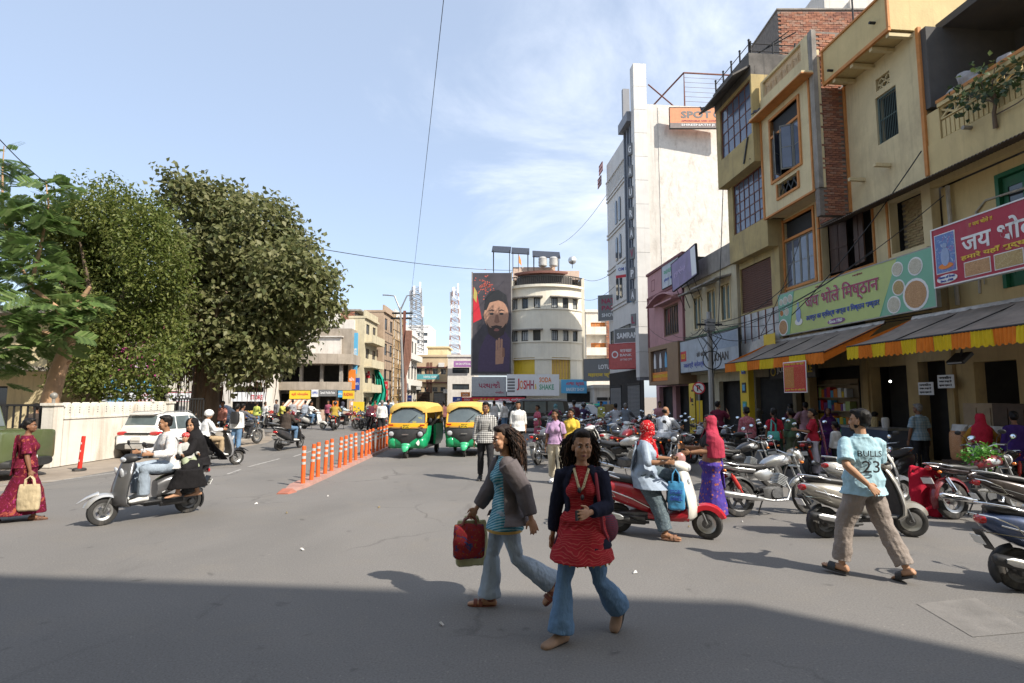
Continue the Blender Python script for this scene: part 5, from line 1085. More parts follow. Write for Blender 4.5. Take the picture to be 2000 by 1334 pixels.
b = MB(); b.box((-.06, -.08, 9.4), (XR, .25, 9.55)); b.box((-.05, -.06, 7.9), (XR, 0, 8.02)); b.box((-.04, -.05, 4.6), (.12, .0, 7.9)); b.box((XR-.2, -.06, 4.6), (XR-.05, 0, 9.4)); b.build('maroon_trim', MARO, Pk)
b = MB(); n = 14; b.loft([[(1.2+4.4*i/n, y, 7.35+.45*sin(pi*i/n)+dz) for i in range(n+1)]+[(1.2+4.4*i/n, y, 7.27+.45*sin(pi*i/n)+dz) for i in range(n, -1, -1)] for y, dz in ((-.55, -.08), (0, 0))]); b.box((2.4, -.5, 7.1), (5.2, 0, 7.18)); b.build('window_hood', PNK, Pk)
window(Pk, 2.7, 4.9, 5.3, 7.0, .05, 6, 1, mat('brown timber', (.17, .105, .06), .7), PANE, .09, .08)
window(Pk, .7, 1.3, 8.3, 9.0, -.005, 2, 2, MARO, PANE, .05, .05)
Hh = thing('tall_building', 'tall white building with grey clad column, blue glass slot and arched windows', 'building', facade(47, .0), PH); X = lambda u: 47-u
WH2 = mat('pale cladding', (.60, .585, .56), .6, 0, .08, 1, .1, 12, dirt=.3, dcol=(.35, .3, .25)); GCL = mat('grey cladding', (.20, .205, .225), .5, 0, .1, 1)
d0 = V((X(38), 0, 0))
b = MB(); b.box((X(38.25), .02, 4.2), (X(37.6), 11, 22.1)); b.build('flank_wall', WHITEW, Hh)
b = MB(); b.box((.0, .02, 3.8), (X(38.25), 11, 21.6)); b.build('rear_body', WH2, Hh)
b = MB(); b.box((X(37.59), .5, 4.3), (X(37.57), 10.9, 6.9)); b.box((X(37.59), 1.2, 7.2), (X(37.57), 10.9, 21.9)); b.build('flank_render', mat('flank render', (.69, .655, .60), .92, 0, .12, 3, .8, 6, dirt=.6, dcol=(.36, .29, .22), dscale=2.2), Hh)
b = MB(); b.box((-.0, 0, 0), (.9, .9, 1.5)); cm = [MB(), MB()]
z = 3.2
while z < 23.6:
 q = MB(); q.box((X(38.3), -.5, z), (X(37.55), .42, z+1.66)); q.build('cladding_panel', WH2 if z > 3 else GCL, Hh); z += 1.68
b = MB(); b.box((X(38.27), -.48, 3), (X(37.58), .4, 24.9)); b.build('column_core', GCL, Hh)
b = MB(); b.box((X(40.2), -.25, 8.6), (X(38.32), .0, 21.5)); b.build('glass_slot', BLUEG, Hh, label='tall strip of blue glass')
for u in (40.3, 39.6, 38.9): 
 q = MB(); q.box((X(u)-.07, -.45, 8.6), (X(u)+.07, -.24, 22.2)); q.build('slot_fin', GCL, Hh)
b = MB(); b.box((X(40.5), -.8, 21.2), (X(38.31), 0, 21.9)); b.box((X(40.4), -.5, 21.9), (X(40.1), 0, 24.6)); b.build('slot_cap', GCL, Hh)
for zz in (9.5, 12.6, 15.6):
 for u in (43.2, 44.2):
  q = MB(); x = X(u); q.prism([(x-.25, zz), (x+.25, zz), (x+.25, zz+1.6)]+[(x+.25*cos(a), zz+1.6+.32*sin(a)) for a in (R(40), R(90), R(140))]+[(x-.25, zz+1.6)], (0, -.05, 0), (1, 0, 0), (0, 0, 1), (0, .06, 0)); q.build('arched_window', PANE, Hh, fixn=True)
for zz in (8.8, 9.1, 12.0, 12.3, 15.0, 15.3, 18.2, 18.5): q = MB(); q.box((.0, -.08, zz), (X(40.6), .0, zz+.14)); q.build('string_course', WH2, Hh)
window(Hh, X(46.3), X(41), 5.2, 7.2, -.06, 4, 1, BARS, PANE); shutter(Hh, X(46.6), X(43.6), .1, 2.6, -.05, mat('grey shutter', (.25, .25, .25), .6, .3)); shutter(Hh, X(41.8), X(39.0), .1, 2.7, -.05, MATS['grey shutter'])
b = MB(); b.box((0, -.03, 0), (X(38.3), .03, 3.8)); b.build('shop_front', INT, Hh)
b = MB()
for i in range(12): b.cyl((.1+.45*i, -.05, 18.7), (.1+.45*i, -.05, 19.9), .03, n=5)
b.box((.0, -.1, 19.9), (X(40.8), 0, 20.0)); b.build('white_balustrade', WH2, Hh)
b = MB(); P_ = [(X(37.7), 3.2, 22.1), (X(37.7), 3.2, 24.6), (X(37.7), 11, 24.6), (X(37.7), 11, 22.1)]; b.tube(P_, .06, 5); b.tube([(X(37.7), 3.2, 24.6), (X(40.2), .6, 22.1)], .06, 5); b.tube([(X(37.7), .6, 23.6), (X(37.7), 2.4, 22.1)], .05, 5)
for i in range(6): b.tube([(X(37.7), 3.2, 22.5+.35*i), (X(37.7), 11, 22.5+.35*i)], .012, 4)
b.build('roof_frame', RUST, Hh)
b = MB()
for zz, x0 in ((19.9, -1.1), (20.9, -.6)):
 for i in range(5): b.box((x0+.28*i, -.5, zz), (x0+.28*i+.05, -.45, zz+.8))
 for j in range(3): b.box((x0, -.52, zz+.38*j), (x0+1.17, -.46, zz+.38*j+.05))
b.build('rooftop_letter_frame', MARO, Hh)
# ------------------------------------------------------------------ shop signs, awnings and the snack shop
DEV1 = 'जय भोले'
def zp(u, off, z): p = facade(u, off); p.z = z; return p
s = sign('shop_sign', 'big crimson snack shop sign with thick white Hindi lettering and food pictures', zp(13.42, 1.02, 4.49), PH, 4.6, 1.36, F_PK, d=.12, frame=F_W)
words(s, 'जय भोले', .78, .62, F_W, None, .50, .018); words(s, 'नमकीन', 3.05, .62, F_W, 1.4, .50, .03)
words(s, '!! जय भोले !!', 1.0, 1.16, F_Y, None, .11); words(s, 'हमारे यहाँ शुद्ध तेल से निर्मित नमकीन', .74, .43, F_Y, 3.7, .155, .025)
for i in range(5): poly(s, [(.80+.72*i, .06), (1.44+.72*i, .06), (1.44+.72*i, .40), (.80+.72*i, .40)], F_W, 'picture_border'); poly(s, [(.82+.72*i, .08), (1.42+.72*i, .08), (1.42+.72*i, .38), (.82+.72*i, .38)], NAMK[i % 3], 'snack_picture', -.013)
poly(s, [(.06, .28), (.62, .28), (.62, 1.22), (.06, 1.22)], F_W, 'picture_border'); poly(s, [(.08, .30), (.60, .30), (.60, 1.20), (.08, 1.20)], pat('blue sky print', 'floral', (.16, .25, .5), (.35, .22, .42), (.5, .6, .75), scale=3), 'blue_picture', -.013)
disc(s, .34, .66, .12, mat('print skin blue', (.28, .36, .55)), 'seated_figure', -.022, rz=.22); disc(s, .34, .92, .065, MATS['print skin blue'], 'figure_head', -.022); disc(s, .34, .44, .20, F_O, 'figure_lap', -.02, rz=.07)
disc(s, .34, .14, .28, F_W, 'round_badge', -.012, rz=.10); words(s, 'Name of Trust', .34, .155, F_B, .44, .06, .02, center=True, y=-.02); words(s, 'Since -1960', .34, .07, F_B, .34, .055, .02, center=True, y=-.02)
s = sign('shop_sign', 'long lime and green sweet shop banner with maroon Hindi lettering', zp(20.75, .62, 4.12), PH, 6.9, 1.48, F_LG, d=.1, frame=mat('tin frame', (.3, .3, .28), .5, .4))
poly(s, [(5.0, 0), (5.75, 1.48), (6.9, 1.48), (6.9, 0)], F_MINT, 'green_field', -.012, .012); poly(s, [(0, 0), (.62, 0), (1.0, 1.48), (0, 1.48)], F_MINT, 'green_field', -.012, .012); poly(s, [(5.05, 0), (5.0, 0), (5.25, .5), (5.5, .9), (5.15, 1.48), (5.75, 1.48)][:3]+[(5.4, .75)], F_G, 'dark_green_wedge', -.014)
words(s, 'जय भोले िमष्ठान', 1.62, .62, F_W, 3.42, .64, .035, y=-.010); words(s, 'जय भोले िमष्ठान', 1.62, .62, F_M, 3.42, .64, .016, y=-.020); words(s, 'उदयपुर का प्रिसद्ध नाश्ता व िमष्ठान भण्डार', 1.62, .28, F_B, 3.40, .27, .02, y=-.010)
disc(s, 3.15, .13, .42, F_P, 'date_badge', -.012, rz=.095); words(s, 'Since 1960', 3.15, .08, F_W, .62, .11, .03, center=True, y=-.022); words(s, '!! श्री गणेशाय नमः !!', 2.2, 1.33, F_M, None, .08); words(s, '!! जय श्री राम !!', 4.0, 1.33, F_M, None, .08)
for x, z, r_, k in ((.18, 1.2, .12, 3), (.45, 1.22, .15, 3), (.75, 1.25, .15, 3), (.2, .8, .12, 2), (.5, .82, .15, 3), (.25, .28, .30, 0), (5.75, 1.18, .20, 3), (6.35, 1.12, .24, 3), (5.75, .68, .22, 1), (5.55, .25, .24, 3), (6.3, .40, .42, 0)): disc(s, x, z, r_, F_W, 'plate_picture', -.018); disc(s, x, z, r_*.84, NAMK[k], 'snack_picture', -.026)
disc(s, 1.2, .62, .14, MATS['print skin blue'], 'seated_figure', -.016, rz=.28); disc(s, 1.2, .98, .07, MATS['print skin blue'], 'figure_head', -.016); disc(s, 1.2, .36, .22, F_W, 'figure_lap', -.014, rz=.12)
AWN = mat('grey tarpaulin', (.22, .18, .15), .8, 0, .25, 2.5, .4, 8, dirt=.5); AY, AO = cloth('yellow awning cloth', (.62, .44, .02), .1), cloth('orange awning cloth', (.62, .17, .02), .1)
def awning(label, u0, u1, zf, zb, of, ob, n, first=0):
 r = thing('awning', label, 'awning', facade(u0), PH); L = u0-u1; b = MB(); k = 24
 rows_cloth(b, [[(L*i/k, -(ob+(of-ob)*j/6), zb+(zf-zb)*j/6-.10*sin(pi*j/6)*(.7+.3*sin(i*1.3))) for i in range(k+1)] for j in range(7)], .004); b.build('canopy_sheet', AWN, r, smooth=60)
 b = MB(); b.tube([(0, -of, zf), (L, -of, zf)], .022, 6); b.tube([(0, -ob, zb), (L, -ob, zb)], .022, 6)
 for i in range(5): b.tube([(L*i/4, -ob, zb-.03), (L*i/4, -of, zf-.03)], .015, 5)
 b.build('awning_frame', BARS, r)
 w = L/n
 for i in range(n):
  b = MB(); m = 16; top = [(i*w+w*j/m, -of-.012*sin(j*2.1+i), zf) for j in range(m+1)]; bot = [(x, y-.03*sin(x*6), zf-.29-.05*abs(sin(pi*x/.145))) for x, y, z in top]
  rows_cloth(b, [top, bot], .006); b.build('valance_strip', AO if (i+first) % 2 == 0 else AY, r, smooth=60)
 sd = MB(); sd.prism([(-of, zf), (-of, zf-.28), (-ob-.6, zb-.5), (-ob, zb)], (.005, 0, 0), (0, 1, 0), (0, 0, 1), (.012, 0, 0)); sd.prism([(-of, zf), (-of, zf-.28), (-ob-.6, zb-.5), (-ob, zb)], (L-.017, 0, 0), (0, 1, 0), (0, 0, 1), (.012, 0, 0)); sd.build('side_flap', AO, r, fixn=True)
 b = MB(); rows_cloth(b, [[(L*i/30, -ob+.0-.06*j, zb+.06-.10*j+.03*sin(i*2.3)*j) for i in range(31)] for j in range(2)], .01); b.build('tin_flashing', mat('torn tin flashing', (.45, .42, .38), .5, .3, .3, 6, dirt=.5), r)
 return r
awning('grey awning with yellow and orange scalloped valance under the red sign', 14.72, 8.9, 3.17, 3.92, 2.42, .55, 13, 1)
awning('grey awning with orange and yellow valance under the green banner', 21.5, 15.66, 3.13, 3.95, 2.4, .55, 7, 0)
s = sign('hanging_poster', 'red bordered snack poster hanging below the farther awning', zp(17.55, 2.45, 2.02), PH, 1.15, .92, F_W, 'poster', .02); poly(s, [(.03, .03), (1.12, .03), (1.12, .89), (.03, .89)], F_R, 'red_border'); poly(s, [(.07, .14), (.56, .14), (.56, .76), (.07, .76)], NAMK[2], 'snack_picture', -.012); poly(s, [(.59, .14), (1.08, .14), (1.08, .76), (.59, .76)], pat('red snack print', 'floral', (.50, .08, .05), (.6, .2, .12), (.3, .05, .03), scale=18), 'snack_picture', -.012); words(s, 'गरमा गरम नाश्ता', .08, .79, F_Y, 1.0, .075, .02, y=-.012); words(s, 'शुद्ध तेल से निर्मित', .08, .05, F_Y, 1.0, .065, .02, y=-.012)
for (u, o, z, t) in ((15.55, -.2, 1.95, 'left of the pale shop pillar'), (14.85, -.15, 2.12, 'inside the dark doorway')):
 s = sign('paper_notice', 'small white Hindi notice %s' % t, zp(u, o+.02, z), PH, .5, .34, F_W, 'notice', .012)
 for i, q in enumerate(('नमकीन', 'उधार बन्द है', 'कृपया ध्यान दें')): words(s, q, .05, .24-.10*i, F_K, .38, .07, .02)
s = thing('floodlight', 'square black floodlight hung under the nearer awning', 'lamp', zp(12.3, 1.6, 2.72), PH); b = MB(); b.obox((0, 0, 0), (.42, .08, .32), (R(-50), 0, 0)); bevel(b.build('housing', PLA, s), .01); b = MB(); b.obox((0, -.05, -.028), (.34, .02, .24), (R(-50), 0, 0)); b.build('lens', LEN, s); b = MB(); b.tube([(0, .02, .03), (0, .1, .3)], .02, 6); b.build('bracket', PLA, s)
s = thing('light_bulb', 'small glowing bulb hanging in the dark shop doorway', 'bulb', zp(16.7, -.3, 2.35), PH); b = MB(); b.ell((0, 0, 0), .035, None, 10, 7); b.build('glowing_bulb', emis('bulb', (1, .95, .85), 5), s); b = MB(); b.cyl((0, 0, .04), (0, 0, .6), .008, n=5); b.build('flex', BARS, s)
bn = thing('sales_bench', 'long wooden bench carrying clear bags of fried snacks', 'bench', zp(12.0, .95, 0), PH); b = MB(); b.box((-1.3, -.35, .42), (2.6, .35, .48)); b.build('bench_top', mat('dark wood', (.07, .045, .03), .8, 0, .3, 3, dirt=.4), bn)
for x in (-1.2, .6, 2.4):
 for y in (-.3, .24): q = MB(); q.box((x, y, 0), (x+.06, y+.06, .42)); q.build('leg', MATS['dark wood'], bn)
bagm = [pat('snack bag %d' % i, 'floral', a, b_, c, scale=26, rough=.25) for i, (a, b_, c) in enumerate((((.55, .27, .13), (.66, .40, .22), (.3, .12, .05)), ((.42, .22, .16), (.55, .35, .26), (.2, .1, .07)), ((.46, .26, .13), (.66, .52, .36), (.2, .08, .04)), ((.62, .45, .20), (.7, .56, .32), (.4, .25, .08)), ((.60, .43, .16), (.7, .58, .3), (.38, .25, .08))))]
PLC = mat('clear plastic film', (.55, .53, .50), .15, 0, .1, 10)
for i, (x, k, t) in enumerate(((-1.12, 0, 'orange sticks, nearest the doorway'), (-.68, 1, 'pinkish brown nuts'), (-.24, 2, 'brown and white puffs'), (.20, 3, 'golden sev beside the red veiled woman'), (1.05, 3, 'golden crisps behind the red veiled woman'), (1.55, 4, 'yellow fried bits'), (2.0, 4, 'pale yellow wafers, farthest to the right'))):
 r = thing('snack_bag', 'tall clear bag of %s' % t, 'snack bag', zp(12.0-x, .95, .48), PH, 'snack bags on the bench'); b = MB()
 b.loft([ringe(V((.01*sin(j), 0, z)), w, d_, MX.Identity(3), 12, 3.5) for j, (z, w, d_) in enumerate(((0, .17, .15), (.06, .20, .18), (.25, .205, .19), (.45, .20, .185), (.60, .19, .17), (.66, .17, .13)))]); b.build('snack_fill', bagm[k], r, smooth=60)
 b = MB(); b.loft([ringe(V((0, 0, z)), w, d_, MX.Identity(3), 12, 3) for z, w, d_ in ((.655, .175, .14), (.72, .18, .10), (.78, .21, .04), (.80, .20, .02))]); b.build('open_top', PLC, r, smooth=60)
r = thing('cooking_pan', 'wide dark iron pan standing on the bench behind the red veiled woman', 'pan', zp(10.55, .75, .48), PH); b = MB(); b.lathe([(.0, .50), (.30, .52), (.40, .62), (.41, .66), (.38, .65), (.28, .55), (0, .54)], (0, 0, 0), 'Z', 18); b.build('pan', ENG, r); b = MB(); b.cyl((0, 0, 0), (0, 0, .5), .2, .25, 12); b.build('stove_drum', BARS, r)
for u, o, lab in ((13.65, -.1, 'tall pale wooden cupboard just inside the snack shop'), (12.75, .05, 'dark display cabinet behind the man in the blue checked shirt')):
 r = thing('cupboard', lab, 'cupboard', zp(u, o, 0), PH); m_ = mat('pale ply', (.34, .25, .16), .8, dirt=.4) if o < 0 else MATS['dark wood']; b = MB(); b.box((0, -.45, 0), (.75, .0, 1.75)); b.build('carcass', m_, r); b = MB(); b.box((.04, -.47, .1), (.36, -.452, 1.65)); b.build('door', m_, r); b = MB(); b.box((.39, -.47, .1), (.71, -.452, 1.65)); b.build('door', m_, r)
r = thing('glass_counter', 'low glass fronted sweet counter in the shaded shop', 'counter', zp(17.3, .5, 0), PH); b = MB(); b.box((0, -.4, 0), (1.9, .3, .55)); b.box((0, -.4, 1.0), (1.9, .3, 1.06)); b.build('counter_body', mat('steel counter', (.35, .35, .34), .35, .6), r); b = MB(); b.box((.01, -.39, .55), (1.89, .29, 1.0)); b.build('glass_case', PANEB, r)
for i in range(4): b = MB(); b.lathe([(0, 0), (.09, 0), (.10, .2), (.09, .26), (.05, .28), (0, .28)], (.2+.42*i, -.1, 1.06), 'Z', 10); b.build('jar', [NAMK[0], PLC, NAMK[1], PLC][i], r)
r = thing('cloth_bundle', 'heap of grey sacking tied on the balcony rail', 'bundle', zp(13.3, -.45, 9.3), PH); b = MB()
for i in range(9): b.ell((random.uniform(-.7, .8), random.uniform(-.2, .25), .18+random.uniform(0, .38)), (.32, .25, .16), MX.Rotation(random.uniform(-.8, .8), 3, 'Y'), 10, 7)
remesh(b.build('sacking', cloth('grey sack', (.32, .31, .31)), r, smooth=180), .03, 2, .09, .2); b = MB(); b.ell((-.65, -.1, .1), (.3, .25, .14), None, 10, 7); b.build('blue_sheet', cloth('blue sheet', (.10, .30, .48)), r, smooth=180)
for u, o, w_, lab in ((25.6, .05, 2.0, 'shelf of small coloured boxes in the cream house shop'), (21.0, -.25, 2.2, 'shelf of phone boxes behind the mobile shop sign')):
 r = thing('shop_shelf', lab, 'shelf', zp(u, o-.3, 0), PH); rs = random.Random(int(u)); q = MB(); [q.box((0, 0, z), (w_, .3, z+.03)) for z in (.5, .95, 1.4, 1.85, 2.3)]; q.box((0, .3, .3), (w_, .33, 2.5)); q.build('shelf_frame', MATS['pale ply'], r)
 for z in (.53, .98, 1.43, 1.88):
  x = .03
  while x < w_-.2: d_ = rs.uniform(.10, .22); q = MB(); q.box((x, .02, z), (x+d_, .25, z+rs.uniform(.18, .36))); q.build('carton', rs.choice((F_R, F_Y, F_W, F_LB, F_O, F_G, F_P, F_LG)), r); x += d_+.02
s = sign('shop_sign', 'black shop sign with white and yellow lettering half hidden by the farther awning', zp(20.9, 1.0, 2.55), PH, 2.7, .5, F_K, frame=BARS); words(s, 'JUSTIC', .5, .14, F_W, 1.0, .28, .02); words(s, 'MOBILE', 1.6, .14, F_Y, .95, .28, .02); disc(s, .25, .25, .16, F_Y, 'round_logo'); disc(s, .25, .25, .12, F_K, 'logo_centre', -.014)
s = thing('display_pillar', 'tall yellow pillar board printed with small gadgets beside the mobile shop', 'signboard', zp(21.75, 1.7, 0), PH); b = MB(); b.box((0, 0, 0), (.62, .22, 3.3)); b.build('board', F_Y, s)
for z, m_ in ((.55, F_LB), (1.35, F_G), (2.05, F_K), (2.75, F_B)): q = MB(); q.box((.16, -.02, z), (.46, .0, z+.38)); bevel(q.build('gadget_print', m_, s), .008); q = MB(); q.box((.22, -.03, z+.08), (.40, -.021, z+.30)); q.build('gadget_face', F_LB if m_ != F_LB else F_K, s)
s = sign('standing_banner', 'yellow standee with red and black wordmark behind the man on the phone', zp(25.4, 2.2, .12), PH-R(14), 1.45, 2.35, F_Y, 'banner', .03); words(s, 'W', .3, 1.55, F_R, .24, .22, .03); words(s, 'UBON', .56, 1.55, F_K, .60, .17, .03); words(s, 'HIGH BASS', .75, 1.42, F_K, .4, .06); words(s, 'I HAAI', .75, 2.0, F_K, .5, .08, .03); disc(s, .35, .55, .2, F_K, 'headphone_print'); disc(s, .35, .55, .13, F_Y, 'headphone_gap', -.014); q = MB(); q.cyl((.1, .05, -.12), (.1, .05, 2.3), .02, n=6); q.cyl((1.35, .05, -.12), (1.35, .05, 2.3), .02, n=6); q.build('stand_leg', BARS, s)
s = sign('shop_sign', 'long pale blue and white shop banner under the cream house windows', zp(28.9, 1.15, 3.1), PH, 6.1, 1.55, mat('faded banner', (.42, .46, .50), .7, 0, .15, 1.5, dirt=.5, dcol=(.25, .25, .26)), frame=BARS)
words(s, 'नवलश्री ज्वेलर्स', .4, .14, F_B, 2.4, .36, .02); words(s, 'सोने चांदी के', 2.0, .65, F_K, 1.1, .26, .02); poly(s, [(.05, .55), (.75, .55), (.75, 1.05), (.05, 1.05)], F_R, 'red_panel'); words(s, 'OLD', .15, .68, F_Y, .5, .25, .02, y=-.012); words(s, 'KHAN', 3.9, .35, F_K, 1.3, .36, .03); poly(s, [(3.6, .85), (6.0, .85), (6.0, 1.5), (3.6, 1.5)], mat('grey blue print', (.28, .34, .42), .6), 'blue_field')
s = thing('shop_sign', 'brown boxed jewellery shop sign with orange lettering strip', 'sign', zp(33.5, 1.25, 2.55), PH); BRN = mat('brown laminate', (.25, .155, .085), .55, 0, .1, 2); b = MB(); b.box((0, 0, .0), (4.55, 1.0, .22)); b.box((0, 0, 1.95), (4.55, 1.0, 2.2)); b.box((0, 0, .22), (.35, 1.0, 1.95)); b.box((3.0, 0, .22), (4.55, 1.0, 1.95)); b.build('box_frame', BRN, s); b = MB(); b.box((.35, .15, .22), (3.0, .3, 1.95)); b.build('board', mat('dark brown board', (.07, .045, .04), .6), s)
q = MB(); q.box((.36, .10, .24), (2.98, .149, .72)); q.build('orange_strip', F_O, s); words(s, 'SHANKAR JEWELLERS', .45, .36, F_Y, 2.4, .24, .02, y=.095)
for x, m_ in ((.75, F_W), (1.65, F_W), (2.5, F_LB)):
 q = MB(); q.prism([(x-.16, .95), (x+.16, .95), (x+.16, 1.4), (x+.08, 1.65), (x, 1.8), (x-.08, 1.65), (x-.16, 1.4)], (0, .11, 0), (1, 0, 0), (0, 0, 1), (0, .035, 0)); q.build('white_emblem', m_, s, fixn=True); disc(s, x, .83, .1, BRN, 'round_emblem', .12)
s = sign('roof_sign', 'weathered blue white signboard leaning on the pink house roof', zp(32.6, .65, 8.1), PH, 2.5, 1.4, mat('weathered blue board', (.46, .50, .54), .6, dirt=.4), frame=BARS); words(s, 'આવકારો', .3, .75, F_G, 1.7, .36, .02); words(s, 'ज्वेलर्स  आभूषण', .3, .3, F_B, 1.8, .25, .01)
s = sign('roof_sign', 'violet signboard propped on thin iron legs above the cream house roof', zp(29.3, 1.3, 7.35), PH, 3.1, 1.45, mat('violet board', (.25, .20, .34), .6, 0, .12, 2, dirt=.4), frame=BARS); s.rotation_euler = (0, R(-5), PH); poly(s, [(2.5, .05), (3.05, .05), (3.05, 1.4), (2.5, 1.4)], F_W, 'white_panel'); words(s, 'કૃષ્ણ જ્વેલર્સ', .3, .6, mat('print lilac', (.5, .4, .6)), 1.5, .35, .02)
q = MB()
for x in (.4, 1.0, 1.7, 2.5): q.tube([(x, .06, 0), (x-.15, .5, -1.1)], .02, 5)
q.build('prop_leg', BARS, s)
s = sign('wall_sign', 'orange hotel sign with dark rounded lettering high on the white flank wall', D(1309, 250, 37.05), 0, 4.2, 1.45, mat('hotel orange', (.68, .27, .13), .6), d=.14, frame=BARS); words(s, 'SPOT', .75, .70, F_GR, 2.05, .5, .035); words(s, 'ON', 2.95, .70, F_GR, 1.0, .5, .035); words(s, 'AFFORDABLE AND CONVENIENT', .75, .45, F_M, 3.2, .11, .02); poly(s, [(0, 0), (4.2, 0), (4.2, .36), (0, .36)], mat('print grey brown', (.22, .18, .17)), 'grey_strip'); words(s, 'SHREENATH JI INN', .75, .10, F_W, 3.0, .19, .03, y=-.012)
for i, (t, z) in enumerate(zip('GAURAVPALACE'[:9], (19.6, 18.0, 16.5, 15.0, 13.6, 12.2, 10.8, 9.3, 7.6))):
 q = sign('letter_box', 'dark boxed letter %s on the tall building column, %s' % (t, ('topmost', 'second from the top', 'third from the top', 'fourth from the top', 'in the middle', 'fourth from the bottom', 'third from the bottom', 'second from the bottom', 'lowest')[i]), zp(38.45, .75, z-.9), R(0), .42, .8, F_GR, d=.2); q.rotation_euler = (0, 0, PH+R(30)); words(q, t, .08, .14, F_M if i in (5, 8) else F_W, .26, .5, .03)
s = sign('shop_sign', 'red bank sign box with white emblem on the tall building', zp(41.0, 1.6, 3.9), PH+R(48), 2.1, 1.75, mat('sign coral', (.48, .10, .09), .5), d=.7, frame=F_R); disc(s, .45, 1.0, .26, F_W, 'emblem'); disc(s, .45, 1.0, .17, MATS['sign coral'], 'emblem_centre', -.014); words(s, 'शाखा', .85, 1.15, F_W, .9, .2, .01); words(s, 'BANK', .85, .85, F_W, .9, .18, .01); words(s, 'OF THE CITY', .85, .55, F_W, .9, .14, .01)
s = sign('shop_sign', 'black sign with dotted white borders and grey lettering above the red bank sign', zp(41.0, 1.2, 5.75), PH+R(48), 2.3, 1.0, F_GR, frame=F_W); words(s, 'SAMSUNG'[0:3]+'RANG', .2, .3, F_W, 1.9, .42, .03)
s = sign('shop_sign', 'dark sign with maroon and white lettering below the arched windows', zp(46.5, 1.0, 8.1), PH+R(55), 3.2, 2.1, F_GR, frame=F_W); words(s, 'NATURAL', .3, 1.4, F_M, 2.5, .42, .03); words(s, 'PASSION', .3, .85, F_M, 2.5, .38, .03); words(s, 'SHOWROOM', .3, .3, F_W, 2.5, .3, .02)
s = sign('shop_sign', 'grey shop sign with pale wordmark and yellow line of lettering beyond the tall building', zp(50.5, 1.4, 3.3), PH+R(55), 3.8, 1.9, F_GR, frame=BARS); words(s, 'LOTUS', 1.4, 1.0, F_W, 1.2, .4, .03); words(s, 'SHOP', 2.7, 1.0, F_R, .7, .32, .03); words(s, 'महाराज ज्वेलर्स', .4, .25, F_Y, 3.0, .5, .03)
s = sign('banner', 'pale balcony banner on the glass slot of the tall building', zp(41.4, .9, 10.6), PH+R(48), 2.0, 1.0, F_W, d=.05); words(s, 'OM HOTEL', .2, .5, F_B, 1.5, .26); poly(s, [(0, 0), (2, 0), (2, .2), (0, .2)], F_R, 'red_strip')
# ------------------------------------------------------------------ left side: compound wall, gates, shops behind the trees
CW = mat('compound wall limewash', (.66, .62, .55), .92, 0, .09, 1.5, .4, 16, dirt=.75, dcol=(.38, .31, .23), dscale=1.1)
r = thing('compound_wall', 'cream compound wall topped with a row of pointed merlons behind the white car', 'wall', (-12.45, 15.95, 0), R(90)); Lw = 4.7
b = MB(); b.box((0, 0, 0), (Lw, .28, 1.28)); b.box((-.02, -.03, 1.28), (Lw, .31, 1.33)); b.build('wall_body', CW, r)
for i in range(13):
 w = Lw/13; q = MB(); x = w*(i+.5); q.prism([(x-w*.47, 1.33), (x+w*.47, 1.33), (x+w*.47, 1.56), (x+w*.30, 1.66), (x, 1.74), (x-w*.30, 1.66), (x-w*.47, 1.56)], (0, .0, 0), (1, 0, 0), (0, 0, 1), (0, .20, 0)); mo = q.build('merlon', CW, r, fixn=True)
 q = MB()
 for z in (1.46, 1.53, 1.60): q.obox((x, -.003, z), (.03, .012, .022))
 q.build('merlon_slot', mat('dark slot', (.06, .05, .045)), mo)
b = MB(); b.box((0, .2, 1.33), (Lw, .26, 1.66)); b.build('merlon_backing', CW, r)
def gate(lab, p, rz, w, h):
 g = thing('iron_gate', lab, 'gate', p, rz); b = MB(); b.box((0, 0, .1), (w, .05, .16)); b.box((0, 0, h-.06), (w, .05, h)); b.box((0, -.0, .1), (.06, .05, h)); b.box((w-.06, 0, .1), (w, .05, h)); b.box((0, .005, h*.55), (w, .045, h*.55+.05)); b.build('gate_frame', BARS, g); q = MB(); q.box((-.022, .01, .16), (.022, .04, h-.06)); me = q.mesh('bar', BARS)
 for i in range(int(w/.19)): link('bar', me, g, (.15+i*.19, 0, 0))
 return g
gate('dark iron bar gate behind the green jeep at the left edge', (-16.1, 15.7, 0), 0, 3.2, 1.7); gate('dark iron bar gate between the compound wall and the big tree', (-12.5, 21.15, 0), R(90), 2.1, 1.85)
for x, y, lab in ((-12.6, 15.72, 'left'), (-12.6, 20.9, 'right')):
 r = thing('gate_pillar', 'cream gate pillar with round lamp at the %s end of the compound wall' % lab, 'pillar', (x, y, 0)); b = MB(); b.box((-.16, -.16, 0), (.16, .18, 1.66)); b.box((-.2, -.2, 1.66), (.2, .22, 1.73)); b.build('shaft', CW, r); b = MB(); b.cyl((0, 0, 1.73), (0, 0, 1.85), .04); b.ell((0, 0, 1.93), .09, None, 12, 8); b.build('globe_lamp', mat('dirty globe', (.22, .21, .19), .4), r)
r = thing('bungalow', 'shaded cream bungalow with deep eaves behind the left gate and trees', 'building', (-28.6, 21.5, 0)); b = MB(); wall(b, 0, 11.0, 0, 5.0, 0, .3, [(5.2, 6.6, 0, 2.3), (8.0, 9.6, .9, 2.3), (2, 3.4, .9, 2.3), (7.2, 7.6, 3.0, 3.45)]); b.box((10.7, .3, 0), (11, 3, 5.0)); b.build('wall', CREAM, r); b = MB(); b.box((0, -.7, 5.0), (11.5, 3.2, 5.25)); b.box((0, -1.9, 2.85), (11.3, 0, 3.0)); b.build('roof_slab', CONC, r); b = MB(); b.box((.1, 1.2, 0), (10.6, 2.9, 4.2)); b.build('interior', INT, r)
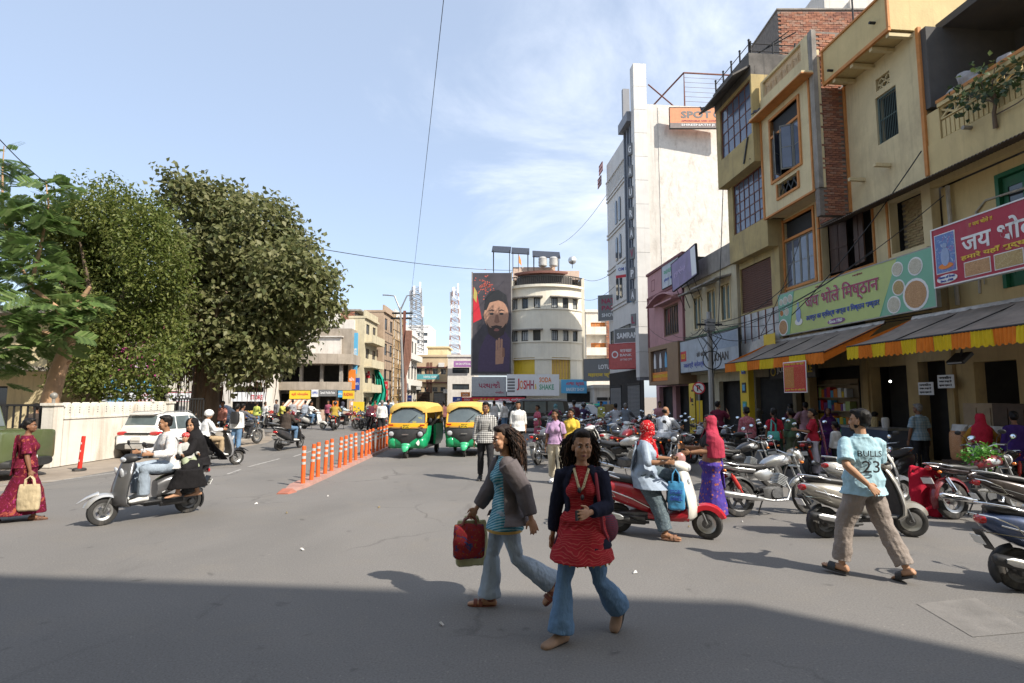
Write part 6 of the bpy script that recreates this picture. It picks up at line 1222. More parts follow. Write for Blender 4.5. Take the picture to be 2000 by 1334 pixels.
window(r, 8.0, 9.6, .9, 2.3, .1, 3, 1, BARS, PANE); window(r, 2, 3.4, .9, 2.3, .1, 3, 1, BARS, PANE)
for x, m_ in ((4.1, F_B), (7.0, F_R)): 
 s = sign('wall_poster', 'faded %s poster board on the bungalow porch wall' % ('blue' if m_ == F_B else 'red'), (-28.6+x, 21.42, 1.5), 0, 1.0, .75, m_, d=.05); poly(s, [(.1, .1), (.9, .1), (.9, .4), (.1, .4)], F_W, 'pale_panel')
r = thing('shop_block', 'pale commercial block with shop signs seen beneath the big tree', 'building', (-38.5, 47, 0)); XR = 18.2
ops = [(1+3.6*i, 3.9+3.6*i, 0, 2.7) for i in range(5)]+[(1.3+3.6*i, 3.3+3.6*i, 6.0, 7.6) for i in range(5)]
b = MB(); wall(b, 0, XR, 0, 9.6, 0, .3, ops); b.box((XR-.3, .3, 0), (XR, 3, 9.6)); b.box((-.1, -.4, 9.6), (XR+.2, 3, 9.85)); b.box((0, -.6, 4.6), (XR, 0, 4.75)); b.build('wall', WHITEW, r); b = MB(); b.box((.1, 1.5, 0), (XR-.4, 3, 9.5)); b.build('interior', INT, r)
for o_ in ops[5:]: window(r, *o_, .08, 3, 2, BARS, PANE)
for o_ in ops[:2]: shutter(r, *o_, .1, mat('multicolour shutter', (.30, .22, .18), .6))
def fsign(lab, px0, px1, py0, py1, y, bm, texts=(), name='shop_sign', d=.1, frame=None):
 a, c = D(px0, py1, y), D(px1, py0, y); s = sign(name, lab, a, 0, c.x-a.x, c.z-a.z, bm, d=d, frame=frame); w, h = c.x-a.x, c.z-a.z
 for t, x, z, ww, hh, m_ in texts: words(s, t, x*w, z*h, m_, ww*w, hh*h, .02)
 return s
fsign('silver shop sign with white and blue lettering beneath the tree', 172, 250, 768, 789, 45.6, mat('silver board', (.42, .42, .42), .4, .3), [('A2Z', .05, .2, .38, .6, F_W), ('homes', .50, .2, .46, .55, F_LB)])
fsign('white medical shop sign with red lettering beneath the tree', 251, 302, 766, 787, 45.6, F_W, [('A TO Z', .4, .55, .5, .3, F_R), ('MEDICAL', .3, .1, .65, .3, F_R)])
s = fsign('sky blue hoarding with pale shapes behind the lower branches', 178, 300, 742, 764, 45.5, F_LB); [disc(s, .6+.9*i, .45, .32, F_W, 'pale_shape', rz=.2) for i in range(5)]
fsign('red shop strip sign above the compound wall', 262, 304, 790, 800, 45.4, F_R)
fsign('white shop sign with dark lettering beside the tree trunk', 328, 402, 767, 784, 45.5, F_W, [('KOTHARI', .06, .2, .8, .5, F_K)], frame=F_R)
fsign('cream upper sign board beside the tree trunk', 328, 386, 748, 764, 45.7, mat('cream board', (.62, .58, .48)), [('REETA', .3, .3, .4, .35, F_GR)])
fsign('white and red shop sign to the right of the trunk', 452, 520, 766, 784, 46.0, F_W, [('STORE', .55, .2, .35, .5, F_R)])
s = fsign('magenta and white hoarding glimpsed through the tree', 200, 320, 635, 735, 46.2, mat('magenta hoarding', (.45, .06, .20), .6, 0, .2, 1), d=.15)
for x, z, a, c in ((.6, 1.9, .35, .5), (1.7, 2.2, .3, .4), (2.6, 1.6, .45, .35), (.8, .7, .4, .3), (2.2, .6, .35, .3), (3.0, 2.3, .25, .35)): disc(s, x*1.4, z*1.4, a*1.4, mat('print pink white', (.66, .50, .60)), 'pale_shape', rz=c*1.4)
# ------------------------------------------------------------------ far row
def bldg(name, label, px0, px1, pytop, y, m, depth=8, rz=0): # camera-facing block with its front at y
 a, c = D(px0, 760, y), D(px1, pytop, y); r = thing(name, label, 'building', (a.x, y, 0), rz); return r, c.x-a.x, c.z
def zat(py, y): return D(1000, py, y).z
Y1 = 50.
r, w, h = bldg('corner_building', 'unfinished concrete corner building with a curved slab over an open gallery', 528, 683, 640, Y1, CONC)
RAWC = mat('brown raw concrete', (.34, .29, .235), .92, 0, .18, 1.2, .4, 10, dirt=.6, dcol=(.16, .13, .10), dscale=.7)
z1, z2, z3, z4, z5 = zat(762, Y1), zat(746, Y1), zat(711, Y1), zat(692, Y1), zat(640, Y1)
b = MB(); wall(b, 0, w, 0, z1, 1.2, .3, [(.4+1.75*i, 1.9+1.75*i, 0, z1-.3) for i in range(4)]); b.build('shop_wall', CONC, r)
def curved(mb, x0, x1, z0, z1, bulge, back, n=14): # slab with a bowed front edge
 P = [(x0+(x1-x0)*i/n, -bulge*sin(pi*i/n)**.8) for i in range(n+1)]; mb.loft([[(x, y, z) for x, y in P]+[(x1, back, z), (x0, back, z)] for z in (z0, z1)])
b = MB(); curved(b, -.2, w+.1, z1, z2, .7, 6); b.build('gallery_parapet', RAWC, r, fixn=True); b = MB(); curved(b, -.3, w+.35, z3, z4, 1.1, 6); b.build('curved_slab', RAWC, r, fixn=True)
for x in (.8, 2.6, 4.4, 6.1): q = MB(); q.box((x-.13, .1, z2), (x+.13, .4, z3)); q.build('gallery_post', CONC, r)
b = MB(); b.box((0, 2.4, z2), (w, 2.6, z3)); b.box((0, 1.6, 0), (w, 1.8, z1)); b.build('interior', INT, r)
b = MB(); wall(b, .2, w, z4, z5, .6, .3, [(w*.42, w*.86, z4+.3, z4+1.5)]); b.box((w-.3, .9, 0), (w, 6, z5)); b.build('upper_wall', RAWC, r); b = MB(); b.box((w*.40, .3, z4), (w*.88, .55, z4+1.55)); b.box((w*.38, .1, z4+1.55), (w*.90, .7, z4+1.65)); b.build('blocked_window', WHITEW, r)
b = MB(); b.box((.3, 2.0, z5), (w-.2, 7, z5+1.0)); b.box((w*.45, 1.6, z5+.3), (w*.78, 2.2, z5+1.5)); b.build('roof_room', WHITEW, r)
rb = thing('brick_penthouse', 'brown brick rooftop room above the corner building', 'building', (D(640, 700, 54).x, 54, 0)); bw_ = D(690, 700, 54).x-D(640, 700, 54).x; b = MB(); b.box((0, 0, 5), (bw_, 6, zat(607, 54))); b.build('bed', MORT, rb); brickwork(rb, (0, -.005, zat(640, 54)), (1, 0, 0), bw_, zat(608, 54)-zat(640, 54), (0, -1, 0), 300, BRK, .26, .11); b = MB(); b.box((-.1, -.1, zat(607, 54)), (bw_+.6, 6, zat(605, 54)+.05)); b.build('roof_slab', CONC, rb); b = MB(); b.box((bw_+.01, .3, zat(640, 54)), (bw_+.04, 5, zat(610, 54))); b.build('side_window', PANEB, rb)
for px0, px1, py0, py1, m_, t, lab, tm in ((565, 606, 763, 779, F_Y, 'શ્રી મોબાઈલ', 'yellow shop sign on the corner building', F_R), (608, 622, 761, 775, F_W, 'OPPO', 'small white sign between yellow and dark signs', F_B), (622, 658, 761, 774, F_GR, 'Suresh Mobile Point', 'dark grey sign with white lettering on the corner building', F_W), (669, 692, 763, 779, F_Y, 'RADHA', 'yellow sign at the right corner of the corner building', F_R), (660, 669, 763, 776, F_LB, 'vivo', 'narrow pale blue sign at the corner', F_W)):
 fsign(lab, px0, px1, py0, py1, 49.3, m_, [(t, .1, .35, .8, .4, tm)])
aw = thing('awning', 'small striped shop awning under the yellow corner sign', 'awning', (D(560, 800, 49).x, 49.4, 0)); q = MB(); wa = D(604, 800, 49).x-D(560, 800, 49).x
for i in range(9): q = MB(); q.prism([(-1.3, zat(793, 49)), (0, zat(780, 49)), (0, zat(780, 49)-.04), (-1.3, zat(793, 49)-.25)], (wa*i/9, 0, 0), (0, 1, 0), (0, 0, 1), (wa/9-.004, 0, 0)); q.build('canvas_strip', mat('awning rust', (.38, .22, .16), .8) if i % 2 else mat('awning cream', (.55, .47, .40), .8), aw, fixn=True)
for px, m_, lab in ((655, F_O, 'orange feather banner standing before the corner shops'), (688, cloth('peach cloth', (.6, .35, .2)), 'peach cloth banner hung at the corner shop')):
 s = fsign(lab, px-6, px+6, 783, 812 if px < 670 else 800, 48.6, m_, name='banner', d=.03); disc(s, .27, .5, .16, F_W, 'emblem')
st = thing('shop_table', 'low poster covered counter before the corner shops', 'counter', (D(622, 830, 46).x, 46, 0)); b = MB(); b.box((0, 0, 0), (2.4, .7, .85)); b.build('counter_body', pat('poster patches', 'floral', (.55, .4, .3), (.6, .2, .12), (.6, .6, .5), scale=3), st); b = MB(); b.box((2.7, .1, 0), (3.5, .5, 1.5)); b.build('yellow_rack', F_Y, st)
def rowhouse(name, label, x, y0, y1, h, m, floors, balc=True, depth=7):
 r = thing(name, label, 'building', (x, y0, 0), R(90)); L = y1-y0; ops = []
 n = max(2, int(L/2.2)); fz = h/floors
 for f in range(1, floors):
  for i in range(n): ops.append((L*(i+.25)/n, L*(i+.75)/n, f*fz+.9, f*fz+fz*.80))
 for i in range(n): ops.append((L*(i+.12)/n, L*(i+.88)/n, 0, fz*.8))
 b = MB(); wall(b, 0, L, 0, h, 0, .25, ops); b.box((0, .25, 0), (.25, depth, h)); b.box((-.05, -.2, h), (L+.05, depth, h+.2)); b.box((0, -.05, h+.2), (L, .12, h+.75)); b.build('wall', m, r); b = MB(); b.box((.26, .9, 0), (L-.05, depth, h)); b.build('interior', INT, r)
 for o in ops[:(floors-1)*n]: window(r, *o, .06, 2, 1, BARS, PANE)
 if balc:
  for f in range(1, floors): q = MB(); q.box((.1, -.8, f*fz), (L-.1, 0, f*fz+.12)); q.box((.1, -.8, f*fz+.12), (L-.1, -.72, f*fz+.75)); q.build('balcony', m, r)
 return r
rowhouse('row_house', 'narrow cream house with open balconies beside the corner building', -13.7, 52.5, 57.5, 9.2, CRM2, 4, depth=1.5)
rh = rowhouse('row_house', 'brown house behind bamboo scaffolding on the far street', -13.2, 58, 63, 10.6, mat('brown plaster', (.38, .28, .20), .9, 0, .15, 2), 4, False, 2)
rowhouse('row_house', 'white balconied house farther along the street', -13.2, 63.6, 70, 11.0, WHITEW, 4, depth=2); rowhouse('row_house', 'pale house at the far bend of the street', -13.4, 70.5, 80, 10.0, WHITEW, 3)
sc = thing('scaffold', 'bamboo pole scaffolding wrapped round the brown house front', 'scaffold', (-12.2, 58, 0)); bm_ = mat('bamboo', (.36, .24, .12), .8)
for i in range(7): q = MB(); q.cyl((random.uniform(-.1, .1), .2+i*.8, 0), (0, .2+i*.8, 10.5), .06, n=5); q.build('upright_pole', bm_, sc)
for i in range(10): q = MB(); q.cyl((.05, 0, 1.0+.98*i), (.05, 5.2, 1.0+.98*i), .05, n=5); q.build('cross_pole', bm_, sc)
for i, (px0, px1, py0, py1, y, m_, t, lab) in enumerate(((688, 699, 650, 730, 51.5, F_LB, 'HOTEL', 'tall sky blue vertical sign on the narrow cream house'), (680, 694, 722, 760, 50.8, F_O, 'શોપ', 'orange pictorial sign at the corner'), (692, 702, 738, 762, 51.2, F_B, 'BATA', 'blue sign beside the orange one'), (708, 722, 725, 738, 54, F_R, 'AXIS', 'red sign on the far street'), (745, 757, 745, 760, 58, F_R, 'ICICI', 'second red sign farther along the street'), (746, 757, 762, 782, 57, F_R, 'LIC', 'lower red sign on the far street'), (768, 778, 770, 783, 62, F_Y, 'MG', 'yellow sign at the foot of the glass building'), (795, 804, 772, 786, 62, F_B, 'SBI', 'blue and yellow sign behind the lamp post'))):
 s = fsign(lab, px0, px1, py0, py1, y, m_, [(t, .12, .42, .76, .2, F_W)], d=.15)
gn = thing('green_net', 'green shade net hanging in folds from the scaffolding to the street', 'net', (-11.6, 56.5, 0)); b = MB(); pts = [(735, 722, .25), (742, 740, .5), (744, 762, .75), (738, 785, 1.1), (725, 800, 1.7), (712, 808, 2.2), (706, 822, 2.4)]; rows = []
for px, py, ww in pts:
 p = D(px, py, 56.5)-gn.location; rows.append([(p.x+ww*(k/10-.5)*1.5, p.y+.22*sin(k*2.2+py*.05), p.z-.1*ww*abs(k/10-.5)) for k in range(11)])
rows_cloth(b, rows, .02); b.build('net_sheet', cloth('green net cloth', (.015, .30, .20), .15), gn, smooth=80)
Y2 = 88.
def block(name, label, px0, px1, pytop, y, m, cols=0, pys=(), wm=None, depth=10, nx=2, glass=PANE):
 r, w, h = bldg(name, label, px0, px1, pytop, y, m); ops = []
 for a, c in pys:
  for i in range(cols): ops.append((w*(i+.18)/cols, w*(i+.82)/cols, zat(c, y), zat(a, y)))
 b = MB(); wall(b, 0, w, 0, h, 0, .3, ops); b.box((w-.3, .3, 0), (w, depth, h)); b.box((0, .3, 0), (.3, depth, h)); b.box((-.1, -.15, h), (w+.1, depth, h+.3)); b.build('wall', m, r); b = MB(); b.box((.31, 1.0, 0), (w-.31, depth-.1, h-.1)); b.build('interior', INT, r)
 for o in ops: window(r, *o, .08, nx, 1, wm or BARS, glass, .08)
 return r, w, h
MRN = mat('maroon cladding', (.24, .075, .08), .6, 0, .08, 1)
r, w, h = block('glass_building', 'maroon clad building with tall dark glass bays behind the lamp post', 770, 806, 703, 84, MRN, 2, ((717, 768),), F_W, glass=PANE); r2 = MB(); r2.box((-1.6, -.3, 0), (-.05, 6, zat(688, 84))); r2.build('side_tower', MRN, r); window(r, -1.35, -.3, zat(772, 84), zat(700, 84), -.34, 1, 3, F_W, PANE, .08)
TANB2 = mat('tan plaster', (.50, .39, .255), .9, 0, .08, 1)
r, w, h = block('tan_building', 'tan three storey building with striped window bays and a roof cabin', 810, 874, 697, 82, TANB2, 4, ((720, 731), (756, 765)), mat('grey frame', (.2, .2, .2))); b = MB(); b.box((w*.32, 2, h), (w*.95, 7, h+1.5)); b.box((w*.28, 1.8, h+1.5), (w, 7.2, h+1.7)); b.build('roof_cabin', CREAM, r)
for x in (.36, .46): q = MB(); q.box((w*x, -.06, zat(768, 82)), (w*x+.35, .0, h-.8)); q.build('brown_fin', mat('brown fin', (.16, .08, .05)), r)
for py in (718, 748): q = MB(); q.box((0, -.35, zat(py, 82)), (w, 0, zat(py, 82)+.12)); q.build('red_ledge', MARO, r)
for x, py in ((.74, 713), (.02, 757), (.9, 764)): q = MB(); q.box((w*x, -.6, zat(py, 82)-.3), (w*x+.8, -.05, zat(py, 82)+.3)); q.build('air_conditioner', WH2, r)
shutter(r, w*.6, w*.95, .1, 2.4, -.05, MATS['grey shutter'], step=.2); shutter(r, w*.1, w*.45, .1, 2.4, -.05, SHB, step=.2)
fsign('turquoise clinic sign on the tan building', 814, 858, 731, 741, 81.2, mat('print turquoise', (.10, .36, .40)), [('DENTAL CLINIC', .3, .3, .6, .4, F_W)])
r, w, h = block('shop_house', 'pale shop house with violet sign beside the film hoarding', 874, 926, 697, 74, WHITEW, 1, ((718, 729), (750, 761)), nx=3); fsign('violet sign board on the pale shop house', 886, 925, 705, 717, 73.3, mat('print violet', (.32, .14, .34)), [('SRI SAI OPTICALS', .1, .35, .8, .35, F_W)])
for px0, px1, py0, py1, m_, t, lab in ((884, 902, 775, 785, F_B, 'J', 'navy sign low beside the second rickshaw'), (900, 918, 766, 775, F_O, 'BAZAR', 'orange sign above the navy one'), (902, 922, 776, 785, F_R, 'GOLD', 'red shop strip behind the second rickshaw')): fsign(lab, px0, px1, py0, py1, 71.5, m_, [(t, .2, .3, .6, .4, F_W)])
block('white_tower', 'bright white apartment tower behind the first cell mast', 790, 838, 638, 120, mat('bright white', (.80, .79, .77), .8, 0, .04, 1), 3, ((650, 656), (664, 670)), nx=1); block('white_tower', 'lower white block with a flat canopy left of the white tower', 762, 800, 655, 116, MATS['bright white'], 2, ((660, 668),), nx=1); block('far_block', 'small pale flats seen past the curved building', 838, 900, 700, 125, CREAM, 5, ((704, 710),), nx=1)
Y3 = 56.; P0 = D(998, 770, Y3); P1 = D(1146, 770, Y3); wv = P1.x-P0.x
r = thing('curved_building', 'cream apartment building with bowed front, solar panels and red tiled eave', 'building', (P0.x, Y3, 0))
CRB = mat('pale cream render', (.74, .69, .57), .88, 0, .06, 1.2, .2, 12, dirt=.3, dcol=(.45, .38, .28), dscale=.6)
zt = zat(540, Y3); N = 16; RC = wv*.62
def arc(t, off=0.): # t in 0..1 along the bowed front
 a = R(140-100*t); cx, cy = wv*.46, 3.2; return V((cx+(RC+off)*cos(a)*1.02, cy-(RC+off)*sin(a)*1.05, 0))
def bowed(mb, z0, z1, off=0., th=.3, t0=0., t1=1., n=N):
 for i in range(n):
  a, c = t0+(t1-t0)*i/n, t0+(t1-t0)*(i+1)/n; p, q, p2, q2 = arc(a, off), arc(c, off), arc(a, off-th), arc(c, off-th); vs = [V((v.x, v.y, z)) for z in (z0, z1) for v in (p, q, q2, p2)]; mb.add(vs, [(0, 3, 2, 1), (4, 5, 6, 7), (0, 1, 5, 4), (1, 2, 6, 5), (2, 3, 7, 6), (3, 0, 4, 7)])
zf = [zat(p, Y3) for p in (742, 716, 700, 672, 650, 606, 586, 566, 540)]
b = MB(); bowed(b, 0, zf[0]); bowed(b, zf[2], zf[3]+.2); bowed(b, zf[4]+.1, zf[5]); bowed(b, zf[6], zf[7]); rows3 = ((zf[0], zf[2], ((.07, .36), (.56, .80))), (zf[3]+.2, zf[4]+.1, ((.04, .14), (.19, .28), (.34, .43), (.56, .64), (.70, .78), (.84, .92))), (zf[5], zf[6], ((.04, .14), (.20, .28), (.35, .43), (.56, .64), (.70, .78), (.84, .92))))
for z0, z1, op in rows3:
 t = 0.
 for a, c in op: bowed(b, z0, z1, 0, .3, t, a, max(1, int((a-t)*16))); t = c
 bowed(b, z0, z1, 0, .3, t, 1., 2)
b.build('wall', CRB, r, smooth=30)
b = MB(); bowed(b, 0, zt, -1.0, .2); b.box((.4, 3.0, 0), (wv-.3, 9, zt)); b.build('interior', mat('room grey', (.10, .09, .08)), r)
for k, (z0, z1, op) in enumerate(rows3):
 for i, (a, c) in enumerate(op):
  p, q = arc(a, -.12), arc(c, -.12); d = q-p; L = d.length; o = window(r, 0, L, 0, z1-z0, 0, 3 if k else 6, 1, BARS if k else F_Y, (F_Y if i == 0 else mat('pleated yellow', (.55, .35, .12), .8)) if k == 0 else (mat('pale shutter', (.45, .47, .47), .7) if (i+k) % 3 else PANE), .07); o.location = (p.x, p.y, z0); o.rotation_euler = (0, 0, math.atan2(d.y, d.x))
for z in (zf[3]+.05, zf[5]-.15, zf[2]-.2): b = MB(); bowed(b, z, z+.12, .10, .12); b.build('string_course', CRB, r, smooth=30)
for z0 in (zf[4]+.1, zf[6]): b = MB(); bowed(b, z0, z0+.10, .45, .45, .02, .46, 8); bowed(b, z0, z0+.10, .45, .45, .54, .94, 8); b.build('window_canopy', CONC, r, smooth=30)
b = MB(); bowed(b, zf[7], zf[7]+.25, .25, .4); b.build('terrace_slab', CRB, r, smooth=30); b = MB()
for i in range(40): p = arc(.01+i*.0248, .1); b.cyl((p.x, p.y, zf[7]+.25), (p.x, p.y, zf[7]+1.1), .035, n=4)
bowed(b, zf[7]+1.08, zf[7]+1.16, .14, .08); b.build('terrace_railing', BARS, r, smooth=30)
b = MB(); bowed(b, zf[7]+.25, zt+.1, -1.2, .2); b.build('top_storey', CRB, r, smooth=30); b = MB(); bowed(b, zt+.1, zt+.32, -.3, 1.2, .05, .80); b.build('tiled_eave', mat('red tile', (.20, .085, .065), .8, 0, .2, 9), r, smooth=30)
b = MB(); b.box((.2, 2.2, zt+.1), (wv*.62, 8, zat(512, Y3))); b.box((wv*.55, 1.6, zt), (wv-.4, 8, zat(522, Y3))); b.build('roof_block', mat('pinkish cream', (.60, .45, .36), .9), r)
b = MB(); b.box((0, 2.0, 0), (.3, 9, zt)); b.box((wv-.35, .8, 0), (wv, 9, zt)); b.build('side_wall', CRB, r)
for i, (px0, px1, py) in enumerate(((961, 998, 478), (999, 1034, 481), (1040, 1094, 488))):
 a, c = D(px0, py, 58), D(px1, py, 58); s = thing('solar_panel', 'dark solar panel array on the curved building roof, %s' % ('leftmost', 'middle', 'rightmost')[i], 'solar panel', (a.x, 58, zat(530, 58))); H_ = a.z-s.location.z; q = MB(); q.obox(((c.x-a.x)/2, .2, H_-.45), (c.x-a.x, 2.0, .08), (R(32), R(3), 0)); q.build('panel', mat('solar cell', (.02, .02, .025), .25), s); 
 for x in (.15, c.x-a.x-.15): q = MB(); q.cyl((x, 0, 0), (x, -.5, H_-.7), .04, n=5); q.build('panel_leg', BARS, s); q = MB(); q.cyl((x, 1, 0), (x, 1, H_-.1), .04, n=5); q.build('panel_leg', BARS, s)
for px in (1060, 1081): p = D(px, 520, 57.5); s = thing('water_tank', 'white roof water tank, %s of two' % ('left' if px < 1070 else 'right'), 'water tank', p); q = MB(); q.lathe([(0, 0), (.42, 0), (.45, .1), (.42, .2), (.45, .4), (.42, .6), (.45, .8), (.3, .95), (0, 1.0)], (0, 0, 0), 'Z', 14); q.build('tank', mat('dull tank', (.42, .41, .39)), s)
s = thing('satellite_dish', 'small grey satellite dish on the roof edge', 'dish', D(1118, 508, 56)); q = MB(); q.lathe([(0, 0), (.4, .12), (.42, .14), (0, .03)], (0, 0, 0), 'Y', 14); q.build('dish', ALU, s); q = MB(); q.cyl((0, 0, 0), (0, .2, -.8), .03, n=5); q.build('stand', BARS, s)
s = thing('saffron_flag', 'saffron pennant on a roof pole', 'flag', D(1013, 530, 57)); q = MB(); q.cyl((0, 0, 0), (0, 0, 1.9), .03, n=5); q.build('pole', BARS, s); q = MB(); rows_cloth(q, [[(0, .0, 1.8), (.25, .1, 1.2)], [(0, 0, .9), (.3, .05, .6)]], .01); q.build('cloth', F_O, s)
a, c = D(922, 730, 54.6), D(998, 533, 54.6); s = thing('film_hoarding', 'tall dark film hoarding of a bearded man raising three fingers', 'hoarding', (a.x, 54.6, a.z), R(0)); hw, hh = c.x-a.x, c.z-a.z; DK = mat('print near black', (.058, .05, .058), .5, 0, .3, 1)
b = MB(); b.box((0, 0, 0), (hw, .35, hh)); b.build('board', DK, s); b = MB(); b.box((-.12, -.02, -.15), (0, .5, hh+.1)); b.box((hw, -.02, -.15), (hw+.12, .5, hh+.1)); b.box((0, .02, -.15), (hw, .5, 0)); b.build('frame', CONC, s)
U = lambda x, z: (x*hw, z*hh)
poly(s, [U(.02, .50), U(.24, .54), U(.10, .82), U(.02, .86)], F_R, 'red_cloth'); poly(s, [U(.02, .75), U(.10, .70), U(.12, .80), U(.04, .86)], mat('print dull yellow', (.45, .38, .10)), 'yellow_cloth', -.013)
rr = random.Random(4); cf = MB()
for i in range(70): x, z = .32+rr.gauss(0, .13), .86+rr.gauss(0, .05); cf.prism([(x*hw-.07, z*hh), (x*hw+.02, z*hh-.06), (x*hw+.08, z*hh+.02), (x*hw, z*hh+.08)], (0, -.008, 0), (1, 0, 0), (0, 0, 1), (0, .006, 0))
cf.build('confetti', mat('print coral', (.50, .10, .07)), s, kind='stuff')
SKP = mat('print skin', (.42, .23, .15), .5); SKD = mat('print skin shade', (.25, .125, .08), .5); PUR = mat('print plum', (.075, .05, .095), .6)
poly(s, [U(.14, .02), U(.96, .02), U(.98, .34), U(.80, .44), U(.55, .47), U(.34, .36), U(.18, .22)], PUR, 'dark_sweater', -.01)
poly(s, [U(.52, .52), U(.76, .52), U(.80, .43), U(.64, .38), U(.48, .43)], SKD, 'neck', -.015); U_ = U; U = lambda x, z: ((.62+(x-.64)*1.42)*hw, (.575+(z-.565)*1.5)*hh)
def fdisc(x, z, a, m, n, y, k, b): p = U(x, z); disc(s, p[0], p[1], a*hw*1.42, m, n, y, k, b*hh*1.5)
fdisc(.64, .565, .225, SKP, 'face', -.02, 24, .105); fdisc(.44, .565, .035, SKD, 'ear', -.018, 12, .028)
poly(s, [U(.42, .60), U(.44, .68), U(.52, .725), U(.68, .735), U(.82, .70), U(.87, .61), U(.83, .645), U(.68, .665), U(.52, .65), U(.46, .60)], F_K, 'hair', -.028)
poly(s, [U(.46, .52), U(.50, .44), U(.64, .405), U(.78, .44), U(.83, .52), U(.76, .485), U(.64, .475), U(.52, .485)], mat('print beard', (.05, .035, .03)), 'beard', -.028)
poly(s, [U(.54, .492), U(.64, .50), U(.75, .492), U(.72, .478), U(.57, .478)], mat('print beard', (.05, .035, .03)), 'moustache', -.034); fdisc(.645, .468, .05, mat('print lip', (.28, .11, .09)), 'mouth', -.036, 12, .008)
for x in (.555, .735): poly(s, [U(x-.07, .592), U(x, .605), U(x+.07, .592), U(x, .597)], F_K, 'eyebrow', -.03); fdisc(x, .575, .04, F_K, 'eye', -.03, 12, .007)
poly(s, [U(.63, .57), U(.67, .57), U(.70, .52), U(.65, .51), U(.60, .52)], SKD, 'nose', -.027)
U = U_
poly(s, [U(.60, .09), U(.80, .10), U(.84, .22), U(.74, .26), U(.60, .22)], SKP, 'palm', -.02)
for x0, x1, zt_ in ((.605, .65, .335), (.665, .71, .355), (.73, .775, .345)): poly(s, [U(x0, .20), U(x1, .20), U(x1+.012, zt_-.01), U((x0+x1)/2, zt_), U(x0, zt_-.015)], SKP, 'finger', -.026)
poly(s, [U(.77, .16), U(.845, .17), U(.835, .25), U(.78, .26)], SKD, 'folded_finger', -.027)
fs = fsign; s = fs('white soda shop sign with large multicoloured lettering', 990, 1092, 731, 773, 53.9, F_W, [('J', .19, .25, .05, .55, F_R), ('O', .245, .30, .065, .42, F_O), ('S', .315, .30, .055, .42, F_R), ('H', .375, .30, .065, .42, F_R), ('H', .45, .30, .065, .42, F_M), ('&', .53, .30, .04, .25, F_Y), ('SODA', .62, .62, .23, .24, F_O), ('SHAKE', .62, .28, .28, .25, F_G)])
for i in range(5): poly(s, [(.05+.0, .35+.28*i), (.75, .35+.28*i), (.75, .52+.28*i), (.05, .52+.28*i)], F_GR, 'dark_text_bar')
fs('grey metal shop sign with large brown Gujarati lettering', 921, 989, 736, 774, 54.0, mat('grey sign', (.38, .39, .40), .5), [('પરથાજી', .20, .42, .62, .34, F_M), ('નમકીન', .68, .14, .24, .14, F_M)])
fs('blue bakery sign under the curved building corner', 1096, 1146, 741, 768, 54.0, F_LB, [('તાજા સ્વાદ', .2, .5, .7, .3, F_R), ('BAKERY SHOP', .2, .15, .7, .25, F_W)])
fs('long red shop fascia with yellow and white lettering', 918, 1025, 776, 785, 53.4, F_R, [('શુદ્ધ ઘી ની મીઠાઈ', .05, .2, .4, .6, F_Y), ('નાસ્તા હાઉસ', .52, .2, .42, .6, F_W)])
q = thing('shop_canopy', 'grey and white shop canopy along the foot of the curved building', 'awning', (D(1030, 790, 53.5).x, 53.5, 0)); 
for i in range(10): m = MB(); m.box((i*.6, -.9, zat(788, 53.5)-.35), (i*.6+.59, -.86, zat(788, 53.5))); m.build('canopy_flap', F_GR if i % 2 else F_W, q)
m = MB(); m.box((0, -.9, zat(788, 53.5)), (6, .8, zat(786, 53.5))); m.build('canopy_roof', CONC, q)
b = MB(); b.box((0, 0, 0), (11.6, .3, 2.4)); b.build('shop_wall', INT, r, loc=(-3.8, -1.2, 0))
r, w, h = block('brick_flats', 'narrow flats of bare brick with orange shutters between curved and tall buildings', 1146, 1196, 610, 66, WHITEW, 1, ((630, 652), (670, 692), (718, 735)), F_O, glass=mat('orange shutter', (.40, .17, .06), .7), nx=4); b = MB(); b.box((w*.72, -.35, zat(735, 66)), (w*1.25, -.05, zat(602, 66))); b.build('brick_bed', MORT, r); brickwork(r, (w*.72, -.36, zat(720, 66)), (1, 0, 0), w*.5, zat(603, 66)-zat(720, 66), (0, -1, 0), 300, BRK, .3, .14)
for py in (655, 695): q = MB(); q.box((-.1, -1.0, zat(py, 66)), (w*.7, -.0, zat(py, 66)+.9)); q.build('balcony', WHITEW, r)
r, w, h = block('blue_door_house', 'low white house with bright blue doors at the end of the parking row', 1160, 1226, 758, 52, WHITEW); 
for x in (.10, .45): q = MB(); q.box((w*x, -.08, .1), (w*x+w*.28, -.02, zat(784, 52))); q.build('door', mat('bright blue door', (.03, .22, .55), .5), r); q = MB(); q.box((w*x-.05, -.1, zat(782, 52)), (w*x+w*.28+.05, -.02, zat(776, 52))); q.build('grille', BARS, r)
Cx, Cy = 12.3+3.9, -5.05; r = thing('corner_hotel', 'tall plain hotel block behind the viewpoint shading the near road', 'building', (Cx, Cy, 0), math.atan2(.76, -7.1)); b = MB(); wall(b, 0, 46, 0, 16.4, 0, .3, [(2+4*i, 3.8+4*i, 1.2+3.4*j, 3+3.4*j) for i in range(11) for j in range(4)]); b.build('wall', CREAM, r); b = MB(); b.box((.02, .9, 0), (46, 14, 16.3)); b.build('rear_body', CREAM, r)
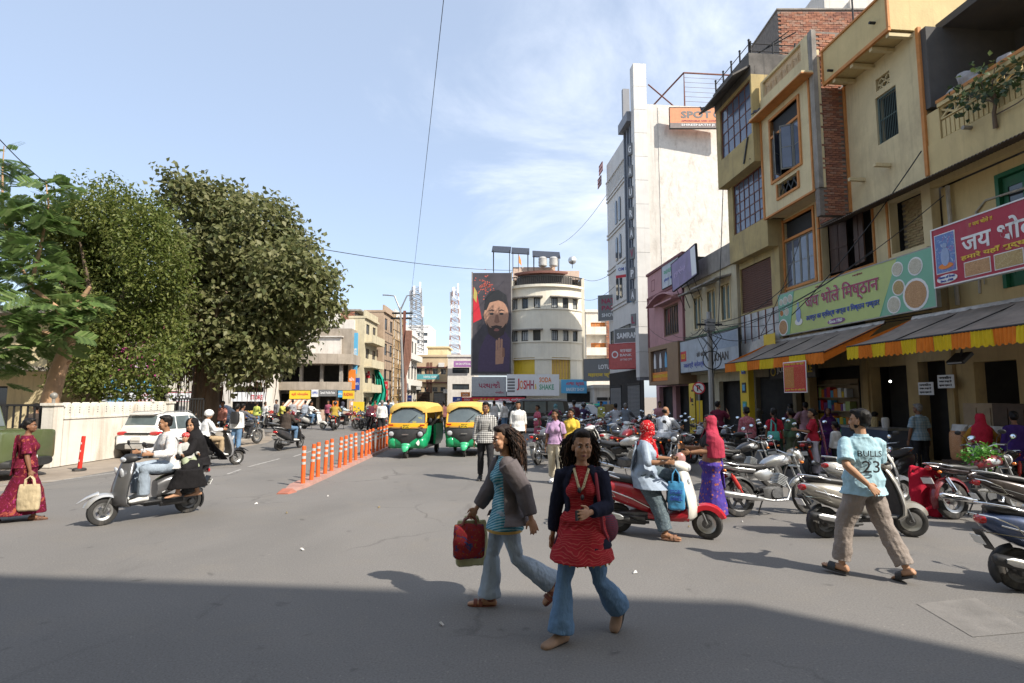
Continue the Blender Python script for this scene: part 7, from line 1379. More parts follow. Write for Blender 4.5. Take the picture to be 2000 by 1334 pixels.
# ------------------------------------------------------------------ trees
def leafmat(name, c1, c2, tr=.35):
 m, nt, b = newmat(name); v = coords(nt); n = noise(nt, v, 3.5, 3); c = mixc(nt, ramp(nt, n, .35, .65), c1, c2)
 nt.links.new(c, b.inputs['Base Color']); b.inputs['Roughness'].default_value = .5; b.inputs['Specular IOR Level'].default_value = .35
 t = node(nt, 'ShaderNodeBsdfTranslucent'); nt.links.new(c, t.inputs[0]); mx = node(nt, 'ShaderNodeMixShader'); mx.inputs[0].default_value = tr
 nt.links.new(b.outputs[0], mx.inputs[1]); nt.links.new(t.outputs[0], mx.inputs[2]); nt.links.new(mx.outputs[0], nt.nodes['Material Output'].inputs[0]); return m
def rows_mesh(name, vs, fs, mats, mi=None):
 me = bpy.data.meshes.new(name); vs = np.asarray(vs, 'f').reshape(-1, 3); fs = np.asarray(fs, 'i'); k = fs.shape[1]
 me.vertices.add(len(vs)); me.vertices.foreach_set('co', vs.ravel()); me.loops.add(fs.size); me.loops.foreach_set('vertex_index', fs.ravel())
 me.polygons.add(len(fs)); me.polygons.foreach_set('loop_start', np.arange(0, fs.size, k, dtype='i'))
 for m in mats: me.materials.append(m)
 if mi is not None: me.polygons.foreach_set('material_index', np.asarray(mi, 'i'))
 me.update(calc_edges=True); return me
def unit(a): return a/np.maximum(np.linalg.norm(a, axis=1, keepdims=True), 1e-6)
def leaves(blobs, n, L, W, rng, droop=.5, nm=3, inner=.22, cs=18, spread=1.1):
 """leaf blades clustered in clumps over blob-shaped masses: returns verts, faces, material index"""
 C = np.array([b[0] for b in blobs]); Rr = np.array([b[1] for b in blobs]); w = Rr**2/np.sum(Rr**2)
 q = max(1, n//cs); k = rng.choice(len(blobs), q, p=w); d = unit(rng.normal(size=(q, 3))); rad = np.where(rng.random(q) < inner, rng.uniform(.2, .8, q), rng.uniform(.78, 1.12, q))
 cl = C[k]+d*(Rr[k]*rad)[:, None]; cl = np.repeat(cl, cs, 0); d = np.repeat(d, cs, 0); m = len(cl)
 p = cl+rng.normal(size=(m, 3))*L*spread*np.array([1.15, 1.15, .8])
 ax = unit(d*.6+rng.normal(size=(m, 3))*.75+np.array([0, 0, -droop])); nrm = unit(d*.5+rng.normal(size=(m, 3))*.55+np.array([0, 0, .6])); sd = unit(np.cross(ax, nrm)); nrm = np.cross(sd, ax)
 s = rng.uniform(.65, 1.25, (m, 1)); l, ww = L*s, W*s
 B, T, l_, r_ = p, p+ax*l-nrm*l*.12, p+ax*l*.42+sd*ww*.5+nrm*ww*.16, p+ax*l*.42-sd*ww*.5+nrm*ww*.16
 V4 = np.stack([B, l_, T, r_], 1).reshape(-1, 3); i = np.arange(m)*4; F = np.concatenate([np.stack([i, i+2, i+1], 1), np.stack([i, i+3, i+2], 1)])
 mi = rng.choice(nm, m, p=[.52, .30, .18][:nm]); return V4, F, np.concatenate([mi, mi])
BARK = mat('fig bark', (.16, .115, .08), .95, 0, .3, 4, .8, 12, stretch=(1, 1, .3), bdist=.06); BARK2 = mat('tan smooth bark', (.42, .26, .15), .85, 0, .2, 3, .5, 9, dirt=.4, dcol=(.2, .13, .08)); ROOT = mat('aerial root', (.15, .085, .05), .95, 0, .35, 6)
def limb(mb, pts, r0, r1, n=8):
 k = len(pts); mb.tube(pts, [r0+(r1-r0)*i/(k-1) for i in range(k)], n)
rng = np.random.default_rng(11)
YT = 26.5
t = thing('fig_tree', 'large old fig tree with olive rounded crown and hanging aerial roots', 'tree', G(395, 856)); o = np.array(t.location)
def blobset(lst, y, jit, rs=1.):
 out = []
 for px, py, r in lst: p = D(px, py, y+rng.uniform(-jit, jit)); out.append((np.array(p), r/1111*y*rs))
 return out
FB = blobset(((560, 545, 75), (490, 460, 85), (420, 415, 60), (348, 352, 22), (352, 385, 34), (380, 450, 70), (610, 540, 38), (628, 600, 30), (560, 620, 70), (490, 560, 90), (430, 640, 80), (600, 590, 55), (400, 560, 80), (360, 500, 50), (510, 660, 60), (560, 690, 40), (580, 480, 35), (540, 430, 40), (455, 395, 45), (360, 620, 60), (345, 700, 45), (470, 715, 45), (520, 710, 30), (640, 545, 16), (408, 378, 28)), YT, 1.9, .9)
FB += blobset(((450, 500, 95), (520, 560, 90), (400, 600, 80)), YT+2.6, .6, .8)
v, f, mi = leaves(FB, 36000, .27, .20, rng, cs=14, spread=1.0)
link('crown', rows_mesh('crown', v-o, f, [leafmat('fig leaf', (.15, .165, .06), (.20, .205, .085), .45), leafmat('fig leaf pale', (.22, .22, .095), (.27, .26, .125), .45), leafmat('fig leaf dark', (.085, .105, .038), (.12, .14, .055), .45)], mi), t)
tr = MB(); z = lambda x, y_, h: (x, y_, h)
rings = []
for h, r_, dx, dy in ((-.1, 1.05, 0, 0), (.5, .75, 0, 0), (1.5, .58, .05, 0), (2.6, .55, .1, 0), (3.6, .62, .15, 0)): rings.append([(dx+r_*cos(2*pi*k/20)*(1+.16*sin(5*2*pi*k/20+h)), dy+r_*sin(2*pi*k/20)*(1+.16*cos(4*2*pi*k/20+h)), h) for k in range(20)])
tr.loft(rings); tr.build('trunk', BARK, t, smooth=60)
lb = MB(); r_ = random.Random(3)
for ex, ey, ez in ((-2.6, .3, 7), (-1.2, -.8, 9), (.6, .4, 9.5), (2.4, -.5, 8.6), (3.9, .2, 7.2), (4.8, -.2, 6), (2.2, 1, 6.5), (-.8, 1, 7.5), (1.4, -1.2, 6.6)):
 p = V((.1, 0, 3.3)); q = V((ex, ey, ez)); limb(lb, [p, p.lerp(q, .35)+V((0, 0, .6)), p.lerp(q, .7)+V((r_.uniform(-.3, .3), 0, .3)), q], .30, .06, 8)
lb.build('limb', BARK, t, smooth=60)
rt = MB()
for i in range(190):
 if i < 120: x, y_ = r_.gauss(.1, .75), r_.uniform(-1.0, .8)
 else: x, y_ = r_.choice((-1.9, -1.2, 1.4, 2.4, 3.0))+r_.gauss(0, .22), r_.uniform(-1.2, .6)
 z1 = r_.uniform(3.6, 6.4); z0 = max(1.6, z1-r_.uniform(1.4, 3.6)); a = r_.uniform(0, 6); rt.tube([(x+.1*sin(a+j), y_+.08*cos(a+j*1.3), z1+(z0-z1)*j/5) for j in range(6)], [.022, .026, .022, .018, .014, .008], 5)
rt.build('aerial_roots', ROOT, t, smooth=60, kind='stuff')
kb = thing('tree_kerb', 'low stone kerb ringing the foot of the big fig tree', 'kerb', G(395, 856)); b = MB(); n = 24; P = [(2.3*cos(2*pi*k/n)+.4, 1.9*sin(2*pi*k/n)) for k in range(n)]; b.loft([[(x*s, y*s, z) for x, y in P] for s, z in ((1.03, -.05), (1, .38), (.9, .40), (.9, .25))]); b.build('kerb_ring', CONC, kb)
t = thing('street_tree', 'broad bright green leafy tree behind the compound wall', 'tree', (-16.6, 22.5, 0)); o = np.array(t.location)
GB = blobset(((165, 400, 40), (215, 385, 36), (130, 430, 45), (250, 430, 60), (180, 470, 75), (110, 500, 55), (300, 430, 38), (290, 490, 60), (230, 550, 75), (150, 560, 70), (300, 560, 50), (260, 640, 50), (180, 640, 60), (110, 610, 50), (320, 640, 40), (330, 520, 28), (90, 450, 30), (230, 700, 40), (170, 720, 45), (290, 710, 36), (140, 760, 26), (215, 750, 34), (300, 755, 28), (330, 690, 30), (255, 770, 24)), 22., 1.8, .9)
GB += blobset(((200, 500, 90), (240, 600, 80), (160, 620, 70)), 24.4, .5, .8)
v, f, mi = leaves(GB, 60000, .17, .085, rng, .35, cs=30, spread=1.7)
link('crown', rows_mesh('crown', v-o, f, [leafmat('green leaf', (.105, .14, .028), (.15, .18, .04), .45), leafmat('green leaf light', (.18, .205, .05), (.23, .245, .075), .45), leafmat('green leaf dark', (.065, .095, .018), (.095, .125, .026), .45)], mi), t)
tr = MB(); limb(tr, [(0, 0, -.1), (.1, 0, 1.5), (.3, 0, 3.0)], .30, .24, 10); tr.build('trunk', BARK, t, smooth=60); lb = MB()
for ex, ey, ez in ((-1.6, 0, 6.6), (-.4, -.6, 8), (1.4, .2, 7.6), (2.4, -.4, 6), (.6, .8, 6.4), (-2.2, .4, 5)): p = V((.3, 0, 2.9)); q = V((ex, ey, ez)); limb(lb, [p, p.lerp(q, .4)+V((0, 0, .5)), q], .16, .04, 7)
lb.build('limb', BARK, t, smooth=60)
t = thing('feathery_tree', 'feathery leaved tree with leaning tan trunk at the left edge', 'tree', G(92, 906)+V((-.6, .9, 0))); o = V(t.location)
tr = MB(); Yt = o.y; W = lambda px, py, dy=0: D(px, py, Yt+dy)-o
limb(tr, [V((-.1, 0, -.1)), W(95, 795), W(112, 730), W(130, 680), W(142, 630)], .27, .17, 10); tr.build('trunk', BARK2, t, smooth=60); lb = MB()
limb(lb, [W(138, 650), W(155, 590), W(176, 560)], .12, .05, 7); limb(lb, [W(112, 735), W(125, 715), W(140, 705)], .08, .03, 6); limb(lb, [W(142, 640), W(110, 600), W(60, 560), W(20, 480)], .10, .03, 6); limb(lb, [W(135, 670), W(90, 650), W(30, 640), W(-40, 630)], .09, .03, 6); limb(lb, [W(60, 560), W(80, 480), W(95, 400), W(90, 355)], .06, .015, 6); limb(lb, [W(20, 480), W(5, 400), W(5, 330), W(8, 285)], .05, .012, 6); limb(lb, [W(140, 640), W(165, 620), W(185, 600)], .06, .02, 6)
lb.build('limb', BARK2, t, smooth=60)
vs, fs, mi = [], [], []
def frond(p, d, L, rg):
 d = d.normalized(); up = V((0, 0, 1)); s = MX.Rotation(rg.uniform(-1.1, 1.1), 3, d)@d.cross(up).normalized(); npair = 7
 for i in range(npair):
  f_ = (i+1)/npair; c = p+d*(L*f_)+V((0, 0, -.30*L*f_*f_))
  for sg in (-1, 1):
   pd = (s*sg*.9+d*.65+V((0, 0, -.18-.25*rg.random()))).normalized(); pl = L*.62*(1-.45*abs(f_-.45)); nn = pd.cross(d).normalized(); lw = (pd.cross(nn)).normalized(); m_ = rg.choice((0, 0, 1, 2))
   for j in range(13):
    q = c+pd*(pl*(j+.6)/13); ll = .062*(1-.5*abs(j/13-.4))
    for s2 in (-1, 1):
     e = (lw*s2*.9+pd*.45).normalized(); k = len(vs); a = q+e*ll; ww = pd*.012
     vs.extend((q-ww, a-ww*.6, a+ww*.6, q+ww)); fs.append((k, k+1, k+2, k+3)); mi.append(m_)
rg = random.Random(8)
for px, py, n in ((10, 300, 4), (5, 340, 5), (15, 400, 6), (45, 440, 6), (92, 372, 6), (70, 420, 7), (105, 430, 5), (60, 490, 7), (15, 470, 5), (10, 540, 6), (55, 560, 7), (105, 520, 5), (30, 620, 7), (80, 620, 8), (130, 610, 8), (165, 590, 6), (15, 680, 7), (60, 670, 7), (110, 660, 7), (150, 640, 7), (20, 730, 4), (-10, 600, 5), (-20, 500, 5)):
 for k in range(int(n*2.0)):
  p = W(px+rg.uniform(-26, 26), py+rg.uniform(-24, 24), rg.uniform(-1.2, .6)); a = rg.uniform(0, 2*pi); frond(p, V((cos(a), sin(a), rg.uniform(-.25, .35))), rg.uniform(.42, .66), rg)
link('crown', rows_mesh('crown', [tuple(x) for x in vs], fs, [leafmat('feather leaf', (.12, .20, .05), (.16, .24, .07), .45), leafmat('feather leaf light', (.19, .27, .09), (.23, .30, .11), .45), leafmat('feather leaf dark', (.07, .13, .035), (.10, .15, .045), .45)], mi), t)
t = thing('wall_sapling', 'young fig sapling rooted in the balcony parapet above the red sign', 'sapling', facade(12.55, .05)+V((0, 0, 8.05))); SB = []
tr = MB(); limb(tr, [(0, 0, 0), (-.05, -.05, .35), (-.02, -.1, .6)], .05, .035, 7)
for ex, ez in ((-.25, 1.3), (.15, 1.35), (.5, 1.1), (-.45, .95), (.05, 1.0)): limb(tr, [(-.02, -.1, .55), (-.1+ex*.1, ex*.5, .85), (-.15, ex*1.1, ez)], .022, .008, 5); SB.append((np.array((-.15, ex*1.1, ez)), .17)); SB.append((np.array((-.2, ex*.8, ez*.8)), .16))
limb(tr, [(0, 0, .3), (0, -.6, .28), (-.02, -1.2, .35)], .018, .01, 5); tr.build('stem', BARK, t, smooth=60)
v, f, mi = leaves(SB, 210, .15, .12, rng, .8, cs=9); link('foliage', rows_mesh('foliage', v, f, [leafmat('sapling leaf', (.07, .11, .035), (.10, .13, .05)), leafmat('sapling leaf dark', (.05, .08, .05), (.07, .10, .05))], mi % 2), t)
# ------------------------------------------------------------------ median with bollards
KERB = mat('faded pink kerb paint', (.36, .20, .165), .9, 0, .2, 3, .3, 25, dirt=.6, dcol=(.30, .24, .2), dscale=3)
r = thing('median_kerb', 'low faded pink kerb strip carrying the orange bollards', 'kerb', (-4.5, 12.0, 0)); b = MB(); n = 24; prof = [(-.20, 0), (-.17, .075), (.17, .075), (.20, 0)]
b.loft([[(x*(.55 if i == 0 else 1)-.02*(i/n)*12, i*(13.4/n)-.35, z*(.35 if i == 0 else 1)) for x, z in prof] for i in range(n+1)]); b.build('kerb_top', KERB, r); b = MB(); b.loft([[(x, -.62+.27*i, z) for x, z in ((-.12*(1+i*.6), 0), (-.1, .02+.05*i), (.1, .02+.05*i), (.12*(1+i*.6), 0))] for i in range(2)]); b.build('kerb_nose', mat('orange red kerb', (.38, .13, .085), .8, dirt=.5), r)
BOR = mat('bollard orange', (.70, .115, .018), .5, 0, .1, 6, dirt=.35, dcol=(.30, .12, .06), dscale=4); REFL = mat('reflective band', (.52, .52, .50), .35, .1, .1, 20, dirt=.4)
b0 = None
xs = [12.30, 12.80, 13.30, 13.82, 14.38, 15.0, 15.55, 16.15, 16.75, 17.35, 17.9, 18.5, 19.05, 19.55, 20.1, 20.6, 21.2, 21.75, 22.3, 22.9, 23.5, 24.1]
ORD = ['first', 'second', 'third', 'fourth', 'fifth', 'sixth', 'seventh', 'eighth', 'ninth', 'tenth', 'eleventh', 'twelfth', 'thirteenth', 'fourteenth', 'fifteenth', 'sixteenth', 'seventeenth', 'eighteenth', 'nineteenth', 'twentieth', 'twenty first', 'farthest']
for i, y in enumerate(xs):
 lab = 'orange bollard with silver bands, %s from the near kerb tip' % ORD[i] if i < 21 else 'orange bollard with silver bands at the far end of the row'
 x = -4.43-.02*(y-12)
 if b0 is None:
  b0 = thing('bollard', lab, 'bollard', (x, y, .07), 0, 'orange bollards along the median'); q = MB(); q.lathe([(0, 0), (.048, 0), (.046, .02), (.044, .76), (.040, .785), (0, .785)], (0, 0, 0), 'Z', 14); q.build('post', BOR, b0)
  for z in (.40, .52, .64): q = MB(); q.lathe([(.043, z), (.047, z), (.047, z+.055), (.043, z+.055)], (0, 0, 0), 'Z', 14); q.build('reflective_band', REFL, b0)
 else: dup(b0, (x+random.uniform(-.015, .015), y, .07), random.uniform(0, 3), lab).rotation_euler.x = R(random.uniform(-3, 3))
r = thing('delineator', 'red flexible marker post leaning on a black rubber base by the compound wall', 'bollard', G(155, 918)); r.rotation_euler = (R(2), R(5), 0); q = MB(); q.lathe([(0, 0), (.16, 0), (.15, .04), (.07, .05), (0, .05)], (0, 0, 0), 'Z', 16); q.build('rubber_base', RUB, r); q = MB(); q.lathe([(0, .05), (.052, .05), (.05, .3), (.048, .85), (.044, .88), (0, .88)], (0, 0, 0), 'Z', 14); q.build('post', mat('marker red', (.62, .03, .02), .45, dirt=.2), r)
for z in (.25, .5, .7): q = MB(); q.obox((.0, -.05, z), (.02, .01, .05)); q.build('reflector', F_W, r)
STL = mat('galvanised steel', (.33, .33, .33), .5, .6, .12, 4, dirt=.3)
Yl = 36.; bp = D(788, 833, Yl); r = thing('street_lamp', 'double armed street lamp post standing at the far end of the median', 'street lamp', (bp.x, Yl, 0)); tp = D(782, 600, Yl)-V(r.location)
q = MB(); q.tube([(0, 0, 0), (tp.x*.4, 0, tp.z*.5), (tp.x, 0, tp.z)], [.10, .085, .06], 8); q.build('pole', STL, r)
for px, py, lab in ((748, 576, 'a'), (818, 575, 'b')):
 e = D(px, py, Yl)-V(r.location); q = MB(); q.tube([(tp.x, 0, tp.z-.2), V((tp.x, 0, tp.z)).lerp(e, .35)+V((0, 0, .45)), V((tp.x, 0, tp.z)).lerp(e, .7)+V((0, 0, .22)), e], [.05, .045, .04, .04], 7); q.build('arm', STL, r); q = MB(); q.loft([[(e.x+s_*.1*k-(.0), y_, e.z+z_) for s_, y_, z_ in ((0, -.1, .02), (0, .1, .02), (0, .1, -.05), (0, -.1, -.05))] for k in (-4, 0, 3)]); q.build('lamp_head', PLA, r)
r = thing('utility_pole', 'rusty utility pole with crossarms wrapped in thick brown cables beside the street lamp', 'utility pole', (bp.x-.15, Yl+.5, 0)); q = MB(); h = zat(632, Yl); q.box((-.08, -.08, 0), (.08, .08, h+.9)); q.build('pole', mat('red rust pole', (.22, .09, .065), .8, .2, .2, 3), r)
for px0, px1, py in ((763, 804, 622), (766, 806, 612)): a, c = D(px0, py, Yl+.5), D(px1, py, Yl+.5); q = MB(); q.box((a.x-r.location.x, -.06, a.z-.05), (c.x-r.location.x, .06, a.z+.06)); q.build('crossarm', BARS, r)
for k in range(5): q = MB(); q.tube([(.15+.08*k, -.1, h-.4), (.05+.1*k, -.2, h*.66), (.22-.05*k, -.18, h*.4), (.12+.07*k, -.15, .3)], .055, 6); q.build('cable_bundle', mat('brown cable', (.24, .12, .085), .7), r)
for k in range(6): q = MB(); q.lathe([(0, 0), (.05, 0), (.07, .05), (.04, .12), (0, .14)], (-.5+.25*k, 0, D(780, 620, Yl).z+.05), 'Z', 8); q.build('insulator', F_W, r)
r = thing('utility_pole', 'grey utility pole with tangled wires and a coiled cable by the shop row', 'utility pole', facade(22.9, 2.3)); q = MB(); q.tube([(0, 0, 0), (0, 0, 5.3)], [.13, .10], 8); q.build('pole', STL, r); q = MB(); q.lathe([(.36, -.02), (.38, 0), (.36, .02), (.34, 0)], (0, -.18, 3.35), 'Y', 24); q.build('cable_coil', PLA, r)
q = MB(); q.box((-.16, -.2, 4.5), (.16, .1, 5.0)); q.build('junction_box', mat('grey box', (.28, .28, .28), .6, dirt=.4), r)
for k in range(9): a = random.uniform(0, 6); q = MB(); q.tube([(.1*cos(a), .1*sin(a), 4.9-.2*k*.3), (.5*cos(a+.5), .4*sin(a+.5), 4.3), (.35*cos(a+1.4), .3*sin(a+1.4), 3.8), (.08, .0, 3.2-.1*k)], .014, 4); q.build('loose_wire', PLA, r)
q = MB(); q.box((-.5, -.04, 4.75), (.5, .04, 4.83)); q.build('crossarm', BARS, r)
r = thing('no_parking_sign', 'round red bordered no parking sign on a short pole by the yellow standee', 'road sign', facade(23.4, 2.6), PH+R(60)); q = MB(); q.cyl((0, .03, 0), (0, .03, 2.55), .035, n=8); q.build('pole', STL, r); s_ = r; disc(s_, 0, 2.25, .25, F_R, 'red_disc', -.02, d=.03); disc(s_, 0, 2.25, .20, F_W, 'white_disc', -.028); words(s_, 'P', -.07, 2.13, F_K, .14, .24, .03, y=-.034); poly(s_, [(-.15, 2.37), (-.12, 2.40), (.15, 2.13), (.12, 2.10)], F_R, 'red_bar', -.042)
q = MB(); q.box((-.12, -.0, .7), (.12, .02, 1.75)); q.build('yellow_strip', F_Y, r); words(r, 'NO PARKING', -.09, .8, F_R, .18, .1, y=-.006)
def mast(lab, px, py, pyb, y, w, red):
 p, tpp = D(px, pyb, y), D(px, py, y); r = thing('cell_mast', lab, 'mast', (p.x, y, p.z)); h = tpp.z-p.z; n = 16
 for i in range(n):
  z0, z1 = h*i/n, h*(i+1)/n; w0, w1 = w*(1-.45*i/n), w*(1-.45*(i+1)/n); q = MB(); P = lambda ww, z: [(-ww, -ww, z), (ww, -ww, z), (ww, ww, z), (-ww, ww, z)]
  a, c = P(w0, z0), P(w1, z1)
  for k in range(4): q.cyl(a[k], c[k], .06, n=4); q.cyl(a[k], c[(k+1) % 4], .035, n=4); q.cyl(a[(k+1) % 4], c[k], .035, n=4); q.cyl(c[k], c[(k+1) % 4], .035, n=4)
  q.build('mast_section', mat('mast red', (.30, .17, .14), .6) if red and i % 2 == 0 else STL if not red else F_W, r)
 for k in range(7): a = k*.9; q = MB(); zz = h*(.55+.06*k); q.box((w*.9*cos(a)-.15, w*.9*sin(a)-.1, zz), (w*.9*cos(a)+.15, w*.9*sin(a)+.1, zz+1.9)); q.build('antenna_panel', F_W, r)
mast('grey lattice cell mast behind the street lamp', 812, 562, 690, 100, 1.3, False); mast('red and white lattice cell mast left of the film hoarding', 888, 562, 700, 105, 1.0, True)
WIR = mat('black wire', (.02, .02, .02), .6)
def wire(lab, a, c, sag, rad=.012, n=14):
 a, c = V(a), V(c); q = MB(); q.tube([a.lerp(c, i/n)-V((0, 0, sag*4*(i/n)*(1-i/n)))-a for i in range(n+1)], rad, 5); tag(q.build('overhead_wire', WIR, loc=a, smooth=60), lab, 'wire', 'overhead wires')
wire('long wire crossing the sky from the top of the picture down to the lamp post', D(869, -25, 9), D(800, 600, 36), .15, .007)
wire('thin wire running from the fig tree to the curved building', D(590, 480, 27), D(1000, 528, 54), .3, .02)
wire('wire crossing the sky at the upper left corner', D(-25, 245, 12), D(110, 372, 17), .1, .012)
wire('wire slanting across the yellow house to the long banner', zp(14.35, .3, 8.3), zp(19.5, .9, 4.7), .25, .016)
wire('wire hanging in front of the green banner', zp(18.6, 1.0, 7.2), zp(21.2, 1.1, 4.2), .2, .012)
wire('wire from the shop row to the right edge of the curved building', D(1185, 380, 36), D(1092, 478, 56), .5, .015); wire('upper service wire between tall and curved buildings', D(1200, 560, 40), D(1140, 585, 56), .4, .018); wire('lower service wire between tall and curved buildings', D(1200, 530, 40), D(1140, 545, 56), .4, .018)
wire('black drop wire beside the ochre workshop', zp(23.9, .95, 12.0), zp(23.6, 1.6, 4.8), .02, .018); wire('sagging wires in front of the torn banner', zp(22.9, 2.6, 4.9), zp(19.2, 1.0, 5.9), .5, .014); wire('second sagging wire to the shop awning', zp(22.9, 2.6, 4.6), zp(20.2, 1.2, 4.3), .45, .014)
for k in range(7): a_, b_ = zp(22.9, 2.6, 5.0-.12*k), (zp(27+1.6*k, .7, 4.9+.25*k) if k % 2 else zp(20.5-1.2*k, .75, 4.6+.35*k)); wire('cable %s from the utility pole to the shop row' % ORD[k], a_, b_, .25+.06*k, .011)
for k in range(3): wire('service cable clipped %s along the upper shop fronts' % ('low', 'midway', 'high')[k], zp(14.6, .12, 3.98+.09*k), zp(29.5, .75, 4.75+.12*k), .12+.05*k, .014)
def pigeon(lab, p, a):
 r = thing('pigeon', lab, 'bird', p, a); b = MB(); b.ell((0, 0, .11), (.055, .12, .06), MX.Rotation(R(-25), 3, 'X').to_3x3(), 10, 7); b.ell((0, .11, .20), (.032, .038, .034), None, 8, 6); b.tube([(0, .07, .14), (0, .10, .19)], [.042, .03], 8); b.tube([(0, -.08, .08), (0, -.19, .04)], [.04, .02], 6)
 remesh(b.build('body', mat('pigeon grey', (.07, .07, .085), .7), r, smooth=180), .012, 2); b = MB(); b.cyl((0, .14, .2), (0, .165, .19), .008, .002, 6); b.build('beak', F_K, r); b = MB()
 for s_ in (-.025, .025): b.cyl((s_, 0, .06), (s_, .01, 0), .006, n=5)
 b.build('leg', F_O, r)
pigeon('grey pigeon perched on the orange edged window canopy', facade(20.4, 1.36)+V((0, 0, 12.37)), R(-120)); pigeon('dark pigeon perched on the black canopy of the workshop house', facade(23.7, 1.9)+V((0, 0, 14.2)), R(60))
# ------------------------------------------------------------------ vehicles where the photograph has them
GREYM = (.14, .14, .145); SILV = (.45, .45, .44); BLK = (.016, .016, .018); WHT = (.62, .61, .58); BEIGE = (.40, .375, .33)
S_main = dict(loc=(-5.72, 9.15, 0), yaw=140); S_helm = dict(loc=(-8.15, 15.8, 0), yaw=-40); S_jack = dict(loc=(-8.1, 21.0, 0), yaw=-14); S_red = dict(loc=(2.05, 8.05, 0), yaw=-109)
scooter('dark grey moving scooter with silver front mudguard carrying three people', S_main['loc'], 142, GREYM, .55, style='sport', fender=(.5, .5, .5), stand=False, rack=False, lod=1)
scooter('black electric style scooter ridden by the man in the white helmet', S_helm['loc'], S_helm['yaw'], BLK, .2, style='sport', stand=False, rack=False, apron=(.25, .25, .26), lod=2)
scooter('dark scooter seen from behind under the rider in the brown jacket', S_jack['loc'], S_jack['yaw'], (.05, .05, .055), .3, style='sport', stand=False, rack=False, lod=2)
scooter('red scooter with cream white front apron under the red scarfed woman', S_red['loc'], S_red['yaw'], (.36, .012, .022), 0, apron=(.70, .67, .60), fender=(.40, .012, .022), lean=0, turn=R(-14), lod=0, stand=False)
lowp = MB(); lowp.loft([sring(y, z, w, h, 3.5, 14) for y, z, w, h in ((-.16, .31, .205, .06), (.05, .29, .215, .055), (.28, .31, .222, .075), (.40, .36, .235, .12), (.44, .42, .22, .10))]); 
for o in COL.objects:
 if o.get('label', '').startswith('red scooter with cream'): red_root = o
lowp.build('lower_apron', paint('red low', (.38, .012, .022), 0), red_root, smooth=60)
motorcycle('silver motorcycle with red shock spring parked beside the purple saree woman', (4.22, 9.4, 0), -78, SILV, .85, lod=0, lean=-6, turn=R(10))
motorcycle('black and chrome motorcycle parked just behind the silver one', (4.85, 12.0, 0), -74, BLK, .3, lod=1, lean=-6, style='classic', tank=(.02, .02, .022))
scooter('dusty champagne scooter on its stand behind the man in the number shirt', (4.85, 7.95, 0), -88, BEIGE, .5, lod=0, lean=-5, turn=R(-30), plates='RJ 27|CC 6261')
scooter('white scooter with maroon stripe parked behind the champagne scooter', (6.5, 10.5, 0), -82, WHT, 0, lod=1, lean=-4, fender=(.62, .61, .58))
motorcycle('black motorcycle with chrome carrier and number plate parked near the snack bench', (7.5, 9.2, 0), -80, (.025, .012, .013), .2, lod=1, lean=-6, plates='RJ 27|SS 2073', style='classic', tank=(.16, .012, .02))
scooter('dark brown scooter with silver rail parked at the right edge', (7.55, 8.15, 0), -103, (.045, .035, .033), .3, lod=0, lean=-5, plates='RJ 27|BX 7512', style='sport')
scooter('metallic blue scooter cut off by the right edge of the picture', (5.58, 5.68, 0), -102, (.05, .075, .15), .45, lod=0, lean=-5, plates='RJ 27|AK 8190')
motorcycle('black motorcycle with long handlebar and round mirrors before the snack bags', (9.0, 10.7, 0), 118, BLK, .2, lod=1, lean=5)
scooter('black scooter with shining mirrors beyond the white parked scooter', (7.6, 11.6, 0), 120, BLK, .2, lod=2, lean=4)
motorcycle('motorcycle with white and chrome tank in the centre parking row', (2.75, 13.8, 0), -128, BLK, .3, tank=(.60, .60, .58), style='classic', lod=1, lean=6, turn=R(12))
m1 = motorcycle('black motorcycle showing its rear wheel beside the woman in lilac', (.98, 16.8, 0), -24, BLK, .3, lod=1, lean=-5, style='classic', tank=(.12, .12, .12))
m2 = motorcycle('grey motorcycle with dusty rear tyre just right of the woman in lilac', (1.5, 15.2, 0), -28, (.05, .05, .055), .3, lod=1, lean=-5)
mr = motorcycle('dark red motorcycle in the dense parking row', (3.3, 16.4, 0), -35, (.20, .015, .02), .2, lod=2, lean=-5)
sw = scooter('white scooter in the dense parking row', (2.4, 17.6, 0), -30, WHT, 0, lod=2, lean=-4); sg = scooter('silver scooter in the dense parking row', (5.6, 14.2, 0), -40, SILV, .5, lod=2, lean=-4, style='sport')
PARK = 'two wheelers parked in the dense row'
rp = random.Random(21); i = 0; RANK = {14.6: 'nearest', 16.6: 'second', 18.6: 'third', 21.: 'fourth', 24.: 'fifth', 28.: 'sixth', 33.: 'farthest'}
protos = [(m2, 'grey'), (m1, 'black'), (mr, 'dark red'), (sw, 'white'), (sg, 'silver'), (m1, 'black'), (m2, 'grey')]
for y, xs_ in ((14.6, (4.2, 6.6, 7.3)), (16.6, (2.2, 4.0, 5.6, 6.5, 7.4)), (18.6, (1.7, 2.5, 3.4, 4.3, 5.2, 6.2)), (21., (1.5, 2.4, 3.2, 4.1, 5.0, 6.0)), (24., (2.0, 3.0, 4.0, 5.0, 6.2)), (28., (3.0, 4.2, 5.4, 6.6)), (33., (3.4, 4.8, 6.2))):
 for x in xs_:
  p, c = protos[i % len(protos)]; kind = 'scooter' if p in (sw, sg) else 'motorcycle'; i += 1
  dup(p, (x+rp.uniform(-.15, .15), y+rp.uniform(-.5, .5), 0), R(rp.choice((-35, -30, 148, -25))+rp.uniform(-14, 14)), '%s %s in the %s rank of the crowded parking, %s' % (c, kind, RANK[y], 'left end' if x == xs_[0] else 'right end' if x == xs_[-1] else 'amid the rank'), PARK).rotation_euler.y = R(rp.choice((-6, -5)))
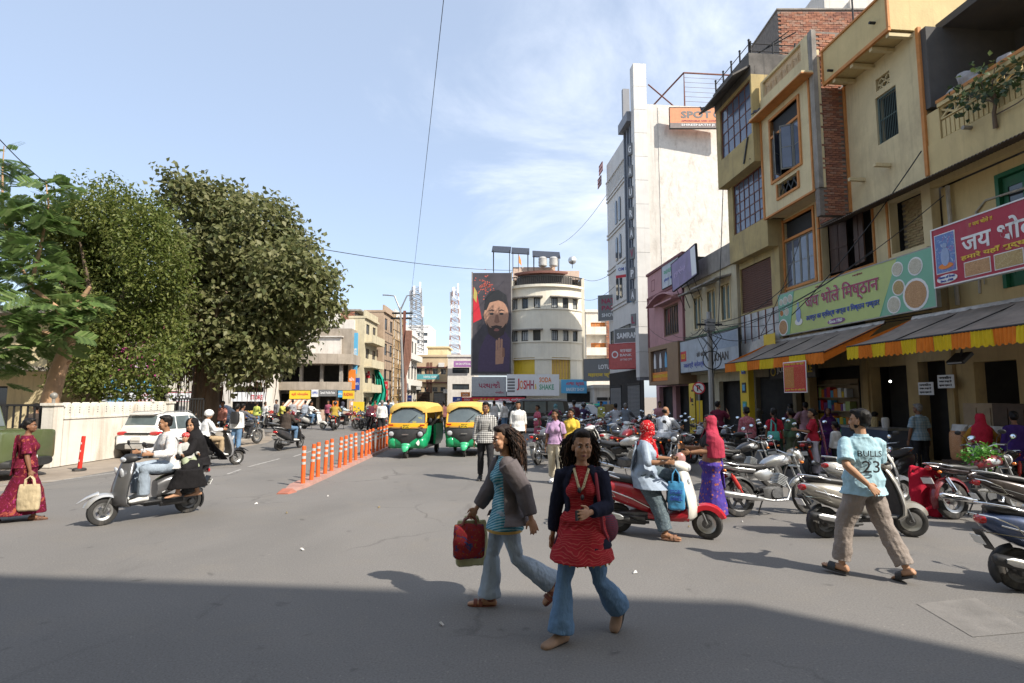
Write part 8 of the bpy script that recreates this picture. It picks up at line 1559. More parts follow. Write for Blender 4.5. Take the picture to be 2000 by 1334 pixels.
for proto, px, py, yaw, lab in ((sg, 530, 838, 100, 'silver scooter parked by the fruit cart across the square'), (mr, 556, 838, -95, 'red motorcycle with a rider across the square'), (sw, 612, 838, -100, 'white scooter ridden to the right across the square'), (sw, 586, 833, 60, 'white scooter parked in front of the corner shops'), (m2, 654, 840, 10, 'brownish motorcycle moving away across the square'), (mr, 674, 838, -85, 'maroon scooter style bike carrying a couple across the square'), (m1, 478, 868, -20, 'black motorcycle stopped beside the student with the backpack'), (sw, 540, 832, -60, 'white scooter at the back of the left parked group')): dup(proto, G(px, py), R(yaw), lab, None)
for k, (px, py) in enumerate(((716, 840), (724, 836), (733, 843), (741, 838), (752, 846), (700, 834), (515, 833), (504, 834))): dup(protos[k % 7][0], G(px, py), R(rp.uniform(-60, 60)), 'two wheeler standing in the far group beyond the bollards', 'two wheelers in the far group')
RK = 'green and yellow auto rickshaws'
rickshaw('green and yellow auto rickshaw beside the bollard row', (-3.2, 18.95, 0), 175, RK); rickshaw('green and yellow auto rickshaw half hidden by the man in checks', (-1.5, 19.4, 0), 179, RK)
car('white compact SUV parked facing away along the compound wall', (-11.6, 19.6, 0), -3, (.72, .72, .71), 'suv', rear_txt='RJ 27 CB 4491').scale = (.86,)*3; car('olive green open style jeep cut off by the left edge', (-13.35, 13.75, 0), -93, (.085, .105, .045), 'jeep', cat='jeep', name='jeep')
car('black van standing across the street behind the pedestrians', (1.15, 31.0, 0), 92, (.025, .026, .03), 'van', cat='van', name='van', rear_txt='RJ 27'); car('silver sedan beside the black van', (3.9, 33.5, 0), 74, (.34, .35, .36), 'sedan'); car('white car partly hidden behind the second rickshaw', (-1.6, 35.0, 0), 60, (.66, .66, .65), 'suv'); car('small white car far down the left lane behind the net', G(755, 822), 8, (.66, .66, .65), 'sedan'); car('dark blue car parked behind the big tree trunk', (-15.8, 30.5, 0), -12, (.03, .07, .14), 'sedan')
r = thing('fruit_cart', 'hand cart heaped with fruit and hung with blue cloth across the square', 'cart', G(498, 835), R(10)); b = MB(); b.box((-1, -.5, .75), (1, .5, .82)); b.build('cart_bed', mat('cart wood', (.2, .12, .07), .8), r)
for x in (-.7, .7):
 for y in (-.5, .5): wheel(r, y, .32, .06, PLA, 'wire', x, pi/2, 2)
b = MB(); rows_cloth(b, [[(-1+.25*i, -.54-.04*sin(i*2), .82-.3*j) for i in range(5)] for j in range(3)]); b.build('blue_cloth', cloth('cart blue', (.03, .09, .35)), r)
fm = [mat('fruit %d' % i, c, .5) for i, c in enumerate(((.55, .16, .03), (.5, .35, .05), (.12, .25, .05), (.45, .05, .04)))]
for k in range(4):
 b = MB()
 for j in range(22): b.ell((-.75+.5*k+rp.uniform(-.2, .2), rp.uniform(-.35, .35), .87+rp.uniform(0, .14)), .06, None, 6, 5)
 b.build('fruit_heap', fm[k], r, kind='stuff')
r = thing('goods_cart', 'small goods cart with green tarpaulin and stacked cane baskets in the parking row', 'cart', G(1160, 838)+V((.3, 0, 0)), R(8)); b = MB(); b.box((-1.1, -.5, .7), (1.1, .5, .78)); b.build('cart_bed', MATS['cart wood'], r); b = MB(); rows_cloth(b, [[(-1.1+.3*i, .5-.5*j, 1.5-.1*abs(j-1)+.04*sin(i*2)) for i in range(5)] for j in range(3)]); b.build('tarpaulin', MATS['cloth green net cloth'], r)
for x in (-1.05, .15): b = MB(); b.cyl((x, .4, .75), (x, .4, 1.5), .03, n=6); b.cyl((x, -.4, .75), (x, -.4, 1.4), .03, n=6); b.build('post', BARS, r)
for k in range(4): b = MB(); b.lathe([(0, 0), (.34, 0), (.38, .16), (.36, .16), (.33, .03), (0, .03)], (.65, 0, .78+.17*k), 'Z', 14); b.build('basket', mat('cane', (.38, .28, .15), .8), r)
for x in (-.8, .8):
 for y in (-.5, .5): wheel(r, y, .3, .06, PLA, 'wire', x, pi/2, 2)
hm = thing('bike_helmet', 'glossy black helmet hung on the handlebar of the chrome tank motorcycle', 'helmet', (2.42, 13.42, 1.12)); b = MB(); b.ell((0, 0, 0), (.13, .15, .135), None, 14, 9); b.build('shell', mat('gloss black', (.02, .02, .022), .1, coat=.6), hm, smooth=180); b = MB(); b.ell((0, -.06, -.01), (.11, .10, .06), None, 12, 7); b.build('visor', PANEB, hm, smooth=180)
gp = thing('green_bunch', 'bunch of fresh green herbs lying on a parked motorcycle seat', 'vegetables', (7.55, 9.35, .90)); v, f, mi = leaves([(np.array((0., 0, .03)), .14), (np.array((.15, .1, .02)), .12)], 500, .06, .045, rng, .1); link('leaf_bunch', rows_mesh('bunch', v, f, [leafmat('herb', (.08, .24, .03), (.12, .30, .05))], mi*0), gp, kind='stuff')
rc = thing('red_cloth_bundle', 'crimson cloth draped over a parked bike below the number shirt man', 'cloth', (6.62, 9.3, 0)); b = MB(); rows_cloth(b, [[(-.25+.12*i, .05*sin(i*2.3+j), .78-.19*j+.03*cos(i)) for i in range(5)] for j in range(5)], .05); remesh(b.build('draped_cloth', cloth('crimson cloth', (.40, .012, .035)), rc, smooth=180), .02, 2, .04)
# ------------------------------------------------------------------ people
def C(n, c): return cloth(n, c)
def tote(name, label, p, rz, w, h, d, m, hm, hand, cat='bag'):
 """soft bag whose two handles rise to the hand that carries it"""
 r = thing(name, label, cat, (p[0], p[1], p[2]), rz); b = MB()
 b.loft([ringe(V((0, .0, z*h)), w*k, d*j, MX.Identity(3), 16, 3.2) for z, k, j in ((0, .42, .35), (.06, .5, .5), (.45, .52, .55), (.85, .49, .38), (1., .47, .22))])
 o = remesh(b.build('bag_body', m, r, smooth=180), .012, 2, .02, .09); hl = V(hand)-V(p); hl = MX.Rotation(-rz, 3, 'Z')@hl
 for s in (-1, 1): b = MB(); b.tube([(-w*.22, s*d*.18, h*.96), (-w*.18+hl.x*.4, s*d*.14, h+(hl.z-h)*.6), (hl.x, hl.y+s*.012, hl.z), (w*.18+hl.x*.4, s*d*.14, h+(hl.z-h)*.6), (w*.22, s*d*.18, h*.96)], .011, 6); b.build('handle', hm, r, smooth=60)
 return r
JEANL = pat('light washed denim', None, (0, 0, 0), (0, 0, 0)) if False else mat('light denim', (.30, .36, .43), .9, 0, .25, 3.2, .9, 15, stretch=(1, 1, .4), bdist=.03); JEAN = mat('blue denim', (.105, .19, .31), .9, 0, .32, 3., .9, 15, stretch=(1, 1, .4), bdist=.03)
# --- woman in red tunic, nearest
w1 = Fig('young woman in red printed tunic, navy cardigan and flared jeans looking aside', G(1140, 1250), 142, 1.63, True, 'e', 0, la=(16, 12, 88, -32), ra=(-10, 14, -4, 8), ll=(-12, 2, -46, 1), rl=(17, 2, 4, 2), fl=-42, head=(14, 4), twist=28, hands=(.35, .8), fyr=12, hs=1.06)
w1.trousers(JEAN, .005, .055, -.003, .985, 'jeans', .028); w1.top(pat('red printed tunic', 'swirl', (.36, .020, .028), (.50, .11, .09), scale=15), .0, -.27, .045, .012, 'tunic', False, disp=.024)
w1.jacket(C('navy knit', (.012, .013, .028)), -.17, 44, .022, .96, 'cardigan', .05); w1.shoes(TANB); w1.hair('short', HAIRB); w1.curls(1000, HAIRB, mat('rusty hair tip', (.085, .038, .018), .55), .35, 5, .06)
q = MB(); I3 = MX.Identity(3); q.loft([ringe(w1.sp(z), rx, ry, I3, 18) for z, rx, ry in ((-.275, .226, .178), (-.25, .226, .178), (-.25, .222, .174), (-.275, .222, .174))]); 
for k in range(22): a = k*2*pi/22; q.ell(w1.sp(-.295, .178*sin(a), .226*cos(a)), .009, None, 6, 5)
q.build('gold_hem', mat('gold trim', (.45, .28, .07), .5, .3), w1.root); q = MB()
q.tube([w1.sp(.49, -.05, -.05), w1.sp(.46, .065, -.06), w1.sp(.33, .135, -.02), w1.sp(.30, .14, 0), w1.sp(.33, .135, .02), w1.sp(.46, .065, .06), w1.sp(.49, -.05, .05)], .011, 7); q.build('necklace', pat('beads', 'spots', (.55, .45, .28), (.12, .06, .04), scale=60), w1.root, smooth=60)
q = MB()
for s in (-1, 1): q.ell(w1.sp(.275+.028*s, .155, .0+.012*s), (.012, .024, .024), None, 10, 7)
q.build('sunglasses', F_K, w1.root, smooth=60)
q = MB(); W_, d_, t_, n_ = w1.hd[-1]; q.obox(W_+d_*.085+t_*.0+n_*.022, (.014, .15, .075), MX((n_, d_, t_)).transposed()); tag(q.build('mobile_phone', F_K), 'black mobile phone held by the woman in the red tunic', 'phone'); ph_ = COL.objects['mobile_phone']; ph_.matrix_basis = w1.root.matrix_basis.copy()
q = MB(); q.tube([w1.sp(.47, -.02, -.105), w1.sp(.42, .075, -.12), w1.sp(.25, .125, -.14), w1.sp(.0, .13, -.17), w1.sp(-.12, .05, -.21), w1.sp(-.10, -.1, -.2)], .014, 6); bk = thing('shoulder_bag', 'maroon shoulder bag on the arm of the woman in the red tunic', 'bag', w1.root.location, w1.root.rotation_euler.z); bk.scale = w1.root.scale; q.build('strap', mat('maroon strap', (.25, .02, .035), .7), bk, smooth=60); q = MB(); q.ell(w1.sp(-.05, -.16, -.20), (.09, .12, .13), None, 12, 8); q.build('bag_body', pat('maroon weave', 'stripe', (.20, .03, .05), (.08, .05, .07), scale=20), bk, smooth=180)
# --- woman in teal tunic with patterned bag
w2 = Fig('woman walking left in teal striped tunic, grey jacket and pale flared jeans', G(985, 1190), 100, 1.63, True, 'e', 0, la=(-30, 12, -14, 12), ra=(22, 10, 34, 6), ll=(-14, 2, -56, 0), rl=(13, 3, 4, 2), fl=-46, fr=2, head=(18, 6), hands=(.5, 1.3), hs=1.05)
w2.trousers(JEANL, .006, .055, .0, .985, 'jeans', .03); w2.top(pat('teal striped tunic', 'stripe', (.03, .20, .28), (.30, .48, .55), scale=13, rot=(0, R(-25), 0)), .0, -.19, .012, .006, 'tunic', False, disp=.02, le=.012); w2.jacket(mat('grey brown jacket', (.105, .088, .09), .85, 0, .15, 5, .3, 15), -.12, 66, .045, .95, 'jacket', .085, 100); w2.shoes(LEATHR, 'sandal'); w2.hair('short', HAIRB); w2.curls(1000, HAIRB, mat('rusty hair tip', (.085, .038, .018), .55), .38, 9, .055)
q = MB(); q.loft([ringe(w2.sp(z), rx, ry, I3, 18) for z, rx, ry in ((-.20, .225, .17), (-.175, .225, .17), (-.175, .22, .165), (-.20, .22, .165))]); q.build('gold_hem', MATS['gold trim'], w2.root)
W_, d_, t_, n_ = w2.hd[1]; hp = w2.pos(W_+d_*.09)
tote('embroidered_bag', 'red and blue embroidered bag carried by the woman in teal', hp+V((-.02, -.03, -.38)), R(8), .29, .31, .12, pat('embroidery', 'floral', (.26, .025, .03), (.02, .05, .15), (.26, .11, .03), scale=9), LEATHR, hp)
q = tote('cloth_bag', 'pale green cloth bag hanging behind the embroidered bag', hp+V((-.0, .05, -.47)), R(14), .30, .42, .09, C('pale green cloth', (.46, .45, .26)), C('pale green cloth', (.46, .45, .26)), hp)
# --- man in number shirt
bm = Fig('bearded man in light blue number shirt and grey cargo trousers walking away', G(1697, 1128), 26, 1.74, False, 'd', 0, twist=-32, la=(-34, 12, -18, -42), ra=(32, 10, 55, -6), ll=(20, 5, 4, 5), rl=(-16, 5, -24, 5), fl=4, fr=-24, head=(52, -4), hands=(.5, .6), lth=(.2, .3, 1))
bm.trousers(mat('taupe cargo cloth', (.245, .205, .18), .9, 0, .16, 4, .8, 12, bdist=.03), .024, .012, .008, .93, 'trousers', .04); sh = bm.top(mat('pale blue jersey', (.33, .50, .57), .9, 0, .07, 5, .6, 9, stretch=(1, 1, .5), bdist=.03), .42, -.10, .018, .030, 'jersey', disp=.03); bm.shoes(SHOE_B, 'sandal', 'slide'); bm.hair('short'); bm.beard()
def backtext(f, s, x, z, w, h, m, off): # letters lie on the back of the shirt, following its curve
 b = MB(); tmp = MB(); letter(tmp, s, (0, 0, 0), (1, 0, 0), (0, 0, 1), w, h, 0, .006, .002, True); out = []
 for vx, vy, vz in tmp.v:
  X_, Z_ = vx+x, vz+z; k = min(1, abs(X_)/.20); ry = (.105+.030+.012 if Z_ < .36 else .100+.030+.010-(Z_-.36)*.35); out.append(f.sp(Z_, -(ry*(1-k**2.3)**(1/2.3))+.008+vy-off, X_))
 b.add(out, tmp.f); b.build('lettering', m, f.root, smooth=0)
backtext(bm, 'BULLS', .0, .29, .235, .062, F_K, .044); backtext(bm, '23', .0, .13, .17, .12, F_K, .046)
# --- saree walker, left
sw_ = Fig('woman in maroon floral saree walking away at the left edge', G(42, 1016), -58, 1.56, True, 'b', 1, la=(-6, 10, 0, 8), ra=(8, 12, 14, 10), ll=(-18, 2, -40, 0), rl=(18, 2, 5, 2), fl=-40, head=(-14, 0), big=1.12)
MFL = pat('maroon floral', 'floral', (.125, .008, .024), (.36, .09, .05), (.30, .03, .12), scale=3.2); sw_.skirt(MFL, .08, .97, .03, .15, 'saree_skirt'); sw_.top(MFL, .45, -.05, .03, .03, 'saree_drape', False); sw_.hair('bun'); sw_.shoes(mat('brown sandal', (.12, .06, .04)), 'sandal')
q = MB(); Z_ = sw_.sp; rows_cloth(q, [[Z_(.50-.11*j, -.125-.012*(j > 2)-.004*j+.012*sin(i*2+j), -.16+.064*i) for i in range(6)] for j in range(7)], .02); remesh(q.build('saree_end', MFL, sw_.root, smooth=180), .014, 3, .03)
W_, d_, t_, n_ = sw_.hd[1]; hp = sw_.pos(W_+d_*.09); tote('cloth_bag', 'beige cloth shopping bag carried by the saree walker', hp+V((.02, -.03, -.52)), R(10), .30, .40, .10, C('beige canvas', (.47, .38, .24)), C('beige canvas', (.47, .38, .24)), hp)
# --- riders
def rider(label, bike, h, fem=False, skin='b', lod=1, back=0., moto=False, **k):
 pel = (0, -.28-back, .83) if not moto else (0, -.30-back, .875); hx, hy, hz = (.28, .09, 1.015) if not moto else (.30, .21, 1.06)
 a = dict(la=dict(t=(-hx, hy, hz)), ra=dict(t=(hx, hy, hz)), ll=dict(t=(-.14, .12, .385) if not moto else (-.21, -.03, .37)), rl=dict(t=(.14, .12, .385) if not moto else (.21, -.03, .37)), lean=9 if not moto else 12, hands=(1.1, 1.1)); a.update(k)
 return Fig(label, bike['loc'], bike['yaw'], h, fem, skin, lod, pel=pel, **a)
f = rider('man in white patterned shirt and pale jeans riding the grey scooter', S_main, 1.72, False, 'a', 1, head=(-6, 0)); f.trousers(JEANL, .018, .02, 0, .96, 'jeans'); f.top(pat('white patterned shirt', 'floral', (.64, .63, .62), (.52, .45, .42), (.30, .33, .42), scale=4), .95, -.08, .01, .022); f.shoes(SHOE_W); f.hair()
BURQ = C('black burqa', (.012, .011, .012))
f = rider('woman in black veil and gown seated behind the scooter rider', S_main, 1.60, True, 'd', 1, back=.40, la=dict(t=(-.16, -.28, .92)), ra=dict(t=(.12, -.30, .90)), ll=dict(t=(-.30, -.30, .40), pole=(-1, .8, .2)), rl=dict(t=(-.26, -.62, .38), pole=(-1, .6, .3)), head=(40, 6), big=1.15); f.trousers(BURQ, .03, .05, 0, .8, 'gown_legs'); f.skirt(BURQ, .10, .90, .04, .16, 'gown_skirt'); f.top(BURQ, .95, -.06, .03, .045, 'gown'); f.veil(BURQ, .36, 44, 'veil', full=True, thick=.022)
q = MB(); rows_cloth(q, [[f.sp(.42-.10*j, -.20-.045*j+.03*sin(i+j), -.2+.08*i) for i in range(6)] for j in range(6)], .02); remesh(q.build('veil_end', BURQ, f.root, smooth=180), .016, 2, .04)
ch = Fig('small child in pale green trousers held on the lap on the scooter', S_main['loc'], 142+90, .80, False, 'd', 1, pel=(-.48, .16, .93), la=(30, 20, 70, 0), ra=(30, 20, 70, 0), ll=(52, 12, 6, 6), rl=(52, 8, 8, 4), hs=1.4, head=(-40, 0), lean=-22, big=1.25, cat='child'); ch.root.location = V(S_main['loc']); ch.trousers(C('pale green', (.33, .37, .25)), .02, .02, 0, .8, 'trousers'); ch.top(C('grey wrap', (.40, .40, .38)), .95, -.05, .02, .04); q = MB(); q.ell(ch.hp(0, -.01, .045), (.135, .15, .12), ch.HQ, 12, 8); q.build('bonnet', pat('red cap', 'floral', (.5, .05, .05), (.5, .48, .45), scale=8), ch.root, smooth=180); ch.shoes(C('pale green', (.33, .37, .25)))
f = rider('man in white shirt and white helmet riding the black scooter', S_helm, 1.56, False, 'a', 1); f.trousers(C('khaki', (.36, .27, .17)), .02); f.top(C('white shirt', (.66, .66, .66)), .95, -.08, .012, .035); f.shoes(SHOE_W); f.helmet(mat('white helmet', (.68, .67, .65), .35, coat=.4))
f = rider('man in dark brown jacket riding away in the left lane', S_jack, 1.6, False, 'b', 1); f.trousers(JEAN, .016); f.top(C('dark brown jacket', (.055, .042, .035)), .95, -.08, .012, .045); f.shoes(SHOE_W); f.hair()
f = Fig('woman in red dotted headscarf and grey printed suit sitting on the red scooter', S_red['loc'], S_red['yaw'], 1.6, True, 'a', 0, pel=(.02, -.20, .84), la=dict(t=(-.27, .13, 1.02)), ra=dict(t=(.27, .11, 1.02)), ll=dict(t=(-.14, .16, .40)), rl=dict(t=(.27, .10, .085), pole=(.35, 1, .1)), lean=4, head=(8, 2), big=1.14, hands=(1.1, 1.1), fyr=4)
GRP = pat('grey blue print', 'floral', (.10, .12, .15), (.25, .27, .30), (.06, .08, .11), scale=9); f.trousers(pat('grey teal print', 'floral', (.09, .12, .14), (.15, .19, .20), None, scale=12), .05, .0, .01, .93, 'salwar', .03); f.top(GRP, .60, -.20, .05, .035, 'kurta', False); f.hood(pat('red dotted scarf', 'spots', (.48, .015, .02), (.62, .50, .45), scale=34)); f.shoes(mat('tan sandal', (.3, .16, .1)), 'sandal')
q = MB(); rows_cloth(q, [[f.sp(.46-.11*j, -.13-.008*j+.014*sin(i*1.7+j), -.19+.076*i) for i in range(6)] for j in range(5)], .02); remesh(q.build('shawl', GRP, f.root, smooth=180), .014, 3, .03)
tote('carrier_bag', 'bright blue plastic carrier bag hanging on the red scooter', S_red['loc'] if False else V(S_red['loc'])+V((.14, -.30, .40)), R(-16), .22, .38, .08, mat('blue plastic', (.06, .26, .47), .35, 0, .1, 4, .3, 12), MATS['blue plastic'] if 'blue plastic' in MATS else F_LB, V(S_red['loc'])+V((.15, -.26, .93)))
q = COL.objects['carrier_bag']; bb = MB(); letter(bb, 'OREL', (-.08, -.05, .13), (1, 0, 0), (0, 0, 1), .16, .06, 0, .03, .004); letter(bb, 'STORE', (-.08, -.05, .22), (1, 0, 0), (0, 0, 1), .16, .05, 0, .03, .004); bb.build('lettering', F_B, q, smooth=0)
# --- woman in purple saree facing left
f = Fig('stout woman in crimson veil and purple spotted saree gesturing beside the red scooter', G(1390, 1012)+V((.02, .0, 0)), 84, 1.6, True, 'a', 0, la=(26, 8, 84, -8), ra=(30, 10, 96, -4), big=1.34, head=(-4, 0), hands=(.25, .3))
PUR_ = pat('purple saree', 'spots', (.075, .045, .27), (.42, .13, .05), (.10, .16, .34), scale=13); f.skirt(PUR_, .0, .98, .03, .20, 'saree_skirt', .035); f.top(C('black blouse', (.025, .024, .024)), .36, .20, .0, .012, 'blouse', False); f.veil(mat('crimson veil', (.36, .022, .055), .85, 0, .2, 5, .8, 12, stretch=(1, 1, .3), bdist=.03), .36, 50, 'veil', thick=.02); f.hair('bun'); f.shoes(mat('blue slipper', (.05, .1, .3)), 'sandal'); q = MB(); q.lathe([(.040, -.01), (.044, 0), (.040, .01), (.036, 0)], (0, 0, 0), 'Z', 14)
rows = [[f.sp(.42-.10*j, (-.145-.008*j)+.012*sin(i*2), .02+.05*i) for i in range(5)] for j in range(10)]; q = MB(); rows_cloth(q, rows, .018); remesh(q.build('saree_end', PUR_, f.root, smooth=180), .014, 2, .03)
W_, d_, t_, n_ = f.hd[-1]; q = MB(); q.ell(f.pos(W_+d_*.14+V((0, .03, -.09))), (.09, .05, .10), None, 12, 8); tag(q.build('snack_packet', mat('pinkish packet', (.42, .22, .20), .3, 0, .3, 9)), 'clear packet of pinkish snacks in the hand of the purple saree woman', 'packet')
# --- pedestrians in the road
f = Fig('man in black and white checked shirt with backpack walking toward the viewpoint', G(948, 940), 176, 1.74, False, 'b', 1, la=(-4, 8, 2, 6), ra=(4, 9, 8, 6), ll=(8, 3, 4, 3), rl=(-8, 3, -14, 3), fr=-16, head=(-8, 4)); f.trousers(C('black trousers', (.025, .025, .028)), .012); f.top(pat('black white check', 'check', (.55, .54, .52), (.03, .03, .03), scale=7), .95, -.13, .012, .022); f.shoes(SHOE_B); f.hair()
q = MB()
for s in (-1, 1): q.tube([f.sp(.47, -.06, s*.09), f.sp(.44, .085, s*.10), f.sp(.20, .135, s*.12), f.sp(.12, 0, s*.175), f.sp(.14, -.12, s*.12)], .02, 6)
bk = thing('backpack', 'grey backpack on the man in the checked shirt', 'backpack', f.root.location, f.root.rotation_euler.z); q.build('strap', F_GR, bk, smooth=60); q = MB(); q.loft([ringe(f.sp(z, -.2), .13, .08, I3, 12, 3) for z in (.08, .14, .38, .46)]); q.build('pack_body', F_GR, bk, smooth=60)
f = Fig('man in loose white shirt walking toward the viewpoint beside the parked bikes', G(1012, 893), 172, 1.72, False, 'a', 1, ra=(6, 8, 10, 5), la=(-6, 8, 4, 5), ll=(-6, 3, -16, 3), rl=(10, 3, 4, 3), fl=-18, head=(8, 6)); f.trousers(C('dark grey trousers', (.06, .058, .055)), .016); f.top(C('white cotton', (.64, .63, .61)), .72, -.16, .02, .035); f.shoes(SHOE_B); f.hair()
f = Fig('young woman in lilac printed shirt and cream trousers with shoulder bag', G(1086, 945), 166, 1.6, True, 'b', 1, la=(-6, 8, 0, 6), ra=(6, 9, 4, 8), ll=(8, 3, 4, 3), rl=(-10, 3, -26, 2), fr=-24, head=(-30, 4)); f.trousers(C('cream cotton', (.58, .52, .40)), .022, .015); f.top(C('lilac shirt', (.42, .27, .43)), .42, -.04, .02, .025); f.shoes(F_W); f.hair('long'); f.strap(F_K, [f.sp(.47, -.03, -.12), f.sp(.42, .10, -.12), f.sp(.1, .13, -.17), f.sp(-.05, .05, -.2)], .025); q = MB(); q.tube([f.sp(.32, .135, .02), f.sp(.26, .142, -.02), f.sp(.20, .142, .05), f.sp(.27, .140, .06), f.sp(.32, .135, .02)], .004, 5); q.build('shirt_print', F_GR, f.root)
f = Fig('woman in yellow shirt walking just behind the lilac shirt', G(1110, 930)+V((.12, .3, 0)), 160, 1.58, True, 'b', 1, ll=(8, 3, 4, 3), rl=(-10, 3, -20, 2), fr=-20, head=(-24, 2)); f.trousers(C('beige cotton', (.40, .34, .26)), .016); f.top(C('yellow shirt', (.62, .43, .06)), .6, -.08, .02, .022); f.shoes(SHOE_B); f.hair('bun')
f = Fig('woman in pink sequinned saree walking behind the white shirt man', G(1050, 868), 120, 1.56, True, 'b', 2); f.skirt(pat('pink saree', 'floral', (.42, .08, .14), (.5, .2, .22), None, scale=6), .05, .97, .03, .17); f.top(MATS['pink saree'], .4, -.05, .02, .03); f.hair('bun'); f.shoes(SHOE_B, 'sandal')
def bikeat(px, py, yaw): p = G(px, py); return dict(loc=p, yaw=yaw)
def quick(label, px, py, yaw, h, fem, skin, top, bottom, hair='short', sit=None, lod=2, sleeve=.95, skirt=False, veil=None, hood=None, **k):
 if sit: f = rider(label, dict(loc=sit if not isinstance(sit, str) else G(px, py), yaw=yaw), h, fem, skin, lod, moto=True, **k)
 else: f = Fig(label, G(px, py), yaw, h, fem, skin, lod, **k)
 if skirt: f.skirt(bottom, .05, .97, .03, .16)
 else: f.trousers(bottom, .018)
 f.top(top, sleeve, -.10 if not skirt else -.05, .015, .026)
 if veil: f.veil(veil, .32, 50)
 elif hood: f.hood(hood)
 elif hair == 'helmet': f.helmet(mat('black helmet', (.02, .02, .022), .2, coat=.5))
 elif hair == 'grey': f.hair('short', GREY_HAIR)
 elif hair: f.hair(hair)
 f.shoes(SHOE_B); return f
DKT = C('black trousers', (.025, .025, .028)); BLJ = JEAN
quick('woman in teal headscarf and magenta sleeves riding away between the cars', 1085, 858, 0, 1.58, True, 'b', C('magenta sleeve', (.38, .03, .18)), DKT, sit='y', hood=pat('teal scarf', 'floral', (.10, .22, .25), (.22, .33, .34), None, scale=8))
quick('man in dark maroon shirt standing behind the yellow shirt woman', 1122, 862, 20, 1.74, False, 'b', C('dark maroon', (.09, .025, .04)), DKT)
quick('rider in purple vest and black helmet in the parking row', 1146, 858, -50, 1.7, False, 'b', C('deep purple vest', (.045, .03, .075)), DKT, 'helmet', sit='y'); quick('man in pale grey shirt sitting on a bike with his back turned', 1200, 866, 12, 1.7, False, 'b', C('pale grey shirt', (.38, .39, .43)), BLJ, sit='y'); quick('grey haired man in blue grey shirt on a bike beside him', 1224, 862, -20, 1.7, False, 'b', C('slate shirt', (.15, .17, .20)), DKT, 'grey', sit='y')
f = quick('balding man in white shirt sitting on a motorcycle behind the scooter woman', 1302, 905, -38, 1.72, False, 'a', C('bluish white shirt', (.58, .61, .66)), C('brown trousers', (.10, .07, .05)), None, sit=(4.25, 15.6, 0), lod=1, sleeve=.5, head=(-35, 0)); q = MB(); q.ell(f.hp(0, -.035, .0), (.083, .078, .06), f.HQ, 12, 8); q.build('hair', HAIR, f.root, smooth=180)
dup(m2, (4.25, 15.6, 0), R(-38), 'motorcycle under the balding man in the white shirt')
quick('man in pink checked shirt reading a paper by the brown shop', 1290, 862, 170, 1.7, False, 'b', pat('pink check', 'check', (.50, .28, .30), (.35, .12, .15), scale=9), DKT, sleeve=.6, la=(20, 8, 80, -25), ra=(20, 8, 80, -25))
quick('man in maroon polo shirt holding a phone to his ear by the standee', 1405, 888, -30, 1.74, False, 'a', C('maroon polo', (.11, .016, .035)), DKT, lod=1, sleeve=.4, ra=(30, 30, 150, -14), head=(-30, 0))
quick('woman wrapped in pink and white patterned shawl seen from behind', 1462, 915, 8, 1.62, True, 'b', pat('pink patterned shawl', 'floral', (.36, .10, .13), (.52, .36, .36), None, scale=16), DKT, 'bun', lod=1, big=1.2)
quick('man in cream checked shirt reaching up at the mobile shop', 1474, 869, -20, 1.72, False, 'b', pat('cream check', 'check', (.48, .44, .36), (.22, .20, .17), scale=6), DKT, lod=2, ra=(60, 30, 95, 10), sleeve=.95)
f = quick('woman in red blouse with long braid carrying a turquoise bag', 1516, 922, 0, 1.6, True, 'b', C('red blouse', (.32, .015, .03)), C('dark green saree', (.035, .07, .045)), 'braid', lod=1, sleeve=.42, skirt=True)
p = f.pos(f.sp(.05, -.17, -.12)); tote('shoulder_bag', 'turquoise shoulder bag on the woman in the red blouse', p+V((0, -.02, -.16)), R(4), .30, .26, .12, mat('turquoise leather', (.06, .36, .32), .5), MATS['turquoise leather'] if 'turquoise leather' in MATS else F_G, f.pos(f.sp(.46, -.06, -.10)))
quick('person in dark green shawl beside the turquoise bag', 1548, 915, 30, 1.58, True, 'b', C('green shawl', (.07, .12, .07)), C('olive skirt', (.10, .12, .07)), 'bun', skirt=True); quick('person in deep maroon top at the shaded shop counter', 1548, 888, 10, 1.66, True, 'b', C('deep maroon', (.07, .015, .035)), DKT, 'short'); quick('man in pink shirt with hand on hip at the shop counter', 1578, 892, -10, 1.72, False, 'b', C('pink shirt', (.42, .24, .28)), DKT, lod=1, la=(-20, 40, 20, -50), sleeve=.7)
f = quick('woman in white saree with pink border turning to her right', 1592, 930, 70, 1.6, True, 'a', C('red blouse', (.32, .015, .03)), C('lavender white saree', (.48, .45, .52)), 'bun', lod=1, sleeve=.42, skirt=True, la=(30, 10, 100, 5), ra=(10, 8, 30, 5), head=(10, 0))
q = MB(); rows_cloth(q, [[f.sp(.50-.13*j, -.16-.02*j+.02*sin(i*2+j), .0+.04*i) for i in range(5)] for j in range(8)], .02); remesh(q.build('pink_border_drape', pat('pink border', 'stripe', (.40, .05, .10), (.52, .42, .46), scale=12, rot=(0, R(90), 0)), f.root, smooth=180), .016, 2, .03)
quick('woman covered in a dark violet veil at the sweet counter', 1622, 905, 150, 1.58, True, 'b', C('violet cloth', (.06, .015, .08)), C('violet cloth', (.06, .015, .08)), None, skirt=True, veil=C('violet cloth', (.06, .015, .08)))
quick('child in white top with a dark backpack near the sweet counter', 1636, 925, 30, 1.25, False, 'b', C('white cotton', (.64, .63, .61)), DKT, hs=1.15, cat='child')
quick('man in grey shirt bending over inside the shaded shop', 1690, 906, -70, 1.7, False, 'b', C('dark grey shirt', (.07, .065, .06)), DKT, lean=55, la=(40, 8, 50, 0), ra=(40, 8, 50, 0))
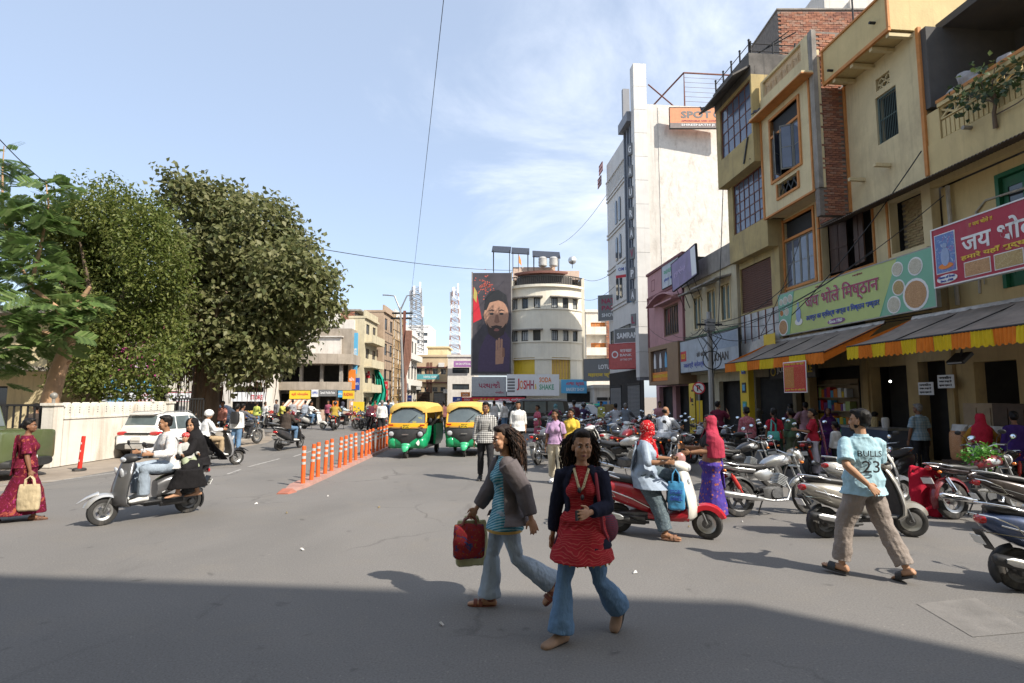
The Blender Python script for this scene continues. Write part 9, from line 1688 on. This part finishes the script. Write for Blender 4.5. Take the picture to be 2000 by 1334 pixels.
quick('grey haired man in blue checked shirt standing before the snack shop', 1802, 930, 8, 1.72, False, 'b', pat('blue check shirt', 'check', (.20, .30, .38), (.34, .42, .46), scale=5), C('black trousers', (.025, .025, .028)), 'grey', lod=1, sleeve=.42, head=(14, 0))
quick('woman in bright red veil and mustard sleeves at the snack bags', 1925, 955, -24, 1.55, True, 'b', C('mustard blouse', (.36, .18, .03)), C('red veil cloth', (.42, .02, .045)), None, lod=1, skirt=True, veil=C('red veil cloth', (.42, .02, .045)), la=(10, 30, 40, 0), ra=(10, 30, 40, 0)); quick('person in dark purple clothing at the right edge by the snack bench', 1992, 962, -20, 1.6, True, 'b', C('royal purple', (.045, .02, .13)), C('royal purple', (.045, .02, .13)), 'bun', skirt=True)
# --- left and far side
f = quick('student in white shirt and jeans with black backpack near the big tree', 460, 884, 6, 1.66, True, 'b', C('white cotton', (.64, .63, .61)), BLJ, 'bun', ll=(4, 2, 2, 2), rl=(-6, 2, -10, 2)); bk = thing('backpack', 'black backpack worn by the student near the tree', 'backpack', f.root.location, f.root.rotation_euler.z); q = MB(); q.loft([ringe(f.sp(z, -.2), w_, .09, I3, 12, 3) for z, w_ in ((.05, .12), (.12, .15), (.36, .15), (.46, .11))]); q.build('pack_body', F_K, bk, smooth=60)
quick('man in grey shirt sitting on the stopped black motorcycle', 478, 868, -20, 1.7, False, 'b', C('grey shirt', (.12, .12, .13)), DKT, sit='y'); quick('man in salmon shirt near the blue car', 432, 858, 160, 1.7, False, 'b', C('salmon shirt', (.5, .22, .18)), DKT)
quick('rider in yellow green shirt on the red motorcycle across the square', 556, 838, -95, 1.7, False, 'b', C('lime shirt', (.45, .42, .10)), DKT, sit='y'); quick('rider in white and jeans on the white scooter across the square', 612, 838, -100, 1.68, False, 'b', C('white cotton', (.64, .63, .61)), BLJ, sit='y'); quick('helmeted rider in white seen from behind across the square', 654, 840, 10, 1.68, False, 'b', C('ochre scarf', (.38, .26, .05)), DKT, 'helmet', sit='y'); quick('rider with pale top on the maroon bike across the square', 674, 838, -85, 1.66, True, 'b', C('pale blue top', (.42, .50, .55)), DKT, None, sit='y', hood=C('dark hood', (.05, .05, .07)))
quick('man in white shirt with back turned standing beyond the bollards', 745, 850, 4, 1.72, False, 'b', C('white cotton', (.64, .63, .61)), DKT, 'grey'); quick('person in dark red among the far bikes', 722, 842, 40, 1.66, True, 'b', C('dark maroon', (.09, .025, .04)), DKT)
for i, (px, py, c, lab) in enumerate(((500, 838, (.45, .5, .12), 'person in lime beside the fruit cart'), (516, 838, (.6, .6, .6), 'person in white behind the fruit cart'), (538, 834, (.16, .16, .17), 'person in grey near the parked silver scooter'), (570, 834, (.3, .3, .32), 'person in pale grey in front of the awning'), (595, 832, (.25, .28, .33), 'person in slate blue at the striped awning'), (640, 832, (.3, .08, .12), 'person in plum at the poster counter'), (732, 836, (.35, .12, .1), 'person in rust red among the far two wheelers'), (757, 842, (.03, .05, .10), 'person in navy at the far end of the bollards'), (850, 840, (.55, .55, .56), 'person in white between the two rickshaws'), (866, 846, (.16, .07, .07), 'helmeted rider in brown between the rickshaws'), (985, 848, (.55, .53, .5), 'person in cream standing behind the white shirt man'), (1002, 842, (.4, .4, .38), 'person in pale grey near the black van'), (965, 846, (.5, .48, .46), 'person in pale print behind the checked shirt man'), (1175, 846, (.42, .4, .12), 'person in yellow near the goods cart'))):
 quick(lab, px, py, rp.uniform(-60, 200), rp.uniform(1.58, 1.74), i % 3 == 0, 'b', C('crowd top %d' % i, c), DKT if i % 2 else BLJ, 'short' if i % 3 else 'bun')
f = Fig('rickshaw driver in white sitting in the auto rickshaw by the bollards', (-3.2, 18.95, 0), 175, 1.68, False, 'b', 2, pel=(.10, .10, .80), la=dict(t=(-.18, .58, .95)), ra=dict(t=(.38, .58, .95)), ll=dict(t=(-.02, .55, .44)), rl=dict(t=(.25, .55, .44)), lean=4); f.trousers(DKT); f.top(C('white cotton', (.64, .63, .61)), .9, -.05, .01, .02); f.hair(); f.shoes(SHOE_B)
f = Fig('driver in khaki sitting in the second auto rickshaw', (-1.5, 19.4, 0), 179, 1.68, False, 'b', 2, pel=(.0, .10, .80), la=dict(t=(-.28, .58, .95)), ra=dict(t=(.28, .58, .95)), ll=dict(t=(-.12, .55, .44)), rl=dict(t=(.15, .55, .44)), lean=4); f.trousers(DKT); f.top(C('khaki', (.36, .27, .17)), .9, -.05, .01, .02); f.hair(); f.shoes(SHOE_B)
quick('shadowy man leaning on a vehicle behind the left iron gate', 62, 905, 60, 1.7, False, 'b', C('dark brown jacket', (.055, .042, .035)), DKT)
